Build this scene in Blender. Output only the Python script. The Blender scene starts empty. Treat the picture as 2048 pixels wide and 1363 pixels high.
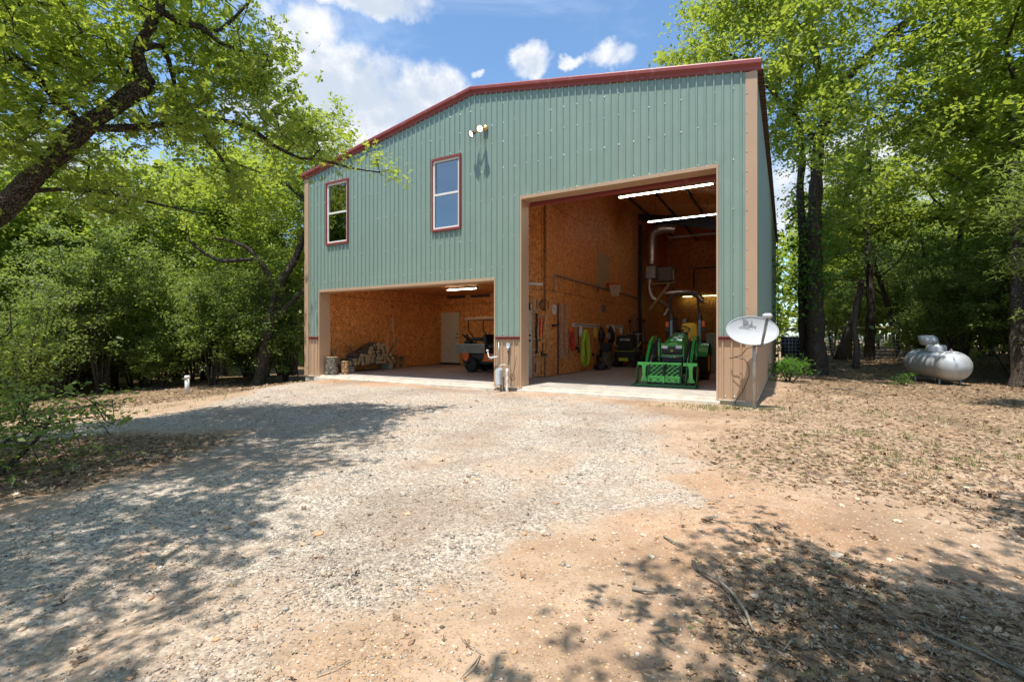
import bpy, bmesh, math, random
import numpy as np
from mathutils import Vector, Matrix
random.seed(7); rng = np.random.default_rng(7)
S = bpy.context.scene; COL = S.collection
R = math.radians
# ------------------------------------------------------------ camera
cam_d = bpy.data.cameras.new('camera'); cam = bpy.data.objects.new('camera', cam_d); COL.objects.link(cam)
CAMP = Vector((12.677, -9.694, 1.12)); YAW = R(29.58)
cam.location = CAMP; cam.rotation_euler = (R(90), 0, YAW)
cam_d.sensor_width = 36; cam_d.lens = 967/2048*36
cam_d.shift_y = -7.5/2048
cam_d.clip_start = .05; cam_d.clip_end = 2000
S.camera = cam
# ------------------------------------------------------------ light
SUN_EL = R(73.6)
S.view_settings.view_transform = 'Standard'; S.view_settings.look = 'None'
S.view_settings.gamma = 1; S.view_settings.exposure = EXPOSURE = 0.42
S.view_settings.use_curve_mapping = False
sun_d = bpy.data.lights.new('sun', 'SUN'); sun_d.energy = 5.0; sun_d.angle = R(.53); sun_d.color = (1, .955, .88)
sun = bpy.data.objects.new('sun', sun_d); COL.objects.link(sun)
sun.rotation_euler = Vector((-.02, -math.cos(SUN_EL), math.sin(SUN_EL))).to_track_quat('Z', 'Y').to_euler()
sun.location = (0, -20, 60)
W = bpy.data.worlds.new('World'); S.world = W; W.use_nodes = True
try:
    S.cycles.max_bounces = 8; S.cycles.diffuse_bounces = 6; S.cycles.glossy_bounces = 3
    S.cycles.transmission_bounces = 6; S.cycles.transparent_max_bounces = 8
    S.cycles.use_denoising = True; S.cycles.sample_clamp_indirect = 6
    S.cycles.caustics_reflective = False; S.cycles.caustics_refractive = False
except Exception: pass
def N(nt, typ, ins=None, **kw):
    n = nt.nodes.new(typ)
    for k, v in kw.items(): setattr(n, k, v)
    for k, v in (ins or {}).items():
        if isinstance(v, bpy.types.NodeSocket): nt.links.new(v, n.inputs[k])
        else: n.inputs[k].default_value = v
    return n
def MATH(nt, op, a, b=0.0, c=None, clamp=False):
    n = nt.nodes.new('ShaderNodeMath'); n.operation = op; n.use_clamp = clamp
    for i, v in enumerate((a, b) if c is None else (a, b, c)):
        if isinstance(v, bpy.types.NodeSocket): nt.links.new(v, n.inputs[i])
        else: n.inputs[i].default_value = v
    return n.outputs[0]
def MIX(nt, f, a, b, bt='MIX'):
    n = nt.nodes.new('ShaderNodeMix'); n.data_type = 'RGBA'; n.blend_type = bt
    for i, v in ((0, f), (6, a), (7, b)):
        if isinstance(v, bpy.types.NodeSocket): nt.links.new(v, n.inputs[i])
        else: n.inputs[i].default_value = v if i == 0 else (tuple(v) + (1,))[:4]
    return n.outputs[2]
def SSTEP(nt, v, lo, hi, a=0.0, b=1.0):
    n = nt.nodes.new('ShaderNodeMapRange'); n.interpolation_type = 'SMOOTHSTEP'
    nt.links.new(v, n.inputs[0])
    for i, q in enumerate((lo, hi, a, b)): n.inputs[i+1].default_value = q
    return n.outputs[0]
def RAMP(nt, f, stops, interp='LINEAR'):
    n = nt.nodes.new('ShaderNodeValToRGB'); cr = n.color_ramp; cr.interpolation = interp
    while len(cr.elements) < len(stops): cr.elements.new(.5)
    for e, (p, c) in zip(cr.elements, stops):
        e.position = p; e.color = (tuple(c) + (1,))[:4]
    nt.links.new(f, n.inputs[0]); return n.outputs[0]
def SC(nt, v, s):
    return N(nt, 'ShaderNodeVectorMath', {0: v, 1: s}, operation='MULTIPLY').outputs[0]
# sky: Nishita with fair-weather cumulus
nt = W.node_tree; nt.nodes.clear()
sky = N(nt, 'ShaderNodeTexSky', sky_type='NISHITA', sun_disc=False, sun_elevation=SUN_EL, sun_rotation=R(180), altitude=100, air_density=1.0, dust_density=.6, ozone_density=2.2)
tc = N(nt, 'ShaderNodeTexCoord').outputs['Generated']
sx = N(nt, 'ShaderNodeSeparateXYZ', {0: tc})
wv = N(nt, 'ShaderNodeSeparateColor', {0: N(nt, 'ShaderNodeTexNoise', {'Vector': tc, 'Scale': 14.0, 'Detail': 6.0, 'Roughness': .6}).outputs['Color']})
az = MATH(nt, 'ADD', MATH(nt, 'ARCTAN2', sx.outputs[0], sx.outputs[1]), MATH(nt, 'MULTIPLY_ADD', wv.outputs[0], .10, -.05)); el = MATH(nt, 'ADD', MATH(nt, 'ARCSINE', sx.outputs[2]), MATH(nt, 'MULTIPLY_ADD', wv.outputs[1], .07, -.035))
def cl(px, py, wx, wy):
    a = math.atan2(px-1024, 967) - YAW; e = math.atan2(674-py, math.hypot(px-1024, 967))
    return (a, e, wx/1050, wy/1050)
CL = [cl(735, 195, 200, 66), cl(850, 185, 100, 52), cl(640, 235, 140, 52), cl(640, 190, 120, 60), cl(1062, 122, 44, 26), cl(1228, 112, 55, 24), cl(1140, 124, 26, 14), cl(600, 75, 66, 52), cl(770, 205, 150, 50),
      cl(740, 5, 110, 22), cl(250, 420, 190, 75), cl(120, 330, 120, 40), cl(680, 285, 60, 16), cl(960, 146, 18, 8), cl(1760, 380, 200, 80), cl(-300, 300, 300, 80), cl(2500, 300, 300, 90)]
wn = N(nt, 'ShaderNodeTexNoise', {'Vector': tc, 'Scale': 9.0, 'Detail': 9.0, 'Roughness': .62}).outputs[0]
wn2 = N(nt, 'ShaderNodeTexNoise', {'Vector': tc, 'Scale': 28.0, 'Detail': 7.0, 'Roughness': .6}).outputs[0]
acc = None; acch = None
for a, e, sa, se in CL:
    da = MATH(nt, 'DIVIDE', MATH(nt, 'SUBTRACT', az, a), sa); de = MATH(nt, 'DIVIDE', MATH(nt, 'SUBTRACT', el, e), se)
    v = MATH(nt, 'SUBTRACT', 1.0+(.55 if sa > .1 else 0), MATH(nt, 'ADD', MATH(nt, 'MULTIPLY', da, da), MATH(nt, 'MULTIPLY', de, de)))
    v = MATH(nt, 'MAXIMUM', v, -1.4)
    acc = v if acc is None else MATH(nt, 'MAXIMUM', acc, v)
gen = MATH(nt, 'MULTIPLY_ADD', N(nt, 'ShaderNodeTexNoise', {'Vector': tc, 'Scale': 2.3, 'Detail': 2.0}).outputs[0], 4.0, -2.65)
hi = SSTEP(nt, el, .62, .75); acc = MATH(nt, 'MAXIMUM', acc, MATH(nt, 'SUBTRACT', MATH(nt, 'ADD', gen, hi), 1.0))
den = MATH(nt, 'ADD', acc, MATH(nt, 'ADD', MATH(nt, 'MULTIPLY_ADD', wn, 3.6, -1.75), MATH(nt, 'MULTIPLY_ADD', wn2, 1.1, -.55)))
mask = SSTEP(nt, den, -.35, 1.15)
wisp = SSTEP(nt, N(nt, 'ShaderNodeTexNoise', {'Vector': SC(nt, tc, (1, 1, 3)), 'Scale': 2.6, 'Detail': 9.0, 'Roughness': .62, 'Distortion': .6}).outputs[0], .46, .82, 0, .5)
# lit tops, grey undersides: density sampled slightly lower in the sky is the cloud's body
off = N(nt, 'ShaderNodeVectorMath', {0: tc, 1: (0, 0, .03)}, operation='ADD').outputs[0]
wo = N(nt, 'ShaderNodeTexNoise', {'Vector': off, 'Scale': 9.0, 'Detail': 9.0, 'Roughness': .62}).outputs[0]
shade = SSTEP(nt, MATH(nt, 'ADD', MATH(nt, 'MULTIPLY', MATH(nt, 'SUBTRACT', wo, wn), 3.0), MATH(nt, 'MULTIPLY', acc, .55)), .0, .95)
ccol = MIX(nt, shade, (5.4, 5.5, 5.7), (3.6, 4.05, 4.7))
skyc = MIX(nt, wisp, MIX(nt, 1.0, sky.outputs[0], (1.05, 1.22, 1.27), 'MULTIPLY'), (5.4, 6.1, 7.1))
skyc2 = MIX(nt, mask, skyc, ccol)
bg = N(nt, 'ShaderNodeBackground', {'Color': skyc2, 'Strength': 0.14})
N(nt, 'ShaderNodeOutputWorld', {'Surface': bg.outputs[0]})

# ------------------------------------------------------------ materials
MATS = {}
def newmat(name):
    m = bpy.data.materials.new(name); m.use_nodes = True; nt = m.node_tree; nt.nodes.clear(); MATS[name] = m
    return m, nt
def finish(nt, shader): N(nt, 'ShaderNodeOutputMaterial', {'Surface': shader})
def OBJ(nt): return N(nt, 'ShaderNodeTexCoord').outputs['Object']
def POS(nt): return N(nt, 'ShaderNodeNewGeometry').outputs['Position']
def NO(nt, v, scale, detail=4, rough=.55): return N(nt, 'ShaderNodeTexNoise', {'Vector': v, 'Scale': scale, 'Detail': detail, 'Roughness': rough}).outputs[0]
def BUMP(nt, h, strength=.3, dist=.01): return N(nt, 'ShaderNodeBump', {'Height': h, 'Strength': strength, 'Distance': dist}).outputs[0]
def simple(name, col, rough=.6, metal=0, var=.15, scale=6, bump=0, spec=.5, dirt=None, coat=0):
    m, nt = newmat(name); p = POS(nt)
    n = NO(nt, p, scale, 6)
    c = MIX(nt, SSTEP(nt, n, .3, .7), [x*(1-var) for x in col], [min(1, x*(1+var)) for x in col])
    if dirt:
        n3 = NO(nt, p, scale*.6, 8, .7); c = MIX(nt, SSTEP(nt, n3, .48, .75, 0, dirt[3]), c, dirt[:3])
    ins = {'Base Color': c, 'Roughness': MATH(nt, 'MULTIPLY_ADD', n, .2, rough-.1), 'Metallic': metal, 'Specular IOR Level': spec, 'Coat Weight': coat}
    if bump: ins['Normal'] = BUMP(nt, NO(nt, p, scale*12, 4), bump, .004)
    finish(nt, N(nt, 'ShaderNodeBsdfPrincipled', ins).outputs[0]); return m
def paint(name, col, rough=.42):
    # factory painted sheet steel: faint streaks, dust, weathering
    m, nt = newmat(name); p = POS(nt)
    st = NO(nt, SC(nt, p, (9, 9, .7)), 1.0, 6, .6); cl_ = NO(nt, p, 1.3, 5)
    c = MIX(nt, SSTEP(nt, st, .35, .75, 0, .35), col, [x*.86 for x in col])
    c = MIX(nt, SSTEP(nt, cl_, .4, .75, 0, .28), c, [x*1.12+.01 for x in col])
    c = MIX(nt, SSTEP(nt, NO(nt, SC(nt, p, (6, 6, .35)), 1.0, 5, .6), .56, .72, 0, .22), c, (.42, .36, .28)); bn = BUMP(nt, NO(nt, SC(nt, p, (1, 1, .5)), 3.5, 2), .3, .03)
    finish(nt, N(nt, 'ShaderNodeBsdfPrincipled', {'Base Color': c, 'Roughness': MATH(nt, 'MULTIPLY_ADD', cl_, .2, rough-.1), 'Specular IOR Level': .4, 'Normal': bn}).outputs[0]); return m
GREEN = paint('green_steel', (.235, .318, .265)); TAN = paint('tan_steel', (.48, .32, .205)); RED = paint('red_steel', (.26, .05, .045))
def osb(name, k=1.0):
    m, nt = newmat(name); p = POS(nt)
    d = N(nt, 'ShaderNodeTexNoise', {'Vector': p, 'Scale': 3.0, 'Detail': 2.0}).outputs['Color']
    pp = N(nt, 'ShaderNodeVectorMath', {0: p, 1: SC(nt, d, (.25, .25, .25))}, operation='ADD').outputs[0]
    fl = N(nt, 'ShaderNodeTexVoronoi', {'Vector': SC(nt, pp, (36, 36, 11)), 'Scale': 1.0}, distance='MANHATTAN')
    fl2 = N(nt, 'ShaderNodeTexVoronoi', {'Vector': SC(nt, pp, (17, 17, 50)), 'Scale': 1.0}, distance='MANHATTAN')
    r1 = N(nt, 'ShaderNodeSeparateColor', {0: fl.outputs['Color']}).outputs[0]; r2 = N(nt, 'ShaderNodeSeparateColor', {0: fl2.outputs['Color']}).outputs[1]
    f = MATH(nt, 'ADD', MATH(nt, 'MULTIPLY', r1, .6), MATH(nt, 'MULTIPLY', r2, .4))
    big = NO(nt, p, .8, 4)
    c = RAMP(nt, f, [(0, (.12*k, .045*k, .014*k)), (.3, (.34*k, .13*k, .038*k)), (.6, (.50*k, .215*k, .065*k)), (1, (.62*k, .33*k, .125*k))])
    c = MIX(nt, SSTEP(nt, big, .35, .7, 0, .5), c, (.40*k, .105*k, .02*k), 'MULTIPLY') if False else MIX(nt, SSTEP(nt, big, .35, .7, 0, .35), c, (.36*k, .135*k, .035*k))
    finish(nt, N(nt, 'ShaderNodeBsdfPrincipled', {'Base Color': c, 'Roughness': .62, 'Specular IOR Level': .25, 'Normal': BUMP(nt, f, .35, .003)}).outputs[0]); return m
OSB = osb('strand_board', 1.62); 
def wood(name, c1, c2, sc=(30, 30, 3), rough=.7):
    m, nt = newmat(name); p = OBJ(nt)
    n = NO(nt, SC(nt, p, sc), 1.0, 6, .6)
    finish(nt, N(nt, 'ShaderNodeBsdfPrincipled', {'Base Color': MIX(nt, SSTEP(nt, n, .3, .7), c1, c2), 'Roughness': rough, 'Specular IOR Level': .25, 'Normal': BUMP(nt, n, .4, .004)}).outputs[0]); return m
LUMBER = wood('lumber', (.36, .20, .09), (.52, .32, .16)); PLY = wood('plywood', (.42, .26, .13), (.52, .35, .19), (8, 8, 3))
GREYWOOD = wood('weathered_wood', (.16, .13, .10), (.34, .29, .23), (25, 25, 4)); ENDGRAIN = wood('cut_wood', (.42, .27, .14), (.62, .46, .28), (40, 40, 40))
def bark(name, c1, c2, sc=(24, 24, 10), rel=.9):
    m, nt = newmat(name); p = POS(nt)
    d = N(nt, 'ShaderNodeTexNoise', {'Vector': p, 'Scale': 6.0, 'Detail': 3.0}).outputs['Color']
    pp = N(nt, 'ShaderNodeVectorMath', {0: p, 1: SC(nt, d, (.3, .3, .3))}, operation='ADD').outputs[0]
    v = N(nt, 'ShaderNodeTexVoronoi', {'Vector': SC(nt, pp, sc), 'Scale': 1.6}, feature='DISTANCE_TO_EDGE').outputs[0]
    n = NO(nt, p, 22, 7, .65)
    h = MATH(nt, 'ADD', SSTEP(nt, v, 0, .22), MATH(nt, 'MULTIPLY', n, .6))
    c = MIX(nt, SSTEP(nt, h, .25, 1.25), c1, c2)
    c = MIX(nt, SSTEP(nt, NO(nt, p, 3.0, 5), .55, .75, 0, .4), c, (.19, .21, .17))
    finish(nt, N(nt, 'ShaderNodeBsdfPrincipled', {'Base Color': c, 'Roughness': .9, 'Specular IOR Level': .15, 'Normal': BUMP(nt, h, rel, .03)}).outputs[0]); return m
BARK = bark('oak_bark', (.03, .022, .016), (.17, .135, .105)); BARKD = bark('cedar_bark', (.025, .018, .014), (.13, .095, .07), (22, 22, 1.6))
STUMPBARK = bark('stump_bark', (.06, .05, .042), (.40, .35, .29), (22, 22, 6), 1.0)
def leafmat(name, dark, mid, lite, trans):
    m, nt = newmat(name)
    at = N(nt, 'ShaderNodeAttribute', attribute_name='tint'); t = at.outputs['Fac']
    oi = N(nt, 'ShaderNodeObjectInfo').outputs['Random']
    n = NO(nt, POS(nt), .8, 2)
    f = MATH(nt, 'ADD', MATH(nt, 'MULTIPLY', t, .75), MATH(nt, 'ADD', MATH(nt, 'MULTIPLY_ADD', n, .55, -.27), MATH(nt, 'MULTIPLY', oi, .22)))
    c = RAMP(nt, f, [(0, dark), (.45, mid), (1, lite)])
    d = N(nt, 'ShaderNodeBsdfPrincipled', {'Base Color': c, 'Roughness': .48, 'Specular IOR Level': .35}).outputs[0]
    tr = N(nt, 'ShaderNodeBsdfTranslucent', {'Color': MIX(nt, .8, c, trans, 'MIX')}).outputs[0]
    mx = N(nt, 'ShaderNodeMixShader', {0: .42, 1: d, 2: tr}).outputs[0]
    finish(nt, mx); return m
LEAF = leafmat('oak_leaves', (.035, .065, .016), (.135, .20, .036), (.31, .36, .06), (.66, .78, .08))
LEAFY = leafmat('yaupon_leaves', (.035, .06, .018), (.115, .175, .045), (.26, .31, .075), (.45, .57, .09))
LEAFD = leafmat('cedar_foliage', (.028, .05, .018), (.07, .115, .032), (.15, .20, .05), (.2, .32, .05))
LEAFV = leafmat('vine_leaves', (.03, .08, .015), (.07, .18, .025), (.15, .28, .04), (.25, .50, .04))
def attrcol(name, rough=.85):
    m, nt = newmat(name)
    a = N(nt, 'ShaderNodeAttribute', attribute_name='col').outputs['Color']
    n = NO(nt, POS(nt), 90, 3)
    c = MIX(nt, SSTEP(nt, n, .3, .7, 0, .3), a, (.06, .05, .04), 'MIX')
    finish(nt, N(nt, 'ShaderNodeBsdfPrincipled', {'Base Color': c, 'Roughness': rough, 'Specular IOR Level': .3}).outputs[0]); return m
STONE = attrcol('stone_colours'); LITTER = attrcol('dead_leaves', .8)
CONC = simple('concrete', (.42, .38, .33), .75, var=.14, scale=2.5, bump=.25, dirt=(.22, .18, .14, .6)); CONCW = simple('pale_concrete', (.68, .60, .50), .8, var=.12, scale=5, bump=.2, dirt=(.42, .33, .24, .5))
BLOCK = simple('cinder_block', (.40, .39, .37), .9, var=.15, scale=20, bump=.5)
BLACK = simple('black_plastic', (.018, .018, .02), .45, var=.2); RUBBER = simple('tyre_rubber', (.022, .021, .020), .8, var=.3, scale=12, dirt=(.09, .075, .06, .5))
DARKM = simple('dark_steel', (.03, .03, .032), .4, .3); STEEL = simple('galvanised_steel', (.42, .44, .45), .42, .7, var=.2, scale=8)
JDG = simple('tractor_green', (.02, .36, .06), .25, var=.08, scale=5, coat=.5); JDL = simple('sunlit_attachment_green', (.09, .60, .09), .32, var=.1, scale=6, coat=.3, dirt=(.16, .22, .10, .5))  # attachment green is lightened in its colour for the sunlight near the blade
JDDK = simple('worn_green', (.025, .17, .04), .55, var=.2, scale=12, dirt=(.20, .19, .14, .7)); JDY = simple('yellow_vinyl', (.80, .48, .01), .4, var=.05)
BLUEG = simple('blue_grey_paint', (.20, .30, .38), .4); ORANGE = simple('orange_plastic', (.75, .13, .015), .35, var=.08)
WHITE = simple('white_paint', (.72, .72, .70), .45, var=.05, dirt=(.5, .47, .42, .4)); PVC = simple('white_pvc', (.74, .72, .68), .4, var=.05)
VINYL = simple('window_vinyl', (.80, .76, .70), .4, var=.04); DISH = simple('dish_enamel', (.50, .51, .52), .5, var=.05, scale=4, dirt=(.5, .5, .47, .5))
DOORW = simple('door_paint', (.60, .54, .42), .5, var=.05); GREYM = simple('grey_metal', (.23, .22, .20), .5, .3, var=.15, dirt=(.15, .11, .07, .5))
GREYB = simple('grey_box_paint', (.46, .48, .50), .5, var=.06); CREAM = simple('cream_plastic', (.62, .52, .36), .5); ROOFT = simple('canopy_tan', (.62, .38, .22), .5)
LIME = simple('lime_hose', (.50, .72, .06), .4, var=.1, scale=20); NEON = simple('lime_plastic', (.60, .68, .04), .4); REDP = simple('red_plastic', (.60, .03, .02), .4)
CHAIN = simple('chain_steel', (.62, .48, .38), .5, .1, var=.35, scale=40, spec=.5); NET = simple('white_net', (.75, .68, .62), .8); CLOTHW = simple('white_cloth', (.70, .66, .62), .9)
TANKM = simple('tank_aluminium_paint', (.50, .52, .53), .45, .25, var=.10, scale=1.6, dirt=(.20, .15, .11, .8))
DUCT = simple('foil_duct', (.62, .50, .40), .32, .8, var=.2, scale=9, bump=.8); RUST = simple('rusty_metal', (.20, .11, .07), .8, var=.4, scale=18)
BRASS = simple('brass', (.7, .5, .2), .35, .8); DKBLUE = simple('dark_blue_plastic', (.02, .04, .09), .5); INK = simple('grey_ink', (.22, .23, .24), .6); INKW = simple('white_ink', (.8, .8, .8), .6)
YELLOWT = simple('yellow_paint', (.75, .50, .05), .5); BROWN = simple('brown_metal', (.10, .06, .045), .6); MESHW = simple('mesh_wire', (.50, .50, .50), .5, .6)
def emis(name, col, s):
    m, nt = newmat(name); finish(nt, N(nt, 'ShaderNodeEmission', {'Color': tuple(col)+(1,), 'Strength': s}).outputs[0]); return m
TUBE_WARM = emis('lit_tube_warm', (1, .86, .62), 36); TUBE_COOL = emis('lit_tube_cool', (.82, .95, 1), 24); TUBE_GREEN = emis('lit_tube_greenish', (.90, 1, .42), 7); BULB = emis('lit_flood_lens', (1, .90, .70), 2.5)
HLITE = simple('headlamp_lens', (.75, .76, .74), .12, var=.15, scale=60)
m, nt = newmat('window_glass')
gl = N(nt, 'ShaderNodeBsdfGlossy', {'Color': (.95, .98, 1, 1), 'Roughness': .015, 'Normal': BUMP(nt, NO(nt, POS(nt), 2.2, 2), .06, .05)}).outputs[0]
tr = N(nt, 'ShaderNodeBsdfTransparent', {'Color': (.7, .74, .72, 1)}).outputs[0]
fr = N(nt, 'ShaderNodeFresnel', {'IOR': 2.3}).outputs[0]
finish(nt, N(nt, 'ShaderNodeMixShader', {0: MATH(nt, 'MULTIPLY_ADD', fr, .9, .12, clamp=True), 1: tr, 2: gl}).outputs[0]); GLASS = m

# ------------------------------------------------------------ mesh helpers (all coordinates are world coordinates)
class MB:
    def __init__(s): s.v = []; s.f = []; s.m = []; s.sm = []
    def add(s, vs, fs, mi=0, smooth=False):
        o = len(s.v); s.v += [tuple(p) for p in vs]; s.f += [tuple(i+o for i in f) for f in fs]; s.m += [mi]*len(fs); s.sm += [smooth]*len(fs); return s
    def box(s, a, b, mi=0, mat=None):
        x0, y0, z0 = a; x1, y1, z1 = b
        vs = [Vector(p) for p in ((x0,y0,z0),(x1,y0,z0),(x1,y1,z0),(x0,y1,z0),(x0,y0,z1),(x1,y0,z1),(x1,y1,z1),(x0,y1,z1))]
        if mat: vs = [mat @ p for p in vs]
        return s.add(vs, [(0,3,2,1),(4,5,6,7),(0,1,5,4),(1,2,6,5),(2,3,7,6),(3,0,4,7)], mi)
    def cbox(s, c, d, mi=0, rot=None, bev=0):
        # box by centre and size with small chamfers, optional rotation matrix
        hx, hy, hz = d[0]/2, d[1]/2, d[2]/2; b = bev or min(d)*.12
        bm = bmesh.new(); bmesh.ops.create_cube(bm, size=1)
        for v in bm.verts: v.co = Vector((v.co.x*2*hx, v.co.y*2*hy, v.co.z*2*hz))
        bmesh.ops.bevel(bm, geom=bm.edges[:], offset=b, segments=1, affect='EDGES')
        M = Matrix.Translation(Vector(c)) @ (rot.to_4x4() if rot else Matrix())
        s.add([M @ v.co for v in bm.verts], [[v.index for v in f.verts] for f in bm.faces], mi); bm.free(); return s
    def tube(s, pts, r, n=8, mi=0, caps=True, smooth=True, sx=1.0):
        pts = [Vector(p) for p in pts]; rs = r if isinstance(r, (list, tuple)) else [r]*len(pts)
        up = Vector((0, 0, 1)); prev = None; vs = []
        for i, p in enumerate(pts):
            t = (pts[min(i+1, len(pts)-1)] - pts[max(i-1, 0)]).normalized()
            if prev is None: a = t.cross(up) if abs(t.z) < .95 else t.cross(Vector((1, 0, 0)))
            else: a = prev - t*prev.dot(t)
            a.normalize(); prev = a; b = t.cross(a)
            for k in range(n):
                w = 2*math.pi*k/n; vs.append(p + (a*math.cos(w)*sx + b*math.sin(w))*rs[i])
        fs = [(i*n+k, i*n+(k+1)%n, (i+1)*n+(k+1)%n, (i+1)*n+k) for i in range(len(pts)-1) for k in range(n)]
        s.add(vs, fs, mi, smooth)
        if caps:
            o = len(s.v)-len(vs); L = (len(pts)-1)*n
            s.f += [tuple(o+k for k in range(n))[::-1], tuple(o+L+k for k in range(n))]; s.m += [mi]*2; s.sm += [False]*2
        return s
    def ring(s, c, R_, r, axis=(0,0,1), n=24, k=6, mi=0, a0=0, a1=2*math.pi, flat=1.0):
        ax = Vector(axis).normalized(); u = ax.cross(Vector((0,0,1))) if abs(ax.z) < .9 else Vector((1,0,0)); u.normalize(); w = ax.cross(u); c = Vector(c)
        full = abs(a1-a0-2*math.pi) < 1e-6
        pts = [c + (u*math.cos(a0+(a1-a0)*i/n) + w*math.sin(a0+(a1-a0)*i/n)*flat)*R_ for i in range(n+1)]
        return s.tube(pts, r, k, mi, caps=not full)
    def lathe(s, c, axis, prof, n=20, mi=0, smooth=True):
        ax = Vector(axis).normalized(); u = ax.cross(Vector((0,0,1))) if abs(ax.z) < .9 else Vector((1,0,0)); u.normalize(); w = ax.cross(u); c = Vector(c); vs = []
        for h, r in prof:
            for k in range(n): a = 2*math.pi*k/n; vs.append(c + ax*h + (u*math.cos(a)+w*math.sin(a))*r)
        fs = [(i*n+k, i*n+(k+1)%n, (i+1)*n+(k+1)%n, (i+1)*n+k) for i in range(len(prof)-1) for k in range(n)]
        s.add(vs, fs, mi, smooth); return s
    def prism(s, poly, d0, d1, plane='xz', mi=0):
        # polygon in a plane extruded along the third axis
        def P(a, b, d): return {'xz': (a, d, b), 'xy': (a, b, d), 'yz': (d, a, b)}[plane]
        n = len(poly); vs = [P(a, b, d0) for a, b in poly] + [P(a, b, d1) for a, b in poly]
        return s.add(vs, [tuple(range(n))[::-1], tuple(range(n, 2*n))] + [(i, (i+1)%n, n+(i+1)%n, n+i) for i in range(n)], mi)
    def build(s, name, mats, parent=None, fix=True):
        me = bpy.data.meshes.new(name)
        off = world_of(parent) if parent else Vector((0, 0, 0))
        me.from_pydata([(x-off.x, y-off.y, z-off.z) for x, y, z in s.v], [], s.f)
        mats = mats if isinstance(mats, (list, tuple)) else [mats]
        for m in mats: me.materials.append(m)
        me.polygons.foreach_set('material_index', s.m); me.polygons.foreach_set('use_smooth', s.sm)
        if fix and len(s.f) < 20000:
            bm = bmesh.new(); bm.from_mesh(me); bmesh.ops.recalc_face_normals(bm, faces=bm.faces); bm.to_mesh(me); bm.free()
        me.update()
        o = bpy.data.objects.new(name, me); COL.objects.link(o)
        if parent: o.parent = parent
        return o
def world_of(o):
    v = Vector(o.location)
    while o.parent: o = o.parent; v += Vector(o.location)
    return v
def tag(o, label=None, cat=None, group=None, kind=None):
    if label: o['label'] = label
    if cat: o['category'] = cat
    if group: o['group'] = group
    if kind: o['kind'] = kind
    return o
def thing(name, loc, label, cat, group=None):
    o = bpy.data.objects.new(name, None); COL.objects.link(o); o.location = loc; o.empty_display_size = .1
    return tag(o, label, cat, group)
def copy_tree(o, parent=None):
    c = o.copy(); COL.objects.link(c); c.parent = parent
    for ch in o.children: copy_tree(ch, c)
    return c
def npmesh(name, V, F, mats, parent=None, attrs=None, smooth=False, kind=None, mi=None):
    # V (n,3), F (m,k) all polygons of k corners
    me = bpy.data.meshes.new(name); n, k = len(F), F.shape[1]
    me.vertices.add(len(V)); me.vertices.foreach_set('co', V.astype(np.float32).ravel())
    me.loops.add(n*k); me.loops.foreach_set('vertex_index', F.astype(np.int32).ravel())
    me.polygons.add(n); me.polygons.foreach_set('loop_start', np.arange(0, n*k, k, dtype=np.int32)); me.polygons.foreach_set('loop_total', np.full(n, k, dtype=np.int32))
    if smooth: me.polygons.foreach_set('use_smooth', np.ones(n, dtype=bool))
    for m in (mats if isinstance(mats, (list, tuple)) else [mats]): me.materials.append(m)
    if mi is not None: me.polygons.foreach_set('material_index', mi.astype(np.int32))
    me.update(calc_edges=True)
    for an, (typ, dom, data) in (attrs or {}).items():
        a = me.attributes.new(an, typ, dom); a.data.foreach_set('color' if 'COLOR' in typ else 'value', data.astype(np.float32).ravel())
    o = bpy.data.objects.new(name, me); COL.objects.link(o)
    if parent: o.parent = parent
    if kind: o['kind'] = kind
    return o
def text_curve(body, size, name, mat, parent, M, sx=1.0, bold=.0, depth=.0008):
    cu = bpy.data.curves.new(name, 'FONT'); cu.body = body; cu.size = size; cu.align_x = 'CENTER'; cu.align_y = 'CENTER'; cu.extrude = depth; cu.offset = bold
    tmp = bpy.data.objects.new('tmp', cu); COL.objects.link(tmp)
    dg = bpy.context.evaluated_depsgraph_get(); me = bpy.data.meshes.new_from_object(tmp.evaluated_get(dg)); bpy.data.objects.remove(tmp)
    off = world_of(parent)
    for v in me.vertices: v.co = (M @ Vector((v.co.x*sx, v.co.y, v.co.z))) - off
    me.materials.clear(); me.materials.append(mat); me.name = name
    o = bpy.data.objects.new(name, me); COL.objects.link(o); o.parent = parent; return o
def rotz(a): return Matrix.Rotation(a, 3, 'Z')
def V3(*a): return Vector(a)
# value noise for terrain
_T = rng.random((256, 256))
def vnoise(x, y):
    x = np.asarray(x, float); y = np.asarray(y, float)
    xi = np.floor(x).astype(int); yi = np.floor(y).astype(int); fx = x-xi; fy = y-yi; fx = fx*fx*(3-2*fx); fy = fy*fy*(3-2*fy)
    g = lambda a, b: _T[a & 255, b & 255]
    return (g(xi, yi)*(1-fx)+g(xi+1, yi)*fx)*(1-fy) + (g(xi, yi+1)*(1-fx)+g(xi+1, yi+1)*fx)*fy
def sm(t): t = np.clip(t, 0, 1); return t*t*(3-2*t)
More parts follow.
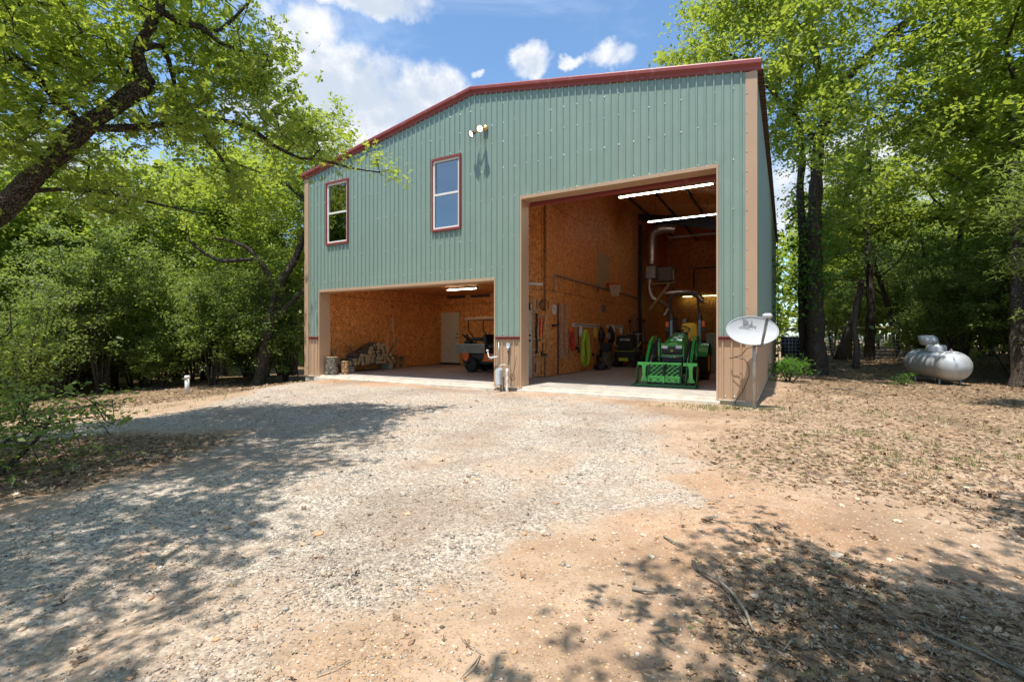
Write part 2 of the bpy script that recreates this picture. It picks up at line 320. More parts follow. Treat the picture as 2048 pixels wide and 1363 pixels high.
# ------------------------------------------------------------ ground
def gz0(x, y):
    return -.12-.16*sm(-y/6)-.33*sm((2-x)/5)-.15*sm((x-12)/4)-.9*sm((-4-x)/14)
def gz(x, y):
    x = np.asarray(x, float); y = np.asarray(y, float)
    z = gz0(x, y) + (vnoise(x*.9, y*.9)-.5)*.05 + (vnoise(x*3.1+9, y*3.1)-.5)*.018 + (vnoise(x*9+3, y*9)-.5)*.008
    d = np.maximum(np.maximum(-x-2, x-14.5), np.maximum(y-9, -y-10)); z = z + (vnoise(x*.22+40, y*.22)-.5)*.35*sm(d/6)
    z = z + .05*np.exp(-(((x-9.3)+(y+6)*.18)/.28)**2)*sm((-y-3.8)/1.5)*(-1) + .0
    # small bank of orange dirt against the slab by the carport door
    z = z + .07*np.exp(-((x-2.2)/1.5)**2-((y+.35)/.35)**2)
    z = z + .46*sm((y-10.5)/5)*sm((x-12.3)/.5)
    inside = (x > -.05) & (x < 12.24) & (y > -.04) & (y < 18.4)
    return np.where(inside, np.minimum(z, -.08), z)
def gzs(x, y): return float(gz(np.array([x]), np.array([y]))[0])
POLY_GRAVEL = [(2.59,-8.53),(3.29,-7.39),(2.6,-6.67),(2.5,-5.63),(2.13,-4.18),(1.7,-2.85),(.6,-1.6),(.2,-.55),(3.23,-.5),(7.22,-.35),(8.86,-.4),(10.17,-1.2),(11.19,-2.71),(11.68,-3.64),(12.05,-4.03),(11.95,-4.73),(12.0,-5.32),(11.61,-5.8),(11.37,-6.18),(11.21,-6.64),(11.11,-7.02),(11.2,-7.45),(11.23,-7.9),(11.38,-8.29),(11.52,-8.83),(11.2,-11),(9,-30),(3,-30),(5.6,-10.05),(7.14,-8.34),(7.11,-7.85),(6.77,-6.97),(6.52,-5.98),(5.77,-5.6),(4.37,-6.38),(3.74,-7.21),(3.0,-8.8)]
def insidepoly(P, x, y):
    r = np.zeros(x.shape, bool); n = len(P)
    for i in range(n):
        x0, y0 = P[i]; x1, y1 = P[(i+1) % n]
        if y0 == y1: continue
        c = (y0 > y) != (y1 > y); r ^= c & (x < (x1-x0)*(y-y0)/(y1-y0)+x0)
    return r
def polydist(P, x, y):
    d = np.full(x.shape, 1e9); n = len(P)
    for i in range(n):
        x0, y0 = P[i]; x1, y1 = P[(i+1) % n]; dx, dy = x1-x0, y1-y0
        t = np.clip(((x-x0)*dx+(y-y0)*dy)/(dx*dx+dy*dy), 0, 1); d = np.minimum(d, np.hypot(x-x0-t*dx, y-y0-t*dy))
    return np.where(insidepoly(P, x, y), d, -d)
def fbm(x, y): return (vnoise(x, y)*.5+vnoise(x*2.1+7, y*2.1)*.3+vnoise(x*4.7, y*4.7+3)*.2)-.5
def m_gravel(x, y):
    d = polydist(POLY_GRAVEL, x, y) + fbm(x*1.1, y*1.1)*1.5+fbm(x*.45+30, y*.45)*.8
    g = sm((d+.55)/1.3)
    thin = sm((fbm(x*.8+20, y*.8)+.02)/.16)*sm((x-7.5)/2.5)*sm((-y-3.4)/2)   # worn patches show the sand underneath
    tr = np.exp(-((x-9.0-.03*(y+3)**2*.3)/.22)**2)+np.exp(-((x-10.5-.03*(y+3)**2*.3)/.22)**2)
    return g*(1-.4*thin)*(1-.35*np.clip(tr, 0, 1)*sm((-y-.3)/1)*sm((y+7)/2)*sm(.5+fbm(x*2, y*.6)*3))
def m_litter(x, y):
    left = sm((1.6-x+fbm(x, y)*1.5)/1.2)*sm((polydist(POLY_GRAVEL, x, y)*-1+.2)/.6)
    wedge = sm((polydist([(3.74,-7.4),(4.37,-6.38),(5.77,-5.6),(6.3,-5.98),(6.6,-6.97),(6.9,-7.85),(6.9,-8.34),(7.0,-9.4),(3.6,-9.2)], x, y)+.25+fbm(x*2, y*2)*.5)/.5)
    rightyard = .55*sm((x-11.3+(y+4.2)*-.1)/1.2)*sm((y+4.8+(x-12.4)*.15+fbm(x*1.4, y*1.4)*1.2)/1.0)
    rwood = sm((x-12.4)/1)*sm((y-1.5+fbm(x*.6, y*.6)*4)/3)
    corner = .85*sm((x-12.0+fbm(x*2, y*2))/.8)*sm((-5.6-y+fbm(x*3, y*3)*.8)/.8)
    return np.clip(np.maximum.reduce([left, wedge, rightyard, rwood, corner]), 0, 1)*(1-.8*m_gravel(x, y))
def m_orange(x, y):
    a = np.exp(-((x-2.2)/1.6)**2-((y+.45)/.4)**2)*1.2
    b = sm((polydist([(11.3,-5.9),(11.6,-3.9),(12.6,-4.6),(13.4,-5.4),(13.6,-6.8),(12,-6.9)], x, y)+.3)/.8)*.35
    c = sm((fbm(x*.7+5, y*.7+9)-.08)/.2)*.28
    return np.clip(np.maximum.reduce([a, b, c]), 0, 1)
def axis(lo, a, b, hi, st, grow=1.13):
    c = list(np.arange(a, b+1e-6, st)); s = st; v = b
    while v < hi: s *= grow; v += s; c.append(v)
    s = st; v = a
    while v > lo: s *= grow; v -= s; c.insert(0, v)
    return np.array(c)
gxs = axis(-260, -3, 17, 280, .075); gys = axis(-120, -9.4, 3, 320, .07)
GX, GY = np.meshgrid(gxs, gys, indexing='xy'); GZ = gz(GX, GY)
V = np.stack([GX.ravel(), GY.ravel(), GZ.ravel()], 1); nx, ny = len(gxs), len(gys)
ii = (np.arange(ny-1)[:, None]*nx + np.arange(nx-1)[None, :]).ravel(); F = np.stack([ii, ii+1, ii+nx+1, ii+nx], 1)
fx, fy = V[:, 0], V[:, 1]
m, nt = newmat('ground_earth'); GROUNDM = m
p = POS(nt)
def AT(n): return N(nt, 'ShaderNodeAttribute', attribute_name=n).outputs['Fac']
gA, lA, oA = AT('gravel'), AT('litter'), AT('orange')
n1 = NO(nt, p, 1.7, 8, .62); n2 = NO(nt, p, 11, 6, .6); n3 = NO(nt, p, 70, 4, .6)
dirt = MIX(nt, SSTEP(nt, n1, .35, .65), (.365, .243, .157), (.47, .335, .23))
dirt = MIX(nt, SSTEP(nt, n2, .5, .72, 0, .6), dirt, (.30, .175, .10)); dirt = MIX(nt, SSTEP(nt, n3, .50, .68, 0, .7), dirt, (.22, .145, .095))
dirt = MIX(nt, MATH(nt, 'MULTIPLY', oA, SSTEP(nt, n2, .3, .65, .35, 1)), dirt, (.40, .205, .10))
nb = NO(nt, p, .55, 9, .68); dirt = MIX(nt, SSTEP(nt, nb, .46, .66, 0, .7), dirt, (.225, .145, .092)); dirt = MIX(nt, SSTEP(nt, NO(nt, p, 4.3, 8, .7), .55, .70, 0, .45), dirt, (.17, .115, .075)); vp = N(nt, 'ShaderNodeTexVoronoi', {'Vector': p, 'Scale': 42.0}); vq = N(nt, 'ShaderNodeTexVoronoi', {'Vector': p, 'Scale': 85.0})
def cellcol(v, ch=0): return N(nt, 'ShaderNodeSeparateColor', {0: v.outputs['Color']}).outputs[ch]
peb = MATH(nt, 'MULTIPLY', SSTEP(nt, cellcol(vp, 1), .72, .75), SSTEP(nt, vp.outputs['Distance'], .42, .30))
dirt = MIX(nt, MATH(nt, 'MULTIPLY', peb, .8), dirt, RAMP(nt, cellcol(vp), [(0, (.62, .50, .36)), (.4, (.50, .30, .13)), (.7, (.36, .24, .16)), (1, (.70, .62, .52))]))
grv = RAMP(nt, cellcol(vp), [(0, (.10, .095, .09)), (.2, (.25, .23, .205)), (.5, (.42, .375, .32)), (.8, (.60, .55, .48)), (1, (.80, .76, .69))])
grv2 = RAMP(nt, cellcol(vq), [(0, (.07, .065, .06)), (.25, (.26, .23, .20)), (.55, (.42, .36, .29)), (1, (.62, .55, .46))])
grv = MIX(nt, .55, grv, grv2); grv = MIX(nt, SSTEP(nt, n1, .42, .68, 0, .42), grv, (.44, .31, .21))
grv = MIX(nt, SSTEP(nt, n2, .52, .75, 0, .45), grv, (.20, .165, .13))
gm = SSTEP(nt, MATH(nt, 'ADD', gA, MATH(nt, 'MULTIPLY_ADD', n2, .8, -.4)), .12, .92)
grv = MIX(nt, 1.0, grv, (1.0, .96, .915), 'MULTIPLY'); grv = MIX(nt, SSTEP(nt, nb, .44, .68, 0, .55), grv, (.23, .165, .12)); c = MIX(nt, gm, dirt, grv)
lv = N(nt, 'ShaderNodeTexVoronoi', {'Vector': SC(nt, p, (1, 1.0, .2)), 'Scale': 26.0}, distance='MANHATTAN'); lc = cellcol(lv); lc2 = cellcol(lv, 2)
lit = RAMP(nt, lc, [(0, (.035, .024, .016)), (.3, (.12, .075, .042)), (.6, (.24, .15, .085)), (.9, (.36, .25, .15)), (1, (.07, .12, .03))])
lm = SSTEP(nt, MATH(nt, 'ADD', lA, MATH(nt, 'MULTIPLY_ADD', lc2, .9, -.45)), .38, .62)
c = MIX(nt, MATH(nt, 'MULTIPLY', lm, .85), c, lit)
h = MATH(nt, 'ADD', MATH(nt, 'MULTIPLY', MATH(nt, 'SUBTRACT', .6, vp.outputs['Distance']), gm), MATH(nt, 'ADD', MATH(nt, 'MULTIPLY', n3, .35), MATH(nt, 'MULTIPLY', MATH(nt, 'MULTIPLY', lc, lm), .9)))
h = MATH(nt, 'ADD', h, MATH(nt, 'MULTIPLY', n2, .5))
finish(nt, N(nt, 'ShaderNodeBsdfPrincipled', {'Base Color': c, 'Roughness': .9, 'Specular IOR Level': .15, 'Normal': BUMP(nt, h, .55, .02)}).outputs[0])
ground = npmesh('ground', V, F, GROUNDM, attrs={k: ('FLOAT', 'POINT', f(fx, fy)) for k, f in (('gravel', m_gravel), ('litter', m_litter), ('orange', m_orange))}, smooth=True, kind='structure')
# gravel: real little stones, dense near the camera, sparser with distance
def frame(n):
    q = rng.normal(size=(n, 3, 3)); a = q[:, 0]/np.linalg.norm(q[:, 0], axis=1)[:, None]; b = q[:, 1] - a*(q[:, 1]*a).sum(1)[:, None]; b /= np.linalg.norm(b, axis=1)[:, None]
    return np.stack([a, b, np.cross(a, b)], 1)
def stones(name, n, zr, accept, size, pal, seed):
    Z = np.exp(rng.uniform(math.log(zr[0]), math.log(zr[1]), n)); X = rng.uniform(-1.12, 1.12, n)*Z
    f = (-math.sin(YAW), math.cos(YAW)); r = (f[1], -f[0])
    x = CAMP.x + f[0]*Z + r[0]*X; y = CAMP.y + f[1]*Z + r[1]*X
    ok = (accept(x, y) > rng.random(n)) & ~((x > -.1) & (x < 12.3) & (y > -.16)); x, y, Z = x[ok], y[ok], Z[ok]; n = len(x)
    s = size*np.exp(rng.normal(0, .42, n)); s = np.minimum(s*(.75+.06*Z), .03)
    O = np.array([(1,0,0),(-1,0,0),(0,1,0),(0,-1,0),(0,0,1),(0,0,-1)], float)
    a = rng.uniform(0, 6.28, n); ca, sa = np.cos(a), np.sin(a)
    P = O[None]*np.stack([s*rng.uniform(.7, 1.3, n), s*rng.uniform(.5, 1, n), s*rng.uniform(.35, .6, n)], 1)[:, None, :]
    P = P*(1+rng.uniform(-.25, .25, P.shape)) + rng.normal(0, .12, P.shape)*s[:, None, None]
    px = P[..., 0]*ca[:, None]-P[..., 1]*sa[:, None]+x[:, None]; py = P[..., 0]*sa[:, None]+P[..., 1]*ca[:, None]+y[:, None]
    pz = P[..., 2] + (gz(x, y)+s*.12)[:, None]
    V = np.stack([px, py, pz], 2).reshape(-1, 3)
    T = np.array([(0,2,4),(2,1,4),(1,3,4),(3,0,4),(2,0,5),(1,2,5),(3,1,5),(0,3,5)]); F = (T[None]+6*np.arange(n)[:, None, None]).reshape(-1, 3)
    pal = np.array(pal)*(np.array([1.05, 1.0, .95]) if name == 'loose_gravel' else 1); c = pal[rng.integers(0, len(pal), n)]*rng.uniform(.75, 1.2, (n, 1)); c = np.clip(np.concatenate([c, np.ones((n, 1))], 1), 0, 1)
    return npmesh(name, V, F, STONE, attrs={'col': ('FLOAT_COLOR', 'POINT', np.repeat(c, 6, axis=0))}, kind='stuff')
PALG = [(.40,.355,.30),(.52,.47,.40),(.62,.57,.50),(.27,.245,.22),(.12,.11,.10),(.46,.34,.24),(.36,.29,.23),(.70,.66,.60),(.19,.17,.155),(.48,.40,.31)]
PALD = [(.60,.48,.34),(.62,.40,.17),(.45,.27,.15),(.72,.64,.52),(.35,.22,.14),(.52,.36,.22),(.30,.22,.16)]
gv = stones('loose_gravel', 230000, (1.6, 12), lambda x, y: np.clip(m_gravel(x, y)**1.2*(.42+fbm(x*1.6, y*1.6)*1.9), 0, 1), .0058, PALG, 1); tag(gv, 'pale crushed gravel scattered over the driveway', 'gravel')
gd = stones('dirt_pebbles', 90000, (1.6, 11), lambda x, y: (1-m_gravel(x, y))*np.clip(.22+.9*sm(fbm(x*1.7+3, y*1.7)*3)*(x < 13)+.55*m_orange(x, y)+.25*m_litter(x, y), 0, 1), .0055, PALD, 2); tag(gd, 'tan and orange pebbles in the sandy dirt', 'pebbles')
# stones big enough to pick out are pieces of the ground
def stone_mesh(seed):
    rr = np.random.default_rng(seed); bm = bmesh.new(); bmesh.ops.create_icosphere(bm, subdivisions=1, radius=1)
    for v in bm.verts: v.co = Vector(v.co)*(1+rr.uniform(-.16, .16)); v.co.z *= .55
    me = bpy.data.meshes.new('stone'); bm.to_mesh(me); bm.free(); me.materials.append(simple('field_stone', PALD[(0, 2, 5, 6)[seed % 4]] if seed % 3 else PALG[(0, 5, 6, 9)[seed % 4]], .8, var=.25, scale=25, bump=.4))
    for q in me.polygons: q.use_smooth = seed % 3 == 0
    return me
SM = [stone_mesh(i) for i in range(12)]
k = 0
f_, r_ = (-math.sin(YAW), math.cos(YAW)), (math.cos(YAW), math.sin(YAW))
while k < 230:
    Z = math.exp(random.uniform(math.log(1.8), math.log(6.5))); X = random.uniform(-1.05, 1.05)*Z
    x = CAMP.x+f_[0]*Z+r_[0]*X; y = CAMP.y+f_[1]*Z+r_[1]*X
    if y > -.3: continue
    s = .006*Z*random.uniform(.8, 1.7)
    if s > .035: s = .035
    if random.random() > .55+.4*float(m_orange(np.array([x]), np.array([y]))[0]): continue
    o = bpy.data.objects.new('stone', SM[k % 12]); COL.objects.link(o); o.parent = ground; o.location = (x, y, gzs(x, y)+s*.2); o.scale = (s, s*random.uniform(.6, 1), s*random.uniform(.6, 1)); o.rotation_euler = (random.uniform(-.2, .2), random.uniform(-.2, .2), random.uniform(0, 6.3)); k += 1
def rock(x, y, s, mi, label, sc=(1, .8, .7)):
    o = bpy.data.objects.new('rock', SM[mi].copy()); COL.objects.link(o); o.location = (x, y, gzs(x, y)+s*.15); o.scale = (s*sc[0], s*sc[1], s*sc[2]); o.rotation_euler = (0, .1, mi); tag(o, label, 'rock')
# ------------------------------------------------------------ slab and building
WX, DY = 12.19, 18.3; EAVE, RIDGE = 5.88, 6.94
def roofz(x): return EAVE + (RIDGE-EAVE)*(1-abs(x-WX/2)/(WX/2))
PI2 = math.pi/2
b = MB(); b.box((.02, .05, -.6), (WX-.02, DY, 0))
slab = tag(b.build('concrete_slab', CONC), kind='structure')
def sill(x0, x1):
    b = MB(); b.box((x0, -.17, -.30), (x1, .047, -.055)); b.box((x0, -.03, -.052), (x1, .047, -.004)); return tag(b.build('door_sill', CONCW, slab))
sill(.55, 6.80); sill(7.40, 11.62)
b = MB(); b.box((-.02, -.03, -.6), (.547, .047, -.03)); b.box((6.803, -.03, -.6), (7.397, .047, -.03)); b.box((11.623, -.03, -.6), (WX+.02, .047, -.03)); b.build('footing', CONC, slab)
bld = thing('metal_building', (0, 0, 0), 'tall green metal workshop with tan wainscot, red roof trim and two open garage bays', 'building')
PITCH = .1524
def ribs(a, b_, cuts=()):
    # rib profile samples between a and b
    xs = set([round(a, 5), round(b_, 5)] + [round(c, 5) for c in cuts if a < c < b_]); k0 = int(a/PITCH)-1
    for k in range(k0, int(b_/PITCH)+2):
        for d in (-.024, -.011, .011, .024):
            x = k*PITCH+PITCH/2+d
            if a < x < b_: xs.add(round(x, 5))
    return sorted(xs)
def prof(x):
    d = abs((x-PITCH/2) - round((x-PITCH/2)/PITCH)*PITCH)
    return .027 if d <= .0115 else (0 if d >= .0235 else .027*(.0235-d)/.012)
HOLES = [(.65, 6.725, -1, 2.45), (7.45, 11.55, -1, 4.25), (.985, 1.825, 3.85, 5.58), (4.91, 5.73, 3.82, 5.55)]
def bands(xa, xb, z0, z1):
    segs = [(z0, z1)]
    for a, b_, c, d in HOLES:
        if a < (xa+xb)/2 < b_:
            out = []
            for s0, s1 in segs:
                if d <= s0 or c >= s1: out.append((s0, s1)); continue
                if c > s0: out.append((s0, c))
                if d < s1: out.append((d, s1))
            segs = out
    return segs
def panel(x0, x1, z0, z1f, name, mat, parent):
    b = MB(); xs = ribs(x0, x1, [h for H in HOLES for h in H[:2]])
    lap = random.uniform(0, .006)
    for xa, xb in zip(xs, xs[1:]):
        ya, yb = -.03-lap-prof(xa), -.03-lap-prof(xb)
        top = min(z1f(xa), z1f(xb))
        for s0, s1 in bands(xa, xb, z0, 1e3 if z1f(0) != z1f(3) else z1f(0)):
            ta = z1f(xa) if s1 > 100 else s1; tb = z1f(xb) if s1 > 100 else s1
            b.add([(xa, ya, s0), (xb, yb, s0), (xb, yb, tb), (xa, ya, ta)], [(0, 1, 2, 3)])
    if b.f: return b.build(name, mat, parent, fix=False)
wf = MB(); wf.box((.0, .02, 6.0), (12.1, .03, 6.02)); front = wf.build('front_wall', DARKM, bld)
X0, X1 = .14, 12.05; xs = [X0]+[X0+.9144*k for k in range(1, 14)]
xs = [x for x in xs if x < X1]+[X1]
for a, b_ in zip(xs, xs[1:]):
    panel(a, b_, 1.135, lambda x: roofz(x)+.03, 'siding_panel', GREEN, front)
    panel(a, b_, -.02, lambda x: 1.075, 'wainscot_panel', TAN, front)
# side walls seen from outside
def sidewall(x, sgn, name):
    b = MB(); n = int(DY/PITCH); w = MB(); w.box((x-.004, .03, 5.6), (x+.004, DY, 5.61)); side = w.build(name, DARKM, bld)
    for k in range(20):
        y0 = .12+.9144*k; y1 = min(y0+.9144, DY)
        if y0 >= DY: break
        for nm, mt, z0, z1 in (('siding_panel', GREEN, 1.135, EAVE), ('wainscot_panel', TAN, -.02, 1.075)):
            b = MB(); ys = ribs(y0, y1)
            for ya, yb in zip(ys, ys[1:]):
                b.add([(x+sgn*(.03+prof(ya)), ya, z0), (x+sgn*(.03+prof(yb)), yb, z0), (x+sgn*(.03+prof(yb)), yb, z1), (x+sgn*(.03+prof(ya)), ya, z1)], [(0, 1, 2, 3)])
            b.build(nm, mt, side, fix=False)
    b = MB(); b.box((x+sgn*.02, .14, 1.076), (x+sgn*.085, DY, 1.134)) if sgn > 0 else b.box((x-.085, .14, 1.076), (x-.02, DY, 1.134)); b.build('wainscot_cap', RED, side)
    b = MB(); b.box((min(x, x+sgn*.06), .14, -.045), (max(x, x+sgn*.06), DY, -.021)); b.build('base_trim', CONCW, side)
sidewall(WX-.03, 1, 'right_wall'); sidewall(.03, -1, 'left_wall')
b = MB(); b.box((0, DY, -.05), (WX, DY+.05, EAVE)); b.prism([(0, EAVE+.002), (WX, EAVE+.002), (WX/2, RIDGE)], DY, DY+.05); b.build('rear_wall', GREEN, bld)
# inner skin of the front wall, framed between the jambs (closes the rooms)
b = MB()
for x0, x1, z0, z1 in ((.05, .60, .003, 6.0), (6.80, 7.40, .003, 5.98), (11.62, 12.1, .003, 5.8), (.60, 6.80, 2.53, 3.80), (.60, .93, 3.803, 5.9), (1.88, 4.86, 3.803, 5.9), (5.78, 6.80, 3.803, 5.9), (7.40, 11.62, 4.33, 5.85)):
    b.box((x0, .14, z0), (x1, .30, z1))
b.prism([(.05, 5.62), (6.8, 5.905), (6.8, 6.80), (6.1, 6.9), (.05, 5.86)], .305, .32)
b.prism([(6.803, 5.7), (12.1, 5.7), (12.1, 5.83), (6.803, 6.78)], .305, .32); b.build('inner_skin', OSB, bld)
# corner trims
b = MB(); b.prism([(12.035, -.055), (12.225, -.055), (12.225, .13), (12.21, .13), (12.21, -.035), (12.035, -.035)], -.03, roofz(12.1)-.02, 'xy'); b.build('corner_trim', TAN, bld)
b = MB(); b.prism([(-.03, -.055), (.155, -.055), (.155, -.035), (-.015, -.035), (-.015, .13), (-.03, .13)], -.03, roofz(.1)-.02, 'xy'); b.build('corner_trim', TAN, bld)
# wainscot cap and base trim pieces on the front
for x0, x1 in ((.157, .62), (6.757, 7.42), (11.58, 12.033)):
    b = MB(); b.prism([(-.028, 1.072), (-.062, 1.072), (-.062, 1.08), (-.055, 1.118), (-.09, 1.122), (-.09, 1.132), (-.028, 1.138)], x0, x1, 'yz'); b.build('wainscot_cap', RED, front)
    b = MB(); b.box((x0, -.07, -.04), (x1, -.028, -.022)); b.build('base_trim', CONCW, front)
# jambs and headers
def opening(x0, x1, h, deep):
    for xa, xb, rv in ((x0-.035, x0, x0-.012), (x1, x1+.035, x1+.012)):
        b = MB(); b.box((xa, -.062, -.02), (xb, -.030, h+.07)); lo, hi = (xa+.02, xb+.001) if xb == x0 else (xa-.001, xb-.02); b.box((min(lo, hi), -.029, -.002), (max(lo, hi), deep, h+.001)); b.build('door_jamb', TAN, front)
    b = MB(); b.box((x0+.001, -.062, h-.001), (x1-.001, -.030, h+.07)); b.box((x0+.002, -.029, h), (x1-.002, deep, h+.02)); b.build('door_header', TAN, front)
opening(.65, 6.725, 2.45, .335); opening(7.45, 11.55, 4.25, .30)
b = MB()
for k in range(5): b.box((7.47, .34+k*.012, 4.16+k*.055), (11.53, .36+k*.012, 4.212+k*.055))
b.lathe((7.45, .62, 4.62), (1, 0, 0), [(0, 0), (0, .26), (4.1, .26), (4.1, 0)], 20); b.build('roll_up_door', RED, bld)
# windows
def window(x0, x1, z0, z1):
    mid = (z0+z1)/2-.02
    w = MB()
    for a, c in (((x0-.045, z0-.05), (x1+.045, z0)), ((x0-.045, z1), (x1+.045, z1+.05)), ((x0-.045, z0), (x0, z1)), ((x1, z0), (x1+.045, z1))):
        w.box((a[0], -.085, a[1]), (c[0], -.025, c[1]))
    wo = w.build('window', RED, front); f = MB(); t = .05
    for a, c, y in (((x0, z0), (x1, z0+t), -.05), ((x0, z1-t), (x1, z1), -.05), ((x0, z0+t), (x0+t, z1-t), -.05), ((x1-t, z0+t), (x1, z1-t), -.05), ((x0+t, mid), (x1-t, mid+.05), -.045)):
        f.box((a[0], y, a[1]), (c[0], .02, c[1]))
    fr = f.build('window_frame', VINYL, wo)
    for a, c, y in ((z0+t, mid, -.028), (mid+.05, z1-t, -.012)):
        p_ = MB(); p_.box((x0+t, y, a), (x1-t, y+.004, c)); p_.build('pane', GLASS, wo)
    bl = MB()
    for k in range(13): bl.box((x0+.06, .035, z1-.10-k*.058), (x1-.06, .055, z1-.06-k*.058))
    bl.build('blind', CREAM, wo)
window(.985, 1.825, 3.85, 5.58); window(4.91, 5.73, 3.82, 5.55)
# screws
b = MB()
def screw(x, z):
    b.lathe((x, -.031, z), (0, -1, 0), [(0, .019), (.005, .019), (.005, .011), (.014, .010), (.015, 0)], 6)
for z in (1.19, 1.9, 2.75, 3.45, 4.35, 5.05, 5.65, 6.1, 6.55):
    for k in range(39):
        x = .25+.3048*k; dz = random.uniform(-.012, .012)
        if z+dz > roofz(x)-.1 or random.random() < .12: continue
        if any(a-.05 < x < c+.05 and lo-.06 < z < hi+.06 for a, c, lo, hi in HOLES): continue
        screw(x, z+dz)
for z in (.03,):
    for x in (.3, .45, 6.9, 7.2, 11.7, 11.85): screw(x, z)
for k in range(60): 
    z = 1.3+k*.35
    if z < 5.6: b.lathe((12.06, -.056, z), (0, -1, 0), [(0, .011), (.004, .011), (.007, 0)], 6)
for k in range(28):
    x = .75+k*.22
    if x < 6.7: b.lathe((x, -.063, 2.50), (0, -1, 0), [(0, .009), (.006, 0)], 6)
for k in range(19): b.lathe((7.6+k*.21, -.063, 4.30), (0, -1, 0), [(0, .009), (.006, 0)], 6)
tag(b.build('siding_screws', STEEL, front), kind='stuff')
# roof
rf = MB(); rf.box((WX/2-.15, .0, RIDGE+.075), (WX/2+.15, DY+.1, RIDGE+.09)); roof = rf.build('roof', RED, bld)
for k in range(20):
    for sg in (-1, 1):
        y0 = .06+k*.9144; y1 = min(y0+.912, DY+.1); b = MB(); ys = ribs(y0, y1); xe = WX+.13 if sg > 0 else -.13
        for ya, yb in zip(ys, ys[1:]):
            pa, pb = prof(ya)*1.6, prof(yb)*1.6
            ze = roofz(WX)-.13*(RIDGE-EAVE)/(WX/2)+.04
            b.add([(WX/2, ya, RIDGE+.04+pa), (WX/2, yb, RIDGE+.04+pb), (xe, yb, ze+pb), (xe, ya, ze+pa)], [(0, 1, 2, 3)])
            b.add([(xe, ya, ze+pa), (xe, yb, ze+pb), (xe, yb, ze-.012), (xe, ya, ze-.012)], [(0, 1, 2, 3)])
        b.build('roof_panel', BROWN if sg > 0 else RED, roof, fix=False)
# rake trim profile swept along both slopes
PR = [(-.03, 0), (-.055, -.002), (-.065, .012), (-.07, .055), (-.115, .095), (-.125, .105), (-.125, .165), (-.112, .188), (.10, .192), (.10, .15), (-.03, .14)]
for si, (xa, xb) in enumerate(((-.10, 2.93), (2.931, WX/2-.001), (WX/2+.001, 9.2), (9.201, WX+.10))):
    b = MB(); vs = []; lap = .004*(si % 2); za = roofz(xa) if 0 < xa < WX else EAVE-.017
    for x in (xa, xb):
        z = EAVE+(RIDGE-EAVE)*(1-abs(x-WX/2)/(WX/2))
        vs += [(x, y-lap, z+dz-lap) for y, dz in PR]
    n = len(PR); b.add(vs, [tuple(range(n)), tuple(range(n, 2*n))]+[(i, (i+1) % n, n+(i+1) % n, n+i) for i in range(n)]); b.build('rake_trim', RED, roof)
# ---- interior
RX = 6.82
def osbwall(name, O, U, L, H, topf=None, thick=.012, seams=True):
    # wall in the plane through O along unit U, height H (or topf), split in 1.22 x 2.44 sheets
    O = Vector(O); U = Vector(U).normalized(); Nn = Vector((U.y, -U.x, 0)); w = MB()
    w.add([O-Nn*.06, O+U*L-Nn*.06, O+U*L-Nn*.06+Vector((0,0,H)), O-Nn*.06+Vector((0,0,H))], [(0,1,2,3)]); root = w.build(name, BROWN, bld, fix=False)
    z = 0.01
    while z < H-.02:
        z1 = min(z+2.44, H); s = 0
        while s < L-.01:
            s1 = min(s+1.22, L); b = MB(); g = .007; od = random.uniform(.010, .018); vs = []
            for dd in (0, od):
                for ss, zz in ((s+g, z+g), (s1-g, z+g), (s1-g, z1-g), (s+g, z1-g)):
                    q = O+U*ss; t = zz if topf is None else min(zz, topf(q.x, q.y)); vs.append(q+Nn*dd+Vector((0, 0, max(t, z+g))))
            b.add(vs, [(3,2,1,0), (4,5,6,7), (0,1,5,4), (1,2,6,5), (2,3,7,6), (3,0,4,7)]); b.build('strand_board_sheet', OSB, root, fix=False); s = s1
        z = z1
    return root
DGU = Vector((6.82-5.09, 2.55-.2, 0)).normalized()
# the partition is seen from the tall bay on its right, from the carport on its left
osbwall('workshop_partition', (RX, 2.548, 0), (0, 1, 0), 15.6, 6.78)
osbwall('angled_partition', (5.965, 1.5325, 0), tuple(DGU), 1.441, 6.7)
osbwall('jamb_partition', (5.965, 1.53, 0), (.84, -1.2, 0), 1.46, 6.6)
osbwall('back_partition', (RX, DY-.14, 0), (1, 0, 0), 5.25, 6.80, topf=lambda x, y: roofz(x)-.12)
osbwall('outer_partition', (12.06, DY-.15, 0), (0, -1, 0), 17.8, 5.80)
osbwall('carport_left_wall', (.14, .335, 0), (0, 1, 0), 6.0, 2.83)
osbwall('carport_back_wall', (.15, 6.33, 0), (1, 0, 0), 6.55, 2.83)
b = MB(); b.box((.1, .31, 2.835), (4.9, 6.4, 2.86)); b.add([(4.9, .31, 2.835), (5.07, .31, 2.835), (6.78, 2.62, 2.835), (6.78, 6.4, 2.835), (4.9, 6.4, 2.835)], [(0, 1, 2, 3, 4)]); b.build('carport_ceiling', OSB, bld)
b = MB(); b.box((.03, 6.40, 0), (.06, DY, 5.8)); b.build('rear_partition', OSB, bld)
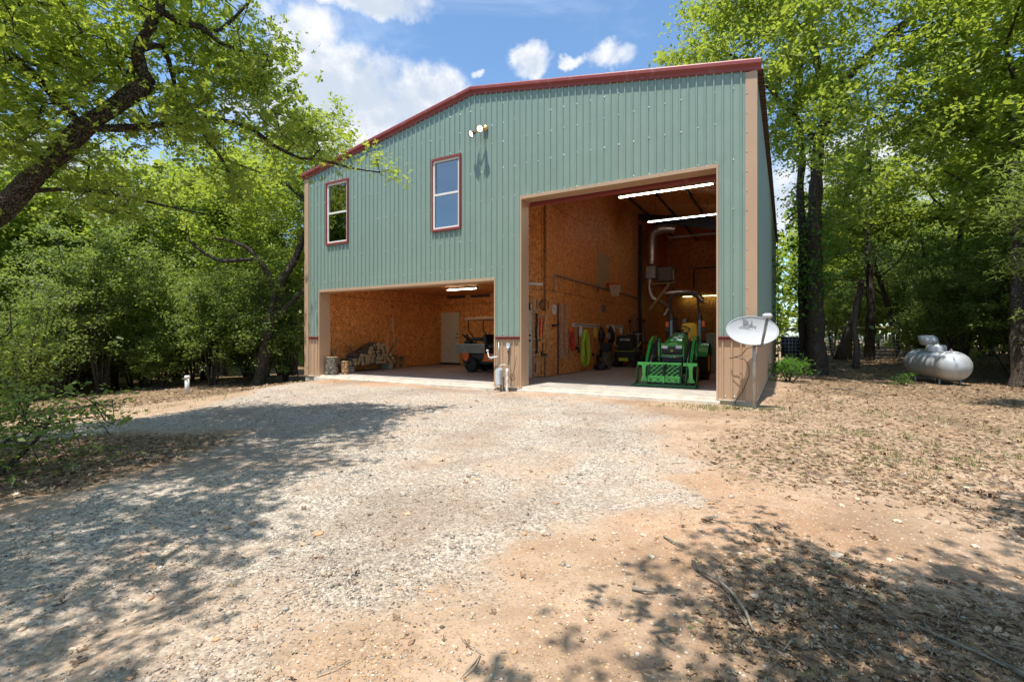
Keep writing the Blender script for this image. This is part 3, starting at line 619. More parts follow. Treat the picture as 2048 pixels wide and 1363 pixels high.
# sloped ceiling sheets with purlins and rigid frames
cz = lambda x: roofz(x)-.10
ceil = MB().box((WX/2-.03, .3, RIDGE-.09), (WX/2+.03, DY-.1, RIDGE-.07)).build('ceiling', OSB, bld)
for k in range(8):
    y0 = .33+k*2.44; y1 = min(y0+2.43, DY-.15)
    if y0 > DY-.2: break
    for j in range(5):
        xa = 6.10+j*1.22; xb = min(xa+1.216, 12.1)
        b = MB(); b.add([(xa, y0, cz(xa)), (xb, y0, cz(xb)), (xb, y1, cz(xb)), (xa, y1, cz(xa)), (xa, y0, cz(xa)+.02), (xb, y0, cz(xb)+.02), (xb, y1, cz(xb)+.02), (xa, y1, cz(xa)+.02)], [(0,1,2,3), (7,6,5,4), (0,4,5,1), (1,5,6,2), (2,6,7,3), (3,7,4,0)]); b.build('ceiling_sheet', OSB, ceil)
    b = MB(); xa, xb = .1, 6.09; b.add([(xa, y0, cz(xa)), (xb, y0, cz(xb)), (xb, y1, cz(xb)), (xa, y1, cz(xa))], [(0,1,2,3)]); b.build('ceiling_sheet', OSB, ceil)
for x in (7.3, 8.5, 9.7, 10.9):
    b = MB(); b.box((x-.03, .4, cz(x)-.09), (x+.03, DY-.2, cz(x)-.012)); b.build('purlin', DARKM, bld)
for y in (6.15, 12.2):
    b = MB(); b.prism([(6.85, cz(6.85)-.014), (12.04, cz(12.04)-.014), (12.04, 4.9), (11.7, 5.25), (6.85, cz(6.85)-.30)], y-.01, y+.01); b.box((11.75, y-.07, .003), (12.03, y+.07, 5.0))
    b.box((6.85, y-.07, .003), (7.0, y+.07, 6.2)) if y > 8 else None
    if y > 8: b.build('rigid_frame', DARKM, bld)
# ------------------------------------------------------------ things in the carport
def logmesh(c, ax, L, r, seed, endm=None, barkm=None):
    rr = random.Random(seed); c = Vector(c); ax = Vector(ax).normalized(); u = ax.cross(Vector((0,0,1))); u.normalize(); w = ax.cross(u); n = 11
    rad = [r*(1+rr.uniform(-.13, .13)) for _ in range(n)]; split = rr.random() < .35; vs = []
    for h in (-L/2, 0, L/2):
        for k in range(n):
            a = 2*math.pi*k/n+seed; q = rad[k]*(.55 if split and k < 4 else 1); vs.append(c+ax*h+(u*math.cos(a)+w*math.sin(a))*q)
    b = MB(); b.add(vs, [(i*n+k, i*n+(k+1)%n, (i+1)*n+(k+1)%n, (i+1)*n+k) for i in range(2) for k in range(n)], 0)
    b.add(vs[:n], [tuple(range(n))[::-1]], 1); b.add(vs[2*n:], [tuple(range(n))], 1); return b
mb = MB()
def place_log(y, z, r, seed, L=.5, yaw=0, x=.45):
    o = logmesh((x, y, z), (1, yaw, 0), L, r, seed).build('firewood_log', [STUMPBARK, ENDGRAIN])
    ctr = Vector((x, y, z)); o.data.transform(Matrix.Translation(-ctr)); o.location = ctr; return o
seed = 0; logs = []
for row in range(6):
    z = .285+row*.115; y = 1.02+row*.11; ymax = 3.02-row*.09
    while y < ymax:
        r = random.uniform(.045, .085); 
        if z > .30+.62*math.exp(-((y-2.35)/.95)**2): y += 2*r; continue
        logs.append(place_log(y+r, z+random.uniform(-.012, .012), r, seed, random.uniform(.44, .60), random.uniform(-.12, .12), .42+random.uniform(-.03, .05))); y += 2*r*.97; seed += 1
for o in logs: tag(o, 'cut log in the firewood pile against the carport wall', 'log', 'firewood logs stacked in the carport')
tr_ = MB()
for k in range(16):
    y = 1.15+random.random()*1.0; z = .62+random.random()*.18; tr_.tube([(.3, y, z), (.62, y+random.uniform(-.25, .25), z+random.uniform(-.05, .12)), (.72, y+random.uniform(-.35, .35), z-random.uniform(0, .12))], [.012, .009, .005], 5)
tag(tr_.build('brushwood', STUMPBARK), 'thin crooked sticks lying on the firewood pile', 'sticks', kind='stuff')
for (x, y, lab) in ((.42, 1.22, 'grey cinder block under the near end of the firewood pile'), (.42, 2.95, 'grey cinder block under the far end of the firewood pile')):
    b = MB(); b.cbox((0, 0, .1), (.40, .19, .195), bev=.008)
    o = b.build('cinder_block', BLOCK); o.location = (x, y, .002); tag(o, lab, 'cinder block', 'cinder blocks carrying the firewood')
    h = MB(); 
    for s in (-1, 1): h.box((s*.09-.06, -.06, .197), (s*.09+.06, .06, .2)); h.build('core_hole', DARKM, o) if s > 0 else None
b = MB(); b.box((.22, .95, .203), (.30, 3.15, .235)); b.box((.52, .95, .203), (.60, 3.15, .235)); tag(b.build('timber_rail', GREYWOOD), 'timber rails on the cinder blocks under the firewood', 'rail')
tag(MB().cbox((.40, .62, .215), (.34, .09, .42), rot=rotz(.1)).build('wood_plank_block', GREYWOOD), 'short grey timber board standing behind the cut log sections', 'board')
def leaner(name, a, b_, w, t, mat, lab, cat='board'):
    bm = MB(); A, B = Vector(a), Vector(b_); d = (B-A).normalized(); s = Vector((0, 1, 0)); s = (s-d*s.dot(d)).normalized(); n = d.cross(s)
    vs = [A+s*w*i/2+n*t*j/2 for i, j in ((-1,-1),(1,-1),(1,1),(-1,1))]+[B+s*w*i/2+n*t*j/2 for i, j in ((-1,-1),(1,-1),(1,1),(-1,1))]
    bm.add(vs, [(0,3,2,1),(4,5,6,7),(0,1,5,4),(1,2,6,5),(2,3,7,6),(3,0,4,7)]); return tag(bm.build(name, mat), lab, cat)
leaner('leaning_board', (.35, .98, .24), (.19, .45, 1.16), .10, .035, LUMBER, 'orange brown board leaning left at the near end of the firewood')
leaner('leaning_board', (.40, 3.1, .35), (.19, 3.75, 1.05), .13, .035, LUMBER, 'wide brown board leaning right at the far end of the firewood')
b = MB(); b.tube([(.2, 3.28, .01), (.16, 3.26, 1.28)], .012, 6); tag(b.build('white_rod', PVC), 'shorter thin white rod leaning on the carport wall', 'rod')
b = MB(); b.tube([(.22, 3.62, .01), (.165, 3.50, 1.86)], .014, 6); tag(b.build('white_rod', PVC), 'taller thin white rod leaning on the carport wall', 'rod')
st = thing('step_stool', (.38, 3.62, 0), 'low brown wooden step stool at the far end of the firewood', 'stool')
MB().cbox((.38, 3.62, .45), (.36, .44, .05)).build('seat', LUMBER, st)
for y in (3.46, 3.78): MB().cbox((.38, y, .215), (.28, .045, .42)).build('side_panel', LUMBER, st)
MB().cbox((.38, 3.62, .20), (.05, .27, .07)).build('stretcher', LUMBER, st)
# stump section standing on the sill
def stump(name, c, r, h, lab, barkm, hole=False, flare=1.15):
    b = MB(); n = 40; vs = []; rr = random.Random(3)
    hs = [0, .12, .3, .55, .8, .97, 1]
    ph = [rr.uniform(0, 6) for _ in range(3)]
    for i, t in enumerate(hs):
        for k in range(n):
            a = 2*math.pi*k/n; q = r*(flare-(flare-1)*min(1, t*2.2))*(1+.035*math.sin(3*a+ph[0])+.03*math.sin(7*a+ph[1])+.03*rr.uniform(-1, 1)); q *= .97 if t == 1 else 1
            if hole and t < .4: q *= 1-.45*math.exp(-((a-5.0)/.33)**2)*(1-t/.4)
            vs.append((c[0]+q*math.cos(a), c[1]+q*math.sin(a), c[2]+h*t))
    o = len(b.v); b.add(vs, [(i*n+k, i*n+(k+1)%n, (i+1)*n+(k+1)%n, (i+1)*n+k) for i in range(len(hs)-1) for k in range(n)], 0)
    root = b.build(name, barkm); t = MB(); t.add(vs[-n:], [tuple(range(n))], 0); t.add([(x, y, z+.0) for x, y, z in vs[:n]], [tuple(range(n))[::-1]], 0); t.build('cut_face', ENDGRAIN, root, fix=False); return tag(root, lab, 'stump')
stump('tree_stump', (.86, .22, .002), .165, .53, 'thick grey barked stump section standing on the carport sill', STUMPBARK, True)
stump('tree_stump', (1.10, .52, .002), .11, .40, 'smaller split log section standing behind the thick stump', bark('split_bark', (.20, .11, .06), (.55, .34, .19), (10, 10, 5)), flare=1.0)
# man door, switches, lights, vents in the carport
def mandoor(name, M, lab, w=.90, h=2.05, mat=DOORW):
    L = MB(); L.box((0, 0, 0), (w, .045, h)); o = L.build(name, mat); o.matrix_world = M; tag(o, lab, 'door')
    for x0, x1, z0, z1 in ((.12, .42, 1.18, 1.90), (.48, .78, 1.18, 1.90), (.12, .42, .75, 1.08), (.48, .78, .75, 1.08), (.12, .42, .12, .62), (.48, .78, .12, .62)):
        f = MB()
        for a, c in (((x0, z0), (x1, z0+.018)), ((x0, z1-.018), (x1, z1)), ((x0, z0+.018), (x0+.018, z1-.018)), ((x1-.018, z0+.018), (x1, z1-.018))): f.box((a[0], -.010, a[1]), (c[0], .002, c[1]))
        p_ = f.build('door_panel', mat); p_.parent = o
    k = MB(); k.lathe((w-.07, -.001, 1.02), (0, -1, 0), [(0, .03), (.01, .03), (.015, .012), (.05, .012), (.055, .0)], 12); k.box((w-.17, -.055, 1.008), (w-.06, -.035, 1.03)); q = k.build('handle', DARKM); q.parent = o
    k = MB(); k.lathe((w-.07, -.001, 1.17), (0, -1, 0), [(0, .032), (.025, .028), (.026, 0)], 12); q = k.build('deadbolt', DARKM); q.parent = o
    return o
mandoor('entry_door', Matrix.Translation((.25, 6.262, .08)), 'cream panelled door in the back wall of the carport')
tag(MB().box((.20, 6.24, .004), (1.2, 6.30, .078)).build('threshold', DARKM), 'dark threshold under the cream carport door', 'threshold')
b = MB(); b.cbox((1.40, 6.30, .95), (.12, .012, .12)); o = b.build('light_switch', CREAM); tag(o, 'wide cream switch plate beside the carport door', 'switch'); MB().box((1.375, 6.288, .93), (1.39, 6.293, .97)).build('toggle', WHITE, o); MB().box((1.41, 6.288, .93), (1.425, 6.293, .97)).build('toggle', WHITE, o)
b = MB(); b.cbox((1.64, 6.30, .96), (.08, .012, .12)); o = b.build('light_switch', WHITE); tag(o, 'narrow white switch plate right of the cream one', 'switch'); MB().box((1.632, 6.288, .94), (1.648, 6.293, .98)).build('toggle', WHITE, o)
HOUSE = simple('light_housing', (.38, .34, .30), .5)
def lightfix(x0, x1, y, z, lab, tubem, housing=HOUSE, axis='x', split=True, hang=0):
    def P(t, dy, dz): return (x0+(x1-x0)*t, y+dy, z+dz)
    o = MB(); o.box((x0, y-.055, z), (x1, y+.055, z+.05)); root = o.build('light_fixture', housing); tag(root, lab, 'light fixture')
    cap = MB(); cap.box((x0-.012, y-.06, z-.03), (x0-.001, y+.06, z+.055)); cap.build('end_cap', housing, root); cap = MB(); cap.box((x1+.001, y-.06, z-.03), (x1+.012, y+.06, z+.055)); cap.build('end_cap', housing, root)
    halves = [(x0+.01, (x0+x1)/2-.01), ((x0+x1)/2+.01, x1-.01)] if split else [(x0+.01, x1-.01)]
    for dy in (-.03, .03):
        for a, c in halves: t = MB(); t.tube([(a, y+dy, z-.014), (c, y+dy, z-.012)], .008, 8); t.build('tube', tubem, root)
    return root
lightfix(2.38, 3.62, 3.9, 2.775, 'warm lit ceiling light inside the low carport', TUBE_WARM, split=False)
for x0, lab in ((.52, 'dark slotted vent high on the carport back wall beside the left corner'), (1.70, 'dark slotted vent high on the carport back wall further right')):
    b = MB(); b.box((x0, 6.29, 2.70), (x0+.9, 6.315, 2.80)); o = b.build('wall_vent', DARKM); tag(o, lab, 'vent')
    s = MB(); [s.box((x0+.02+k*.1, 6.283, 2.71), (x0+.07+k*.1, 6.289, 2.79)) for k in range(9)]; s.build('slats', BROWN, o)
# ------------------------------------------------------------ things in the tall bay
for a in ((8.62, 11.06, 3.5, 5.02, 'warm lit strip light nearest the top of the tall door', TUBE_WARM), (8.06, 10.5, 9.0, 5.54, 'cool lit strip light across the middle of the tall bay', TUBE_COOL), (7.80, 10.2, 14.0, 5.83, 'dull strip light high at the back of the tall bay', WHITE), (7.75, 10.2, 17.9, 3.34, 'greenish lit strip light low on the back wall behind the tractor', TUBE_GREEN)):
    r0 = lightfix(*a)
    if a[2] < 15:
        for x in (a[0]+.3, a[1]-.3): MB().tube([(x, a[2], a[3]+.05), (x, a[2], cz(x)-.01)], .006, 5).build('hanging_chain', DARKM, r0)
# angled partition: everything on it is placed by distance s along the wall and height z
DO = Vector((5.08, .33, 0)); DN = Vector((DGU.y, -DGU.x, 0)); DANG = math.atan2(DGU.y, DGU.x)
def DM(s, z, off=.02): return Matrix.Translation(DO+DGU*s+DN*off+Vector((0, 0, z))) @ Matrix.Rotation(DANG, 4, 'Z')
sd = lambda x: (x-5.08)/DGU.x
def onM(mb, M): mb.v = [tuple(M @ Vector(v)) for v in mb.v]; return mb
o = mandoor('entry_door', DM(sd(6.50)-.62, .005, .055), 'white door in the angled wall just inside the tall bay', w=.62)
f = MB(); f.box((0, -.012, 0), (.07, .03, 2.24)); tag(onM(f, DM(sd(6.505), .004, .035)).build('door_casing', LUMBER), 'raw timber casing right of the white door in the angled wall', 'trim')
f = MB(); f.box((-.62, -.012, 0), (0, .03, .09)); tag(onM(f, DM(sd(6.505), 2.08, .035)).build('door_casing', LUMBER), 'raw timber head casing above the white door in the angled wall', 'trim')
hp = thing('mini_basketball_hoop', tuple(DO+DGU*sd(6.43)+Vector((0, 0, 1.95))), 'small black basketball hoop hung on the white door', 'hoop')
f = MB(); f.box((-.12, -.03, -.06), (.10, -.02, .16)); onM(f, DM(sd(6.40), 1.90, .085)).build('backboard', BLACK, hp)
f = MB(); [f.box(a, c) for a, c in (((-.05, -.034, .0), (.04, -.031, .008)), ((-.05, -.034, .07), (.04, -.031, .078)), ((-.05, -.034, .008), (-.042, -.031, .07)), ((.032, -.034, .008), (.04, -.031, .07)))]; onM(f, DM(sd(6.40), 1.90, .085)).build('target_square', WHITE, hp)
def net(c, R0, R1, h, parent, mat, n=10, rows=5, t=.004):
    b = MB(); c = Vector(c)
    for s in (-1, 1):
        for k in range(n):
            pts = []
            for i in range(rows+1):
                a = 2*math.pi*(k+s*i*.5)/n; q = R0+(R1-R0)*(i/rows)**.7; pts.append(c+Vector((math.cos(a)*q, math.sin(a)*q, -h*i/rows)))
            b.tube(pts, t, 4, caps=False)
    return b.build('net', mat, parent)
cN = DO+DGU*sd(6.40)+DN*.24+Vector((0, 0, 1.88)); MB().ring(cN, .10, .006).build('rim', DARKM, hp); net(cN, .10, .06, .13, hp, NET, 8, 4, .003)
# tool board
f = MB(); f.box((0, -.0, 0), (.36, .014, 1.25)); tag(onM(f, DM(sd(6.565), .60, .037)).build('tool_board', OSB), 'strand board tool panel with a small shelf in the angled wall', 'board')
f = MB(); f.box((0, -.09, 0), (.38, 0, .022)); tag(onM(f, DM(sd(6.56), .575, .035)).build('tool_shelf', LUMBER), 'narrow wooden shelf at the foot of the tool panel', 'shelf')
def hang(name, s, ztop, L, r, mat, lab, cat, wob=.01, n=2):
    b = MB()
    for j in range(n):
        pts = [DO+DGU*(s+.02*(j-.5*n)+wob*math.sin(i*1.1+j*2))+DN*(.07+.01*math.sin(i+j))+Vector((0, 0, ztop-L*i/9)) for i in range(10)]; b.tube(pts, r, 6)
    hk = MB(); return tag(b.build(name, mat), lab, cat)
hang('ratchet_strap', sd(6.585), 1.78, 1.12, .016, BLACK, 'bundle of black straps at the left edge of the tool panel', 'strap')
hang('ratchet_strap', sd(6.60), 1.70, 1.0, .012, DKBLUE, 'dark blue strap hanging beside the black straps', 'strap', n=1)
def binder(s, lab):
    o = thing('load_binder', tuple(DO+DGU*s+DN*.06+Vector((0,0,1.1))), lab, 'load binder')
    b = MB(); b.tube([DO+DGU*(s+.012*math.sin(i))+DN*.07+Vector((0,0,1.66-.08*i)) for i in range(8)], [.012,.02,.022,.017,.02,.018,.014,.01], 6); b.build('strap', REDP, o)
    h = MB(); c = DO+DGU*s+DN*.07+Vector((0,0,1.71)); h.ring(c, .03, .008, axis=DN, n=10, a0=-1, a1=3.9); c = DO+DGU*s+DN*.07+Vector((0,0,1.06)); h.ring(c, .03, .008, axis=DN, n=10, a0=2, a1=7); h.build('hook', STEEL, o)
binder(sd(6.645), 'left one of the two red load binders on the tool panel'); binder(sd(6.70), 'right one of the two red load binders on the tool panel')
hang('pale_strap', sd(6.755), 1.76, .64, .018, simple('pale_webbing', (.55, .60, .30), .8), 'pale green strap at the right edge of the tool panel', 'strap', n=1)
c = DO+DGU*sd(6.73)+DN*.05+Vector((0,0,2.02))
wr = thing('twig_wreath', tuple(c), 'round brown twig wreath above the tool panel', 'wreath')
b = MB(); [b.ring(c+Vector((0,0,random.uniform(-.01,.01))), random.uniform(.12,.16), .007, axis=(DN.x, DN.y, random.uniform(-.12,.12)), n=18, k=5) for _ in range(7)]; b.build('ring', RUST, wr)
b = MB(); [b.tube([c+DGU*math.cos(a)*.14+Vector((0,0,math.sin(a)*.14)), c+DGU*math.cos(a+2.4)*.13+Vector((0,0,math.sin(a+2.4)*.13))], .009, 5) for a in (0, 1.3, 2.6, 3.9)]; b.build('spokes', RUST, wr)
f = MB(); f.cbox((0,0,0), (.035, .03, .26)); tag(onM(f, DM(sd(6.60), 2.02, .055)).build('level', GREYM), 'slim grey level hanging left of the twig wreath', 'level')
f = MB(); f.lathe((0,0,0), (0,0,1), [(0,.03),(.06,.035),(.12,.02),(.16,.012)], 10); tag(onM(f, DM(sd(6.63), .60, .09)).build('spray_can', YELLOWT), 'small yellow capped can on the tool shelf', 'can')
f = MB(); f.cbox((.09,0,.03), (.22,.06,.06)); f.cbox((.02,0,.09),(.06,.05,.08)); tag(onM(f, DM(sd(6.64), .60, .085)).build('power_drill', BLACK), 'black hand tool lying on the tool shelf', 'tool')
f = MB(); f.cbox((0,0,.17), (.04, .02, .34)); tag(onM(f, DM(sd(6.70), .62, .06)).build('wood_mallet', wood('old_handle', (.16,.07,.03), (.26,.12,.05))), 'brown handled tool standing on the tool shelf', 'tool')
f = MB(); f.box((0, -.02, 0), (.015, 0, 1.2)); tag(onM(f, DM(sd(6.79), .03, .04)).build('metal_strip', STEEL), 'thin bright metal strip on the wall corner of the tall bay', 'strip')
f = MB(); f.cbox((0,0,.13), (.025, .03, .26)); tag(onM(f, DM(sd(6.565), .12, .05)).build('red_handle', REDP), 'red handle low on the wall under the tool shelf', 'handle')  # only a red handle, the tool it belongs to is not identified
f = MB(); f.box((0, -.05, 0), (.62, 0, .07)); f2 = onM(f, DM(sd(6.32), 2.56, .04)); tag(f2.build('strip_light', WHITE), 'unlit short strip light on the angled wall above the white door', 'light fixture')
# long partition wall x = RX
XW = RX+.016
def clockthing():
    c = (XW+.02, 3.03, 1.915); o = thing('wall_clock', c, 'round white wall clock beside the hanging chains', 'clock')
    MB().lathe(c, (1,0,0), [(-.015,0),(-.015,.15),(.012,.155),(.02,.15),(.02,.135)], 32).build('rim', WHITE, o); MB().lathe(c, (1,0,0), [(.010,.136),(.010,0)], 32).build('face', INKW, o)
    b = MB(); 
    for ang, L, w in ((1.0, .08, .007), (-.9, .11, .005), (2.4, .10, .003)): b.tube([(c[0]+.013, c[1], c[2]), (c[0]+.013, c[1]+math.sin(ang)*L, c[2]+math.cos(ang)*L)], w, 4)
    b.build('hands', BLACK, o)
    for k in range(12): a = k*math.pi/6; text_curve(str(k or 12), .038, 'numeral', BLACK, o, Matrix.Translation((c[0]+.0125, c[1]+math.sin(a)*.108, c[2]+math.cos(a)*.108)) @ Matrix(((0,0,1,0),(1,0,0,0),(0,1,0,0),(0,0,0,1))))
clockthing()
def chain(y, lab, n=3):
    o = thing('hanging_chain', (XW+.03, y, 1.3), lab, 'chain', 'steel chains on the workshop wall'); b = MB()
    for j in range(n):
        yy = y+(j-(n-1)/2)*.045
        for i in range(38):
            z = 2.10-i*.043; M = Matrix.Translation((XW+.035+.008*(j % 2), yy, z)) @ Matrix.Rotation(PI2*(i % 2)+.4, 4, 'Z')
            t = MB(); t.ring((0,0,0), .026, .007, axis=(1,0,0), n=8, k=4, flat=.62); b.add([M @ Vector((v[0], v[2]*1.0, v[1])) if False else M @ Vector(v) for v in t.v], t.f, 0, True)
    b.build('links', CHAIN, o); MB().tube([(XW, y-.06, 2.13), (XW+.07, y-.05, 2.13)], .008, 6).build('hook', STEEL, o)
chain(3.50, 'left thick steel chain hanging beside the wall clock'); chain(3.86, 'right thick steel chain hanging nearer the red cable'); 
tag(MB().box((XW, 3.28, .02), (XW+.03, 3.34, 2.1)).build('door_edge_batten', BROWN), 'dark narrow batten left of the hanging chains', 'batten')
b = MB(); b.tube([(XW+.03, 2.86, 1.45), (XW+.12, 2.96, 1.46)], .035, 10); b.tube([(XW+.12, 2.96, 1.46), (XW+.16, 3.12, 1.50)], .022, 8); tag(b.build('hasp_lamp', BLACK), 'black clamp lamp with brass front below the wall clock', 'lamp'); 
def coil(name, y, ztop, L, w, r, mat, lab, loops, cat, x=XW+.06):
    b = MB()
    for k in range(loops):
        ww = w*random.uniform(.55, 1); LL = L*random.uniform(.78, 1); dy = random.uniform(-.03, .03); dx = random.uniform(-.02, .05); pts = []
        for i in range(25):
            a = 2*math.pi*i/24; pts.append((x+dx+.02*math.sin(a*2+k), y+dy+math.sin(a)*ww/2*(.35+.65*(1-math.cos(a))/2)*1.25, ztop-LL*(1-math.cos(a))/2))
        b.tube(pts, r, 6, caps=False)
    return tag(b.build(name, mat), lab, cat)
coil('red_extension_cord', 4.20, 1.36, .68, .18, .011, REDP, 'red extension cord bundle beside the steel chains', 5, 'cord')
tag(MB().cbox((XW+.06, 4.22, 1.33), (.06, .16, .14)).build('orange_plug', simple('hot_orange', (.95,.16,.04), .4)), 'bright orange plug on top of the red cord', 'plug')
coil('lime_extension_cord', 5.38, 1.36, 1.22, .78, .016, LIME, 'big coil of bright lime hose hanging from the tool rail', 11, 'hose')
def rail(y0, y1, z, lab):
    o = thing('tool_rail', (XW, (y0+y1)/2, z), lab, 'tool rail'); MB().box((XW, y0, z-.06), (XW+.025, y1, z+.06)).build('rail', WHITE, o)
    k = 0; y = y0+.08
    while y < y1-.05: MB().tube([(XW+.027, y, z+.01), (XW+.10, y, z-.01), (XW+.12, y, z+.03)], .010, 5).build('peg', BLACK, o); y += .19
rail(4.42, 6.95, 1.51, 'long white tool rail with black pegs holding the lime hose'); rail(7.75, 9.9, 1.53, 'second pale tool rail further back holding white caps')
def tool(name, y, zt, zb, mat, lab, head=None, cat='hand tool', r=.013):
    o = thing(name, (XW+.08, y, zb), lab, cat); MB().tube([(XW+.08, y, zt), (XW+.085, y+.02, zb)], r, 6).build('handle', mat, o)
    if head: MB().cbox((XW+.09, y+.02, zb-.02), head, bev=.008).build('head', DARKM, o)
LH = wood('tool_handle', (.40, .20, .08), (.62, .36, .17))
tool('rake', 4.55, 1.46, .80, LH, 'short handled tool first from the left on the long rail', (.05, .12, .10)); tool('bolt_cutter', 4.72, 1.45, .72, BLACK, 'black bolt cutters hanging left of the white rag', (.04, .10, .16))
tool('hoe', 6.05, 1.46, .55, LH, 'orange handled tool hanging right of the lime hose', (.04, .10, .12)); tool('shovel', 6.55, 1.50, .40, LH, 'brown handled shovel near the right end of the long rail', (.03, .22, .28)); tool('spade', 6.80, 1.50, .55, BROWN, 'dark spade at the right end of the long rail', (.03, .22, .26))
def rag(name, y, z, s, mat, lab, cat):
    b = MB(); b.lathe((XW+.09, y, z), (0, 0, -1), [(0, .012), (.05*s, .05*s), (.14*s, .10*s), (.24*s, .085*s), (.32*s, .03*s), (.33*s, 0)], 12)
    b.v = [(XW+.06+(x-XW-.06)*.7+.01*math.sin(yy*60), yy+.015*math.sin(zz*40), zz) for x, yy, zz in b.v]; return tag(b.build(name, mat), lab, cat)
rag('white_rag', 4.93, 1.50, 1.15, CLOTHW, 'white rag hung left of the lime hose', 'rag'); rag('yellow_glove', 6.28, 1.46, 1.2, YELLOWT, 'yellow work gloves hung right of the lime hose', 'gloves'); 
rag('white_cap', 8.20, 1.60, 1.45, CLOTHW, 'larger white cap hung on the back tool rail', 'cap'); rag('white_cap', 9.25, 1.56, 1.2, CLOTHW, 'smaller white cap hung further back on the tool rail', 'cap'); rag('dark_bag', 8.0, 1.55, 2.2, BLACK, 'dark bag hanging behind the larger white cap', 'bag'); rag('dark_bag', 6.95, 1.5, 1.9, BLACK, 'dark rounded bag at the end of the long rail', 'bag')  # the two white cloth shapes are caps
b = MB(); b.ring((XW+.1, 7.65, 1.15), .13, .018, axis=(1,0,0), n=20); b.ring((XW+.12, 7.65, 1.15), .10, .018, axis=(1,0,0), n=20); tag(b.build('wire_coil', MESHW), 'small coil of grey cable on the wall left of the mower', 'coil')
for k, (y, z) in enumerate(((10.3, 1.8), (10.9, 2.05), (11.6, 1.95), (12.3, 1.9), (12.6, 1.88))):
    b = MB(); b.tube([(XW+.25, y, .4), (XW+.12, y+.1, z)], .02, 6); b.cbox((XW+.13, y+.1, z), (.08, .16, .12)); tag(b.build('long_tool', GREYM if k % 2 else BLACK), 'long handled tool leaning upright in the dim back of the tall bay', 'hand tool', 'long tools leaning on the far wall')
for y in (9.9, 10.4): tag(MB().tube([(XW+.06, y, 1.5), (XW+.07, y, .85)], .03, 6).build('wooden_handle', LH), 'light wooden handle hanging at the end of the back rail', 'hand tool', 'wooden handles on the back rail')
# conduit, broom, plywood, hoop
b = MB(); b.tube([(XW+.03, 3.055, 2.40), (XW+.03, 3.055, 2.86), (XW+.03, 3.09, 2.905), (XW+.03, 3.14, 2.915), (XW+.03, 13.2, 2.89)], .021, 8); tag(b.build('conduit', STEEL), 'grey metal conduit running along the long strand board wall', 'conduit')
br = thing('broom', (XW+.05, 6.67, 1.5), 'long pale broom standing upside down against the conduit', 'broom'); MB().tube([(XW+.07, 6.68, 1.32), (XW+.05, 6.68, 2.72)], .013, 8).build('handle', LUMBER, br); MB().cbox((XW+.05, 6.68, 2.80), (.05, .12, .16)).build('head', RUST, br)
tag(MB().box((XW+.002, 6.70, 2.86), (XW+.014, 8.02, 4.16)).build('plywood_panel', PLY), 'pale plywood backboard panel above the basketball hoop', 'panel')
hp = thing('basketball_hoop', (7.16, 7.75, 3.08), 'red rimmed basketball hoop with white net on the tall wall', 'hoop')
MB().ring((7.16, 7.75, 3.08), .225, .018, n=32).build('rim', REDP, hp); MB().cbox((6.89, 7.75, 3.05), (.12, .16, .14)).build('bracket', REDP, hp); net((7.16, 7.75, 3.07), .22, .13, .42, hp, NET, 12, 6, .009)
tag(MB().box((XW, 7.2, 2.02), (XW+.02, 7.55, 2.30)).build('wall_plate', GREYM), 'dark square plate below the basketball hoop', 'plate')
# air handler, ducts and bracket
hv = thing('air_handler', (7.9, 12.6, 3.6), 'wall mounted air handler with foil duct in the tall bay corner', 'air handler')
MB().cbox((7.35, 12.55, 4.05), (.50, .42, .62)).build('duct_box', STEEL, hv); MB().cbox((7.98, 12.6, 3.92), (.70, .55, .70)).build('cabinet', simple('dim_cabinet', (.16,.13,.10), .5, .3), hv); MB().cbox((8.34, 12.45, 3.86), (.04, .2, .5)).build('side_panel', STEEL, hv); MB().cbox((7.9, 12.5, 3.50), (1.1, .6, .05)).build('shelf', LUMBER, hv)
def duct(pts, r, name='duct'):
    P = [Vector(p) for p in pts]; out = []; rr = []
    n = 10
    for i in range(len(P)-1):
        p0, p1, p2, p3 = P[max(i-1, 0)], P[i], P[i+1], P[min(i+2, len(P)-1)]
        for t in np.linspace(0, 1, n, endpoint=i == len(P)-2): out.append(.5*((2*p1)+(p2-p0)*t+(2*p0-5*p1+4*p2-p3)*t*t+(3*p1-p0-3*p2+p3)*t**3))
    for i in range(len(out)): rr.append(r*(1+.06*(i % 2)))
    return MB().tube(out, rr, 14).build(name, DUCT, hv)
duct([(8.3, 12.9, 6.0), (7.75, 12.75, 6.05), (7.40, 12.6, 5.8), (7.36, 12.55, 5.2), (7.36, 12.55, 4.4)], .21); duct([(7.28, 12.5, 3.74), (7.28, 12.5, 3.2), (7.42, 12.5, 2.88), (7.75, 12.6, 2.75), (8.0, 12.8, 2.45), (7.85, 12.8, 2.1)], .13); duct([(7.9, 12.6, 3.1), (8.6, 12.7, 3.12), (9.2, 12.75, 3.0), (9.5, 12.8, 2.7)], .13); MB().ring((7.36, 12.55, 5.3), .225, .02).build('clamp', STEEL, hv)
b = MB(); A, B = Vector((7.35, 12.2, 2.35)), Vector((8.2, 12.2, 3.45)); d = (B-A).normalized(); n_ = Vector((0,1,0)); s_ = d.cross(n_)
b.add([A+s_*.06*i+n_*.04*j for i, j in ((-1,-1),(1,-1),(1,1),(-1,1))]+[B+s_*.06*i+n_*.04*j for i, j in ((-1,-1),(1,-1),(1,1),(-1,1))], [(0,3,2,1),(4,5,6,7),(0,1,5,4),(1,2,6,5),(2,3,7,6),(3,0,4,7)]); b.build('brace', LUMBER, hv)
b = MB(); b.tube([(8.3, 18.05, 3.8), (8.3, 18.05, 4.7), (8.45, 18.05, 4.85), (11, 18.05, 4.85)], .035, 6); tag(b.build('black_pipe', DARKM), 'black pipe bent along the upper back wall', 'pipe')
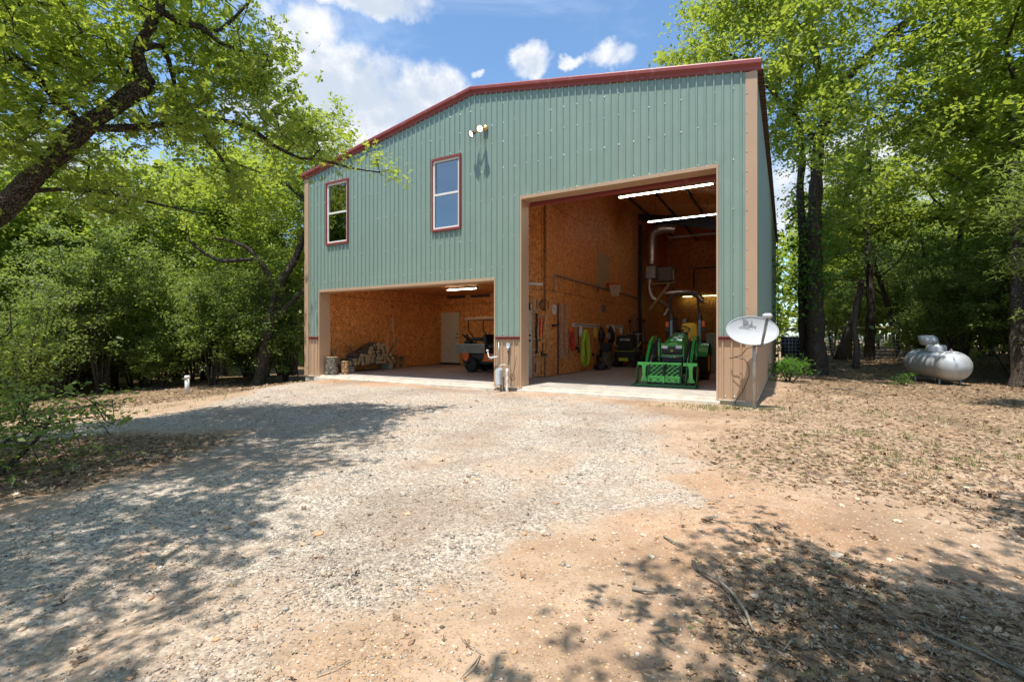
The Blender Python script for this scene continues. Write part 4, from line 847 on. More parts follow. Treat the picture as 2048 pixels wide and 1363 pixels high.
b = MB(); b.cbox((8.75, 18.0, 3.1), (.2, .2, .28)); tag(b.build('wall_speaker', CREAM), 'small pale box under the greenish strip light', 'box')
for z in (3.75, 2.62): tag(MB().box((7.0, 18.13, z), (11.9, 18.142, z+.02)).build('wall_batten', LUMBER), 'thin pale batten line across the back wall at %s height' % ('upper' if z > 3 else 'lower'), 'batten')
# dim clutter along the walls
def clutter(x, y, d, mat, lab, cat, z=0, rot=0): return tag(MB().cbox((x, y, z+d[2]/2+.003), d, rot=rotz(rot), bev=.02).build(cat.replace(' ', '_'), mat), lab, cat)
b = MB(); b.lathe((7.14, 6.25, .003), (0,0,1), [(0,.20),(.08,.26),(.18,.22),(.24,.12),(.30,.05)], 16); tag(b.build('shop_fan', BLACK), 'black round based machine on the floor below the shovel', 'machine')
stump('tree_stump', (7.16, 6.75, .002), .16, .62, 'upright log stump by the long wall left of the mower', STUMPBARK, flare=1.05)
clutter(7.16, 6.75, (.30, .34, .30), BLACK, 'black toolbox sitting on the log stump by the long wall', 'toolbox', z=.625)
wk = thing('workbench', (7.3, 10.2, 0), 'dark cluttered workbench along the wall behind the mower', 'workbench'); MB().box((6.86, 9.2, .86), (7.55, 12.0, .92)).build('top', BROWN, wk)
for y in (9.25, 11.9):
    for x in (6.9, 7.48): MB().box((x, y, .002), (x+.07, y+.07, .858)).build('leg', BROWN, wk)
for i, (y, d, mt, lab, cat) in enumerate(((9.5, (.3, .3, .35), GREYM, 'grey canister on the dark workbench', 'canister'), (10.0, (.25, .5, .22), BROWN, 'brown carton on the dark workbench', 'carton'), (10.7, (.3, .35, .45), BLACK, 'tall black case on the dark workbench', 'case'), (11.4, (.3, .3, .30), GREYM, 'small grey machine on the dark workbench', 'machine'))): clutter(7.2, y, d, mt, lab, cat, z=.92)
clutter(8.75, 8.9, (.34, .34, .36), PLY, 'plywood box on the floor between mower and tractor', 'box'); 
# post with pale rod, dark cabinets behind the tractor
clutter(8.35, 12.0, (.42, .12, 1.95), BROWN, 'brown door like panel standing in the dim back corner', 'panel'); tag(MB().tube([(8.42, 11.9, .3), (8.40, 11.9, 1.6)], .02, 6).build('pale_rod', CREAM), 'pale rod in front of the brown panel at the back', 'rod')
cb = thing('storage_cabinet', (11.3, 7.6, 0), 'tall dark green cabinet behind the tractor on the right', 'cabinet'); MB().cbox((11.25, 7.6, .9), (.9, .55, 1.78)).build('body', simple('dark_green_metal', (.02,.045,.035), .5), cb); MB().box((11.24, 7.30, .1), (11.26, 7.324, 1.7)).build('door_gap', BLACK, cb)
clutter(10.75, 6.6, (.5, .5, 1.25), simple('pale_appliance', (.22,.23,.18), .5), 'pale grey appliance behind the tractor wheel', 'appliance'); clutter(11.6, 5.9, (.5, .8, .9), BLACK, 'black storage bin by the right wall behind the tractor', 'bin')
clutter(9.3, 15.8, (1.6, .7, 1.0), BROWN, 'long brown chest against the dim back wall', 'chest'); clutter(8.1, 16.6, (.8, .8, 1.5), BLACK, 'black cupboard in the far corner of the tall bay', 'cupboard')
b = MB(); b.tube([(11.515, .36, .30), (11.515, .30, .42), (11.515, .36, .52)], .012, 6); tag(b.build('door_latch', STEEL), 'small bright latch on the right jamb of the tall door', 'latch')
# ------------------------------------------------------------ tractor (faces the door)
T = thing('compact_tractor', (10.30, 3.2, 0), 'green compact tractor with yellow seat, black roll bar and front loader grading blade', 'tractor')
def wheel(name, c, r, w, rimr, rimm, parent, lugs=18, ax=(1, 0, 0)):
    A = Vector(ax); C0 = Vector(c); b = MB()
    b.lathe(c, ax, [(-w/2, rimr), (-w/2, r*.86), (-w*.42, r*.95), (-w*.2, r*.985), (w*.2, r*.985), (w*.42, r*.95), (w/2, r*.86), (w/2, rimr)], 32)
    u = A.cross(Vector((0, 0, 1))).normalized(); v = A.cross(u)
    for k in range(lugs):
        for s in (-1, 1):
            a = 2*math.pi*(k+.25*s)/lugs; d = u*math.cos(a)+v*math.sin(a); tn = A.cross(d)
            p0 = C0+d*(r*.985)+A*(s*w*.03); p1 = C0+(d+tn*.16).normalized()*(r*.965)+A*(s*w*.44)
            b.tube([p0, p1], [r*.035, r*.035], 4)
    root = b.build(name, RUBBER, parent)
    h = MB(); h.lathe(c, ax, [(-w*.46, rimr*1.03), (-w*.42, rimr*.9), (-w*.18, rimr*.82), (-w*.15, rimr*.35), (-w*.30, rimr*.30), (-w*.30, 0)], 24); h.lathe(c, ax, [(w*.46, rimr*1.03), (w*.42, rimr*.9), (w*.18, rimr*.82), (w*.15, rimr*.35), (w*.30, rimr*.30), (w*.30, 0)], 24); h.build('rim', rimm, root); return root
for sx in (-1, 1):
    wheel('rear_wheel', (10.30+sx*.47, 4.0, .45), .45, .26, .24, JDY, T); wheel('front_wheel', (10.30+sx*.46, 2.45, .29), .29, .19, .15, JDY, T, 14)
    f = MB(); pts = []
    for k in range(11):
        a = R(20+k*14); pts.append((4.0-math.cos(a)*.52, .45+math.sin(a)*.52))
    poly = pts+[(y+(4.0-y)*.06, z+(.45-z)*.06) for y, z in pts[::-1]]
    f.prism(poly, 10.30+sx*.47-.15, 10.30+sx*.47+.15, 'yz'); f.prism([(3.55, .5), (4.45, .5), (4.45, .85), (4.2, .97), (3.8, .97), (3.55, .8)], 10.30+sx*.30-.01, 10.30+sx*.30+.01, 'yz'); f.build('fender', JDG, T)
# chassis, floor, hood
c = MB(); c.cbox((10.30, 3.2, .42), (.34, 2.3, .22)); c.cbox((10.30, 2.45, .30), (.75, .12, .12)); c.cbox((10.30, 3.42, .50), (.80, .62, .04)); c.cbox((10.30, 4.0, .45), (.75, .3, .3)); c.build('chassis', BLACK, T)
h = MB(); secs = [(2.20, .245, .60, .93), (2.24, .268, .58, .975), (2.5, .285, .56, 1.05), (2.9, .275, .56, 1.17), (3.12, .235, .58, 1.225)]; n = 12; vs = []
for y, hw, zb, zt in secs:
    prof_ = [(-1, 0), (-1.02, .45), (-.99, .72), (-.86, .9), (-.55, .975), (-.2, 1.0), (.2, 1.0), (.55, .975), (.86, .9), (.99, .72), (1.02, .45), (1, 0)]
    vs += [(10.31+a*hw, y, zb+(zt-zb)*bz) for a, bz in prof_]
h.add(vs, [(i*n+k, i*n+k+1, (i+1)*n+k+1, (i+1)*n+k) for i in range(len(secs)-1) for k in range(n-1)], 0, True); h.add(vs[:n], [tuple(range(n))]); h.add(vs[-n:], [tuple(range(n))[::-1]]); hood = h.build('hood', JDG, T)
d = MB(); d.prism([(10.24, 1.105), (10.38, 1.105), (10.33, 1.125), (10.31, 1.14), (10.29, 1.125)], 2.615, 2.62); d.build('hood_badge', simple('badge_silver', (.6, .6, .55), .3, .6), hood)
MB().cbox((10.31, 2.188, .80), (.47, .05, .19), bev=.02).build('grille', BLACK, hood); g = MB(); [g.box((10.10, 2.163, .74+k*.022), (10.52, 2.168, .75+k*.022)) for k in range(3)]; g.build('grille_bars', DARKM, hood)
for x0, x1 in ((10.07, 10.22), (10.40, 10.55)):
    MB().prism([(x0, .855), (x1-.01, .85), (x1, .92), (x0+.01, .93)], 2.150, 2.172).build('headlight', HLITE, hood)
e = MB(); e.lathe((10.31, 2.160, .80), (0, -1, 0), [(0, .034), (.006, .034), (.008, 0)], 16); em = e.build('badge', YELLOWT, hood)
e = MB(); e.prism([(10.29, .785), (10.30, .805), (10.295, .82), (10.305, .81), (10.325, .82), (10.322, .80), (10.33, .785), (10.318, .795), (10.302, .796)], 2.149, 2.1515); e.build('badge_emblem', JDG, hood)
MB().cbox((10.31, 2.22, .50), (.50, .10, .30), bev=.02).build('lower_grille', BLACK, T)
# brush guard
g = MB()
for x in (10.03, 10.59): g.tube([(x, 2.12, .35), (x, 2.12, .95)], .016, 6)
g.tube([(10.03, 2.12, .95), (10.20, 2.12, .945), (10.42, 2.12, .945), (10.59, 2.12, .95)], .012, 6); g.build('brush_guard', JDG, T); MB().tube([(10.05, 2.11, .66), (10.31, 2.10, .645), (10.57, 2.11, .66)], .016, 6).build('guard_bar', STEEL, T)
# dash, steering wheel, seat
MB().cbox((10.32, 3.22, 1.08), (.34, .22, .32)).build('dashboard', BLACK, T)
s = MB(); ax = Vector((0, .45, .9)); s.ring((10.34, 3.42, 1.32), .17, .014, axis=ax, n=28); s.tube([(10.34, 3.28, 1.15), (10.34, 3.41, 1.315)], .022, 8)
for k in range(3): a = k*2.1; u = ax.normalized().cross(Vector((1, 0, 0))); s.tube([(10.34, 3.42, 1.32), Vector((10.34, 3.42, 1.32))+(Vector((1,0,0))*math.cos(a)+u*math.sin(a))*.165], .010, 5)
s.build('steering_wheel', BLACK, T)
st = MB(); st.cbox((10.38, 3.78, .93), (.46, .42, .10), bev=.03); seat = st.build('seat', JDY, T)
st = MB(); vs = []; rows = 7; cols = 7
for i in range(rows):
    t = i/(rows-1); hw = .215*(1-.28*max(0, t-.55)**1.3*2.0); z = .95+.56*t
    for s_ in (0, 1):
        for j in range(cols): u = -1+2*j/(cols-1); vs.append((10.40+u*hw, 3.93+.11*t+(.08 if s_ else 0)-.045*u*u*(0 if s_ else 1), z-.03*u*u*t))
fs = []
for i in range(rows-1):
    for s_ in (0, 1):
        for j in range(cols-1): o = (i*2+s_)*cols+j; q = ((i+1)*2+s_)*cols+j; fs.append((o, o+1, q+1, q))
    for j in (0, cols-1): fs.append((i*2*cols+j, (i*2+1)*cols+j, ((i+1)*2+1)*cols+j, (i+1)*2*cols+j))
for i in (0, rows-1):
    for j in range(cols-1): o = i*2*cols+j; fs.append((o, o+1, o+cols+1, o+cols))
st.add(vs, fs, 0, True); st.build('backrest', JDY, T)
MB().lathe((10.27, 4.12, 1.52), (0, 0, 1), [(0, .07), (.06, .075), (.10, .05), (.11, 0)], 14).build('cap_light', GREYM, T)
# roll bar with blue grey posts and black hoop
r = MB()
for x in (9.93, 10.665): r.box((x-.03, 3.97, .62), (x+.03, 4.03, 1.62))
r.build('roll_bar_post', BLUEG, T)
hp_ = MB(); hp_.tube([(9.945, 4.0, 1.58), (9.925, 4.0, 1.75), (9.885, 4.0, 2.12), (9.91, 4.0, 2.22), (9.99, 4.0, 2.29), (10.10, 4.0, 2.315), (10.30, 4.0, 2.32), (10.48, 4.0, 2.315), (10.57, 4.0, 2.27), (10.61, 4.0, 2.18), (10.645, 4.0, 1.75), (10.66, 4.0, 1.58)], .032, 10); hp_.cbox((9.94, 4.0, 1.66), (.09, .10, .16)); hp_.cbox((10.665, 4.0, 1.66), (.09, .10, .16)); hp_.build('roll_bar', BLACK, T)
for x, s_ in ((9.83, -1), (10.765, 1)):
    l = MB().cbox((x, 3.96, 1.47), (.085, .045, .15), bev=.012).build('warning_light', ORANGE, T); MB().cbox((x-s_*.02, 4.0, 1.44), (.12, .03, .05)).build('mount', BLACK, l); MB().cbox((x+s_*.0, 4.0, 1.33), (.09, .05, .1)).build('tail_lamp', BLACK, l)
# loader arms
for sx, nm in ((-1, 'l'), (1, 'r')):
    X = 10.29+sx*.50; a = MB()
    P = [(3.0, 1.04), (2.75, 1.10), (2.5, 1.08), (2.27, .96), (2.12, .80), (1.95, .60), (1.80, .42)]; Wd = [.10, .12, .13, .14, .12, .10, .09]
    top = []; bot = []
    for i, (y, z) in enumerate(P):
        y2, z2 = P[min(i+1, len(P)-1)]; y1, z1 = P[max(i-1, 0)]; d = Vector((y2-y1, z2-z1)).normalized(); n_ = Vector((-d.y, d.x))*Wd[i]/2; top.append((y+n_.x, z+n_.y)); bot.append((y-n_.x, z-n_.y))
    a.prism(top+bot[::-1], X-.028, X+.028, 'yz'); arm = a.build('loader_arm', JDG, T)
    m_ = MB(); m_.prism([(2.9, .35), (3.1, .35), (3.12, 1.1), (2.92, 1.1)], X-.045*sx-.02, X-.045*sx+.02, 'yz'); m_.build('loader_post', JDG, T)
    y_ = MB(); y_.tube([(X-sx*.07, 2.75, .62), (X-sx*.07, 2.3, .60)], .028, 8); y_.tube([(X-sx*.07, 2.3, .60), (X-sx*.07, 1.98, .55)], .014, 8); y_.build('lift_cylinder', BLACK, T)
    y_ = MB(); y_.tube([(X-sx*.085, 2.42, 1.02), (X-sx*.085, 2.10, .72)], .026, 8); y_.build('tilt_cylinder', BLACK, arm); y_ = MB(); y_.tube([(X-sx*.085, 2.10, .72), (X-sx*.085, 1.86, .50)], .013, 8); y_.build('cylinder_rod', STEEL, arm)
    for k in range(3): hs = MB(); o_ = -sx*(.10+.022*k); hs.tube([(X+o_, 2.6-.1*k, 1.12-.03*k), (X+o_, 2.35, 1.05-.05*k), (X+o_, 2.15, .78), (X+o_*.9, 1.98, .52+.04*k)], .011, 6); hs.build('hydraulic_hose', BLACK, arm)
    b = MB(); [b.lathe((X+sx*.03, y, z), (sx, 0, 0), [(0, .03), (.012, .03), (.014, 0)], 10) for y, z in ((2.5, 1.06), (2.1, .77), (1.84, .47))]; b.build('pin', STEEL, arm)
    s2 = MB(); s2.cbox((X, 1.80, .36), (.12, .05, .34)); s2.build('quick_hitch', JDDK, arm)
# grading blade and grate held by the loader
BL = thing('grading_blade', (10.30, 1.6, 0), 'bright green grading blade with slatted grate on the tractor loader', 'blade')
def q(mb, nm, mt=JDL): return mb.build(nm, mt, BL)
q(MB().box((9.64, 1.60, .475), (9.92, 1.66, .545)), 'top_bar'); q(MB().box((10.67, 1.60, .475), (10.97, 1.66, .545)), 'top_bar')
for x0 in (9.735, 10.77):
    q(MB().prism([(x0, .475), (x0+.11, .475), (x0+.095, .40), (x0+.095, .22), (x0+.15, .10), (x0-.03, .10), (x0+.02, .22), (x0+.02, .40)], 1.61, 1.645), 'upright_plate')
for x in (9.645, 9.905, 10.64, 10.785-.045, 10.965):
    q(MB().prism([(1.60, .54), (1.68, .54), (1.68, .05), (1.30, .045), (1.52, .16)] if x not in (9.905, 10.64) else [(1.58, .50), (1.66, .50), (1.66, .06), (1.42, .06)], x-.006, x+.006, 'yz'), 'divider_plate', JDDK)
q(MB().prism([(9.56, .015), (10.985, .015), (10.985, .06), (9.62, .06), (9.56, .035)], 1.36, 1.44), 'cutting_edge', JDDK); q(MB().box((9.62, 1.445, .012), (10.98, 1.72, .04)), 'floor_plate', JDDK)
q(MB().box((9.92, 1.575, .50), (10.63, 1.60, .545)), 'frame_bar'); q(MB().box((9.905, 1.50, .20), (10.62, 1.53, .245)), 'frame_bar')
g = [(9.90, .10), (10.61, .10), (10.62, .195), (9.915, .195)]; q(MB().prism(g, 1.47, 1.49), 'front_plate')
t = MB(); [t.prism([(x, .17), (x+.10, .17), (x+.05, .135)], 1.462, 1.469) for x in (9.93, 10.10, 10.22, 10.34, 10.49)]; q(t, 'triangle_slot', BLACK)
t = MB(); [t.prism([(x, .10), (x+.05, .125), (x+.10, .10)], 1.455, 1.465) for x in [9.93+.115*i for i in range(6)]]; q(t, 'serrated_edge', JDDK)
rows = 5
for i in range(rows):
    z0 = .248+i*.05; yy = 1.52+i*.016
    q(MB().box((9.925, yy, z0+.033), (10.615, yy+.012, z0+.049)), 'grate_rail', JDDK)
    for k in range(6):
        x = 9.93+k*.115+(.05 if i % 2 else 0)
        if x+.12 > 10.63: continue
        dz = .042 if i % 2 == 0 else .038; q(MB().add([(x, yy, z0), (x+.045, yy, z0), (x+.115, yy, z0+dz), (x+.07, yy, z0+dz), (x, yy+.025, z0), (x+.045, yy+.025, z0), (x+.115, yy+.025, z0+dz), (x+.07, yy+.025, z0+dz)], [(0,1,2,3), (7,6,5,4), (0,4,5,1), (1,5,6,2), (2,6,7,3), (3,7,4,0)]), 'grate_slat')
q(MB().box((9.92, 1.66, .06), (10.63, 1.67, .50)), 'back_plate', BLACK)
cy = MB(); cy.tube([(10.26, 1.48, .22), (10.27, 1.50, .40), (10.31, 1.62, .52)], .03, 8); cy.tube([(10.31, 1.62, .52), (10.37, 1.72, .62), (10.42, 1.76, .66)], .02, 8); q(cy, 'grapple_cylinder', BLACK); q(MB().cbox((10.265, 1.462, .17), (.045, .03, .16)), 'cylinder_bracket'); q(MB().cbox((10.44, 1.75, .665), (.03, .03, .03)), 'cylinder_pin', BRASS)
q(MB().box((10.66, 1.62, .12), (10.77, 1.66, .26)), 'step_plate', BLACK)
# ------------------------------------------------------------ riding mower
Mw = thing('riding_mower', (7.6, 8.4, 0), 'black riding mower with lime stripes parked by the long wall', 'mower')
MB().prism([(7.06, .70), (7.10, 1.14), (7.16, 1.175), (7.58, 1.175), (7.64, 1.14), (7.70, .70)], 8.12, 8.45).build('rear_hopper', BLACK, Mw)
b = MB(); b.cbox((7.45, 8.5, .42), (.84, .9, .42), bev=.05); b.cbox((7.45, 8.4, .66), (.74, .6, .12), bev=.04); b.build('body', BLACK, Mw)
text_curve('RYOBI', .115, 'brand_lettering', INKW, Mw, Matrix.Translation((7.42, 8.115, 1.02)) @ Matrix.Rotation(PI2, 4, 'X'), 1.1, .002)
MB().tube([(7.03, 8.10, .655), (7.09, 8.08, .60), (7.42, 8.07, .595), (7.74, 8.08, .60), (7.81, 8.10, .655)], .014, 6).build('stripe', NEON, Mw)
MB().cbox((7.39, 8.03, .29), (.36, .04, .12), bev=.015).build('lime_plate', NEON, Mw)
for pts in ([(7.02, 8.1, .93), (7.06, 8.1, .84), (7.16, 8.1, .76)], [(8.02, 8.1, .93), (7.98, 8.1, .84), (7.88, 8.1, .76)]): MB().tube(pts, .016, 6).build('arm_stripe', NEON, Mw)
for x in (7.02, 7.88): wheel('wheel', (x, 8.75, .23), .23, .20, .12, DARKM, Mw, 14)
for x in (7.12, 7.78): wheel('caster_wheel', (x, 8.02, .13), .13, .11, .07, DARKM, Mw, 10)
b = MB(); b.cbox((7.85, 8.4, .95), (.06, .06, .55)); b.cbox((7.85, 8.4, 1.24), (.28, .05, .05)); b.build('lever', GREYM, Mw); MB().cbox((7.45, 8.85, .85), (.48, .42, .12), bev=.04).build('seat', BLACK, Mw); MB().cbox((7.45, 9.05, 1.05), (.48, .10, .35), bev=.04).build('backrest', BLACK, Mw)
# ------------------------------------------------------------ golf cart with a utility tray (side on, nose to the right)
G = thing('golf_cart', (4.3, 3.6, 0), 'golf cart with grey cargo tray, orange fenders and tan roof in the low carport', 'golf cart')
t = MB()
for a, c in (((3.30, 3.10, .615), (4.43, 3.13, .895)), ((3.30, 4.05, .615), (4.43, 4.08, .895)), ((3.30, 3.131, .615), (3.33, 4.049, .895)), ((4.40, 3.131, .615), (4.43, 4.049, .895)), ((3.331, 3.131, .615), (4.399, 4.049, .64))): t.box(a, c)
tray = t.build('cargo_tray', GREYM, G); MB().box((3.29, 3.085, .885), (4.44, 3.10, .905)).build('tray_lip', STEEL, tray)
for x, y in ((3.86, 3.22), (3.86, 3.98), (5.55, 3.22), (5.55, 3.98)): wheel('wheel', (x, y, .235), .235, .20, .12, DARKM, G, 16, (0, 1, 0))
b = MB(); b.cbox((4.6, 3.6, .33), (2.3, .6, .14)); b.cbox((4.05, 3.6, .50), (.75, .7, .22)); b.build('chassis', DARKM, G)
b = MB(); b.prism([(3.60, .60), (3.72, .615), (3.80, .60), (3.80, .50), (3.76, .36), (3.64, .36), (3.60, .45)], 3.12, 3.22); b.build('fender', ORANGE, G)
b = MB(); b.prism([(4.40, .60), (5.1, .60), (5.1, .36), (4.32, .36), (4.40, .48)], 3.10, 4.08); b.prism([(5.1, .36), (5.1, .60), (5.25, .75), (5.75, .78), (5.95, .55), (5.95, .36)], 3.10, 4.08); b.build('body_panel', ORANGE, G)
MB().add([(4.58, 3.094, .42), (4.70, 3.094, .42), (4.80, 3.094, .58), (4.72, 3.094, .58)], [(0, 1, 2, 3)]).build('body_decal', INKW, G)
b = MB(); b.cbox((4.75, 3.6, .84), (.52, .95, .16), bev=.04); b.build('seat', BLACK, G); b = MB(); b.cbox((4.42, 3.6, 1.02), (.14, .98, .38), rot=Matrix.Rotation(-.12, 3, 'Y'), bev=.04); b.cbox((4.1, 3.6, 1.06), (.55, .90, .12), bev=.04); b.build('backrest', BLACK, G)
b = MB(); b.prism([(3.62, 1.70), (3.72, 1.765), (5.7, 1.80), (5.75, 1.74), (5.7, 1.715), (3.66, 1.675)], 3.12, 4.08); b.build('roof', ROOFT, G)
for y in (3.16, 4.04): b = MB(); b.tube([(3.78, y, 1.69), (3.75, y, 1.50), (3.77, y, 1.34), (3.98, y, 1.10), (4.05, y, .98), (4.15, y, .6)], .022, 7); b.build('rear_strut', BLACK, G); b = MB(); b.tube([(5.6, y, 1.72), (5.55, y, 1.1), (5.45, y, .76)], .020, 7); b.build('front_strut', BLACK, G)
b = MB(); b.ring((5.15, 3.35, 1.08), .16, .013, axis=(-.6, 0, .8), n=22); b.tube([(5.15, 3.35, 1.08), (5.4, 3.35, .78)], .018, 6); b.build('steering_wheel', BLACK, G)
b = MB(); b.ring((3.5, 3.4, 1.12), .12, .03, axis=(.5, .4, .7), n=14); b.tube([(3.5, 3.4, 1.2), (3.62, 3.45, 1.0), (3.85, 3.5, .86), (3.95, 3.5, .80)], [.05, .06, .04, .03], 7); b.tube([(3.42, 3.3, 1.22), (3.56, 3.4, 1.05), (3.48, 3.45, .85)], .025, 6); b.cbox((3.60, 3.4, .93), (.22, .2, .16)); tag(b.build('chainsaw_gear', BLACK), 'black tangled hand tool and hoses lying in the grey cargo tray', 'gear')
clutter(3.55, 4.5, (.65, .4, .30), simple('green_crate', (.04, .10, .05), .6), 'dark green bin on the floor behind the golf cart wheel', 'bin', z=.15)
clutter(3.6, 4.5, (.6, .35, .14), BROWN, 'brown base under the dark green bin', 'base')
# ------------------------------------------------------------ things fixed to or standing by the building
# twin flood light
FL = thing('flood_light', (6.40, -.06, 5.98), 'twin lit flood light high on the green front wall', 'flood light')
b = MB(); b.lathe((6.48, -.052, 6.06), (0, -1, 0), [(0, .07), (.04, .065), (.05, 0)], 16); b.tube([(6.48, -.09, 6.05), (6.45, -.18, 5.98)], .018, 6); b.tube([(6.45, -.18, 5.98), (6.30, -.26, 5.92)], .014, 6); b.tube([(6.45, -.18, 5.98), (6.50, -.25, 5.95)], .014, 6); b.build('bracket', BRASS, FL)
for c, d in (((6.24, -.28, 5.90), (-.35, -.78, -.52)), ((6.49, -.30, 5.96), (.15, -.85, -.5))):
    D = Vector(d).normalized(); h = MB(); h.lathe(c, d, [(-.13, 0), (-.13, .035), (-.05, .045), (0, .085), (.03, .09), (.03, .078), (.01, .072)], 20); hd = h.build('lamp_head', BROWN, FL); MB().lathe(c, d, [(.012, .072), (.022, .04), (.024, 0)], 20).build('lens', BULB, hd)
# satellite dish
SD = thing('satellite_dish', (12.18, -.34, -.15), 'white oval satellite dish on a grey pole at the right corner of the building', 'satellite dish')
C = Vector((12.165, -.36, 1.235)); zg = gzs(12.19, -.34)
MB().tube([(12.19, -.30, zg-.1), (12.19, -.30, .80), (12.19, -.28, 1.12)], .027, 12).build('pole', STEEL, SD)
# dish plane faces the camera side and upward
nrm = Vector((.42, -.86, .30)).normalized(); U = Vector((0, 0, 1)).cross(nrm).normalized(); Vv = nrm.cross(U)
rx, rz = .44, .258
def dp(u, v, off=0): rr = u*u+v*v; return C + U*(u*rx) + Vv*(v*rz) + nrm*(.055*(rr-1)+off)
b = MB(); n = 40; rings = [0.0, .25, .5, .75, .93, 1.0]; vs = [dp(0, 0)]
for q_ in rings[1:]: vs += [dp(q_*math.cos(2*math.pi*k/n), q_*math.sin(2*math.pi*k/n)) for k in range(n)]
fs = [(0, 1+k, 1+(k+1) % n) for k in range(n)]
for i in range(len(rings)-2): fs += [(1+i*n+k, 1+i*n+(k+1) % n, 1+(i+1)*n+(k+1) % n, 1+(i+1)*n+k) for k in range(n)]
m0 = len(vs); vs += [v-nrm*.012 for v in vs]; fs += [tuple(m0+i for i in f)[::-1] for f in fs]; L0 = 1+(len(rings)-2)*n
fs += [(L0+k, L0+(k+1) % n, m0+L0+(k+1) % n, m0+L0+k) for k in range(n)]
b.add(vs, fs, 0, True); refl = b.build('reflector', DISH, SD)
rim = MB(); rim.tube([dp(math.cos(2*math.pi*k/n), math.sin(2*math.pi*k/n)) for k in range(n+1)], .007, 6, caps=False); rim.build('rim', GREYB, refl)
Mt = Matrix(((U.x, Vv.x, nrm.x, 0), (U.y, Vv.y, nrm.y, 0), (U.z, Vv.z, nrm.z, 0), (0, 0, 0, 1)))
def on(u, v, off=.004): p_ = dp(u, v, off); M_ = Mt.copy(); M_.translation = p_; return M_
text_curve('DIRECTV', .066, 'brand_lettering', INK, refl, on(-.13, .30, .012), 1.15, .001)
lg = MB()
def ell(u0, v0, pts): return [dp(u0+x, v0+y, .009) for x, y in pts]
arc = [(-.16, .30)]+[(-.10+.19*math.cos(a), .0+.26*math.sin(a)) for a in np.linspace(1.3, -1.2, 10)]+[(-.16, -.26)]
lg.add(ell(-.16, .60, [(x*.9, y*.72) for x, y in arc]), [tuple(range(len(arc)))])
sw = [(.0, -.24), (.10, -.16), (.16, .0), (.165, .20), (.19, .22), (.20, -.26)]; lg.add(ell(-.13, .60, [(x, y*.8) for x, y in sw]), [tuple(range(len(sw)))]); lg.build('brand_logo', INK, refl, fix=False)
hl = MB(); [hl.lathe(dp(u, v, .002), nrm, [(0, .006), (.003, .006), (.004, 0)], 8) for u, v in ((-.1, .02), (-.02, -.50), (.1, -.36), (-.18, -.12), (.22, .02))]; hl.build('bolt', STEEL, refl)
A0 = C-Vv*.27+U*.10+nrm*.0; A1 = C+U*.085+Vv*.065+nrm*.40
arm = MB(); arm.tube([A0-nrm*.04, A0+nrm*.05+Vector((0,0,-.01)), A1], [.022, .024, .026], 6); arm.build('feed_arm', GREYM, SD)
lnb = MB(); lnb.cbox(tuple(A1+Vector((0, 0, .055))), (.14, .13, .085), rot=rotz(.4), bev=.03); lnb.build('feed_horn', GREYB, SD)
MB().cbox(tuple(C-nrm*.135-Vv*.03), (.14, .10, .16), rot=rotz(.3)).build('mount_bracket', GREYM, SD)
MB().tube([A0+Vector((0, 0, .0)), (12.08, -.28, .93), (11.98, -.22, .80), (11.83, -.16, .745), (11.78, -.13, .74), (11.90, -.14, .76), (12.03, -.15, .72), (12.10, -.15, .60), (12.10, -.13, .45), (12.0, -.11, .16), (11.88, -.09, -.03), (11.84, -.09, -.2)], .0065, 6).build('cable', BLACK, SD)
# utility boxes at the pier
UB = thing('telephone_box', (7.03, -.28, 0), 'grey telephone pedestal box on a post at the pier between the doors', 'utility box')
z0 = gzs(7.03, -.3)
def rbox(x0, x1, y0, y1, z0_, z1_, nm, mt, par, r=.05):
    P = []
    for cx, cz_, a0 in ((x1-r, z1_-r, 0), (x0+r, z1_-r, PI2), (x0+r, z0_+r, math.pi), (x1-r, z0_+r, 3*PI2)): P += [(cx+r*math.cos(a0+PI2*t/4), cz_+r*math.sin(a0+PI2*t/4)) for t in range(5)]
    return MB().prism(P, y0, y1).build(nm, mt, par)
rbox(6.93, 7.06, -.34, -.20, .02, .42, 'cover', GREYB, UB, .06); rbox(6.945, 7.045, -.352, -.341, .04, .40, 'lid', simple('lid_grey', (.55, .57, .60), .5), UB, .045); MB().box((7.0, -.25, z0-.05), (7.08, -.19, .22)).build('post', GREYWOOD, UB)
RS = thing('conduit_riser', (7.16, -.22, 0), 'taped grey conduit riser beside the telephone box', 'conduit')
b = MB(); pts = [(7.17+.006*math.sin(i*2.1), -.22+.005*math.cos(i*1.7), z0-.03+i*.05) for i in range(12)]; b.tube(pts, [.030+.006*(i % 2) for i in range(12)], 10); b.build('pipe', CLOTHW, RS); MB().tube([(7.17, -.22, .47), (7.12, -.26, .50), (7.03, -.27, .49), (6.97, -.26, .43)], .010, 6).build('cable', PVC, RS); MB().tube([(7.17, -.18, .49), (7.15, -.10, .62), (7.13, -.07, .78), (7.125, -.062, .88)], .009, 6).build('cable', BLACK, RS)
tag(MB().tube([(7.36, -.12, .70), (7.33, -.14, .45), (7.28, -.16, .25), (7.25, -.18, .10), (7.22, -.2, z0)], .006, 5).build('ground_wire', DARKM), 'thin dark wire curving down beside the telephone box', 'wire'); b = MB(); b.ring((7.27, -.15, .22), .07, .005, axis=(0, 1, .2), n=16, k=4); b.ring((7.27, -.16, .20), .055, .005, axis=(.2, 1, 0), n=16, k=4); tag(b.build('wire_loop', DARKM), 'small loop of thin dark wire low at the pier', 'wire')
b = MB(); b.cbox((7.115, -.065, .93), (.10, .05, .10)); b.tube([(7.12, -.09, .90), (7.13, -.12, .86), (7.13, -.10, .82)], .025, 8); ot = b.build('outlet_box', GREYB); tag(ot, 'small grey outlet box on the tan pier wainscot', 'outlet')
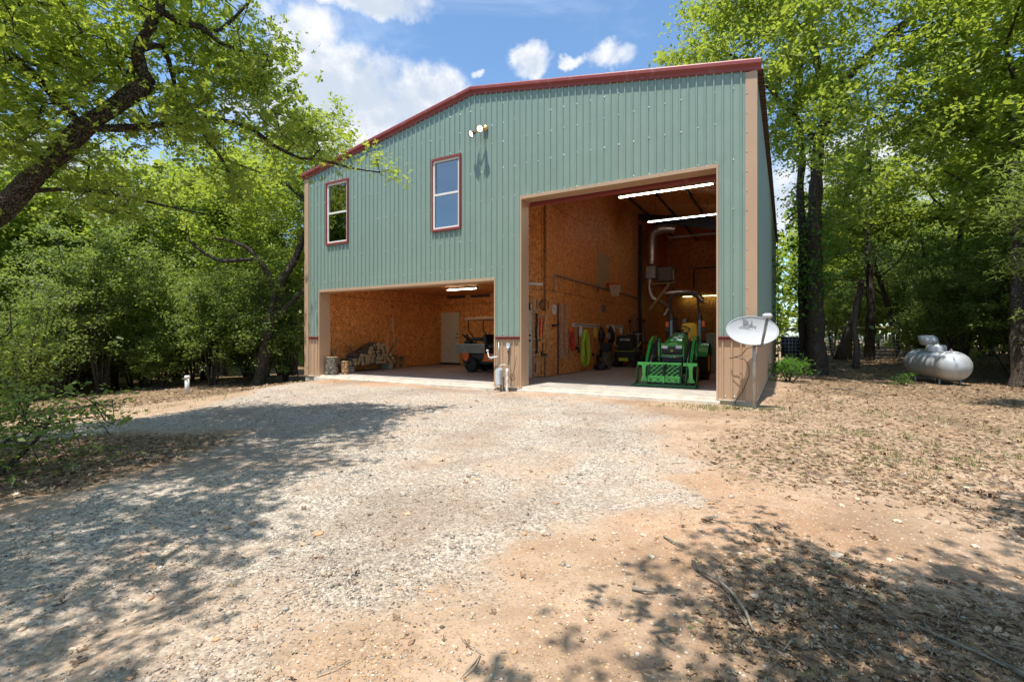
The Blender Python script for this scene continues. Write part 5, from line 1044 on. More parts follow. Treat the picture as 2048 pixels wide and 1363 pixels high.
b = MB(); b.tube([(6.60, -.14, .80), (6.62, -.15, .72), (6.64, -.16, .66), (6.70, -.15, .64), (6.80, -.12, .66), (6.84, -.08, .67)], .014, 7); b.cbox((6.595, -.14, .81), (.05, .05, .04)); tag(b.build('pipe_stub', PVC), 'white elbow pipe sticking out at the carport jamb', 'pipe')
tag(MB().box((6.55, .36, 1.16), (6.72, .38, 1.18)).build('latch_bar', PVC), 'thin white latch bar behind the carport jamb', 'latch'); tag(MB().tube([(6.86, -.075, 1.0), (6.865, -.08, .45)], .010, 6).build('thin_pipe', STEEL), 'thin grey pipe strapped to the left side of the pier', 'pipe')
# white pvc clean-out post by the drive
x, y = -1.52, -2.61; z = gzs(x, y); pv = thing('pvc_post', (x, y, z), 'short white capped post standing beside the gravel drive', 'post'); MB().tube([(x, y, z-.05), (x+.005, y, z+.46)], .055, 14).build('pipe', PVC, pv); MB().lathe((x+.005, y, z+.43), (0, 0, 1), [(0, .055), (0, .068), (.07, .068), (.075, .05), (.085, .05), (.085, 0)], 14).build('cap', PVC, pv)
# propane tank
zt = gzs(16.4, 8.3); PT = thing('propane_tank', (16.4, 8.6, zt), 'large silver propane tank with weathered paint at the edge of the woods', 'propane tank')
A = Vector((16.43, 10.35, zt+.60)); B = Vector((16.88, 8.80, zt+.56)); ax = (B-A).normalized(); L = (B-A).length; r = .43
prof_ = [(-.40+.0, 0)]+[(-.40*math.cos(t), r*math.sin(t)) for t in np.linspace(.15, PI2, 9)]+[(L*.5, r)]+[(L+.40*math.sin(t), r*math.cos(t)) for t in np.linspace(0, PI2-.15, 9)]+[(L+.40, 0)]
MB().lathe(A, ax, prof_, 44).build('tank_body', TANKM, PT); [MB().lathe(A, ax, [(h-.012, r-.002), (h-.008, r+.005), (h+.008, r+.005), (h+.012, r-.002)], 44).build('weld_seam', TANKM, PT) for h in (.02, L-.02, L*.52)]
dm = A+ax*(L*.50)+Vector((0, 0, r-.04)); MB().lathe(dm, (0, 0, 1), [(0, .25), (.10, .25), (.17, .235), (.205, .19), (.21, .17)], 28).build('valve_collar', TANKM, PT)
lid = dm+Vector((-.16, .12, .36)); l = MB(); ld = Vector((-.32, -.14, .93)).normalized(); l.lathe(lid, ld, [(.12, 0), (.12, .19), (.08, .235), (-.16, .245), (-.16, .235), (.06, .22), (.10, .0)], 26); l.build('dome_lid', GREYB, PT)
v = MB(); v.tube([dm+Vector((.03, -.05, .1)), dm+Vector((.03, -.05, .24))], .03, 8); v.tube([dm+Vector((-.08, 0, .1)), dm+Vector((-.08, 0, .22))], .02, 8); v.build('valve', BRASS, PT)
for h in (.25, L-.15):
    for s_ in (-1, 1):
        side = ax.cross(Vector((0, 0, 1)))*s_; p_ = A+ax*h+side*.25; MB().tube([p_+Vector((0, 0, -.38)), p_+side*.03+Vector((0, 0, -.70))], .028, 6).build('leg', STEEL, PT)
lug = MB(); lug.ring(A+ax*(L-.10)+Vector((0, 0, r+.01)), .05, .011, axis=ax.cross(Vector((0, 0, 1))), n=10, k=6, a0=0, a1=math.pi*2); lug.build('lifting_lug', STEEL, PT)
ch = MB(); [ch.ring(A+ax*.12+(ax.cross(Vector((0, 0, 1)))*(-math.cos(t))+Vector((0, 0, math.sin(t))))*(r+.012), .03, .008, axis=(ax if k % 2 else Vector((0, 0, 1))), n=8, k=4) for k, t in enumerate(np.linspace(-.5, 1.6, 20))]; ch.build('chain', RUST, PT)
# fence at the back: wire panel, posts and rails
def post(x, y, h, r, mat, lab, nm='fence_post', lean=0): z = gzs(x, y); return tag(MB().tube([(x, y, z-.1), (x+lean*.5, y, z+h*.5), (x+lean, y, z+h)], [r, r*.95, r*.9], 8).build(nm, mat), lab, 'post')
def wirepanel(A, B, h, lab, sp=.15, z0=.12):
    A = Vector(A); B = Vector(B); L = (B-A).length; d = (B-A)/L; f = thing('wire_fence', tuple((A+B)/2), lab, 'fence'); b = MB()
    k = 0
    for i in range(int(L/sp)+1): MB_ = MB().tube([A+d*i*sp+Vector((0, 0, z0)), A+d*i*sp+Vector((0, 0, h))], .011, 4); MB_.build('vertical_wire', MESHW, f)
    for j in range(int((h-z0)/sp)+1): MB().tube([A+Vector((0, 0, z0+j*sp)), B+Vector((0, 0, z0+j*sp))], .011, 4).build('cross_wire', MESHW, f)
    return f
g1 = gzs(15.6, 18.5)
wirepanel((15.35, 16.6, g1), (16.95, 17.3, g1), 1.12, 'square mesh wire fence panel right of the gate post'); wirepanel((12.35, 14.2, g1), (13.7, 14.8, g1), 1.12, 'square mesh wire panel in front of the dark barrels')
wirepanel((14.3, 17.9, g1), (15.2, 18.3, g1), 1.05, 'distant wire mesh panel behind the leaning trunk')
post(15.15, 16.5, 1.42, .07, bark('post_bark', (.16, .13, .05), (.32, .27, .12)), 'mossy wooden gate post left of the wire panel'); tag(MB().tube([(14.95, 16.45, g1+1.38), (17.0, 17.35, g1+1.40)], .065, 8).build('top_rail', wood('lichen_rail', (.26, .22, .08), (.42, .36, .14))), 'mossy yellow top rail over the wire panel', 'rail')
tag(MB().tube([(12.4, 14.2, g1+1.32), (14.9, 16.3, g1+1.40)], .03, 6).build('thin_rail', GREYWOOD), 'thin grey rail running left from the gate post', 'rail')
def barrel(x, y, lab): z = gzs(x, y); o = thing('barrel', (x, y, z), lab, 'barrel'); b = MB(); b.lathe((x, y, z), (0, 0, 1), [(0, 0), (0, .28), (.28, .295), (.30, .305), (.32, .295), (.58, .295), (.60, .305), (.62, .295), (.90, .28), (.90, 0)], 24); b.build('body', simple('blue_black_plastic', (.03, .04, .06), .5), o); MB().lathe((x+.1, y, z+.905), (0, 0, 1), [(0, .04), (.02, .04), (.02, 0)], 10).build('bung', WHITE, o)
barrel(12.75, 14.9, 'left dark barrel behind the wire panel right of the building'); barrel(13.3, 15.15, 'right dark barrel behind the wire panel beside the big oak')
# fallen branches and sticks in the foreground
def stick(name, pts, r, lab, mat=GREYWOOD): P = [Vector((x, y, gzs(x, y)+h)) for x, y, h in pts]; return tag(MB().tube(P, [r*(1-.5*i/(len(P)-1)) for i in range(len(P))], 7).build(name, mat), lab, 'branch')
stick('fallen_branch', [(12.17, -6.50, .01), (12.22, -6.62, .03), (12.34, -6.72, .04), (12.43, -6.83, .03), (12.50, -6.98, .03), (12.54, -7.10, .01)], .012, 'long curved grey branch lying on the dirt in the foreground'); stick('fallen_branch', [(11.93, -6.22, .01), (12.0, -6.28, .02), (12.09, -6.33, .02)], .008, 'short pale stick above the long curved branch')
stick('fallen_branch', [(11.93, -7.02, .012), (12.0, -7.02, .02), (12.06, -6.98, .012)], .011, 'small thick grey stick on bare sand left of the shade'); stick('fallen_branch', [(12.14, -7.36, .01), (12.19, -7.42, .02), (12.24, -7.43, .01)], .006, 'thin dark twig lower in the foreground sand')
stick('fallen_branch', [(12.78, -7.42, .01), (12.86, -7.55, .02), (12.9, -7.63, .01)], .006, 'thin straight twig near the bottom edge shade'); stick('fallen_branch', [(13.5, -6.78, .01), (13.62, -6.95, .05), (13.60, -7.1, .02)], .016, 'forked pale branch in the bottom right corner'); stick('fallen_branch', [(13.2, -6.60, .01), (13.45, -6.78, .03), (13.6, -6.86, .01)], .008, 'long thin pale stick in the lower right shade'); stick('fallen_branch', [(13.85, -6.0, .01), (14.1, -6.15, .04), (14.4, -6.2, .02)], .014, 'dark stick at the right edge of the foreground'); stick('fallen_branch', [(13.6, 4.9, .02), (14.1, 4.6, .05), (14.5, 4.2, .02)], .02, 'grey branch lying in the leaves right of the building')
rock(12.47, -7.75, .066, 3, 'large smooth tan rock at the bottom edge of the foreground', (1, .95, .8)); rock(12.90, -6.0, .05, 1, 'white flat rock beside the orange one in the right foreground'); rock(12.96, -5.90, .05, 4, 'orange tan rock beside the white one in the right foreground')
rock(10.95, -5.33, .03, 7, 'small red brown stone at the lower edge of the gravel'); rock(11.6, -6.32, .03, 9, 'small grey stone on bare sand below the gravel'); rock(9.75, -7.35, .05, 5, 'flat orange brown rock in the left foreground shade'); rock(13.75, -5.55, .05, 2, 'pale tan rock at the right end of the foreground')
rock(10.75, -7.10, .035, 6, 'dark grey stone in the gravel near the bottom centre'); rock(9.55, -6.15, .04, 8, 'dark stone in the gravel at the shadow edge')
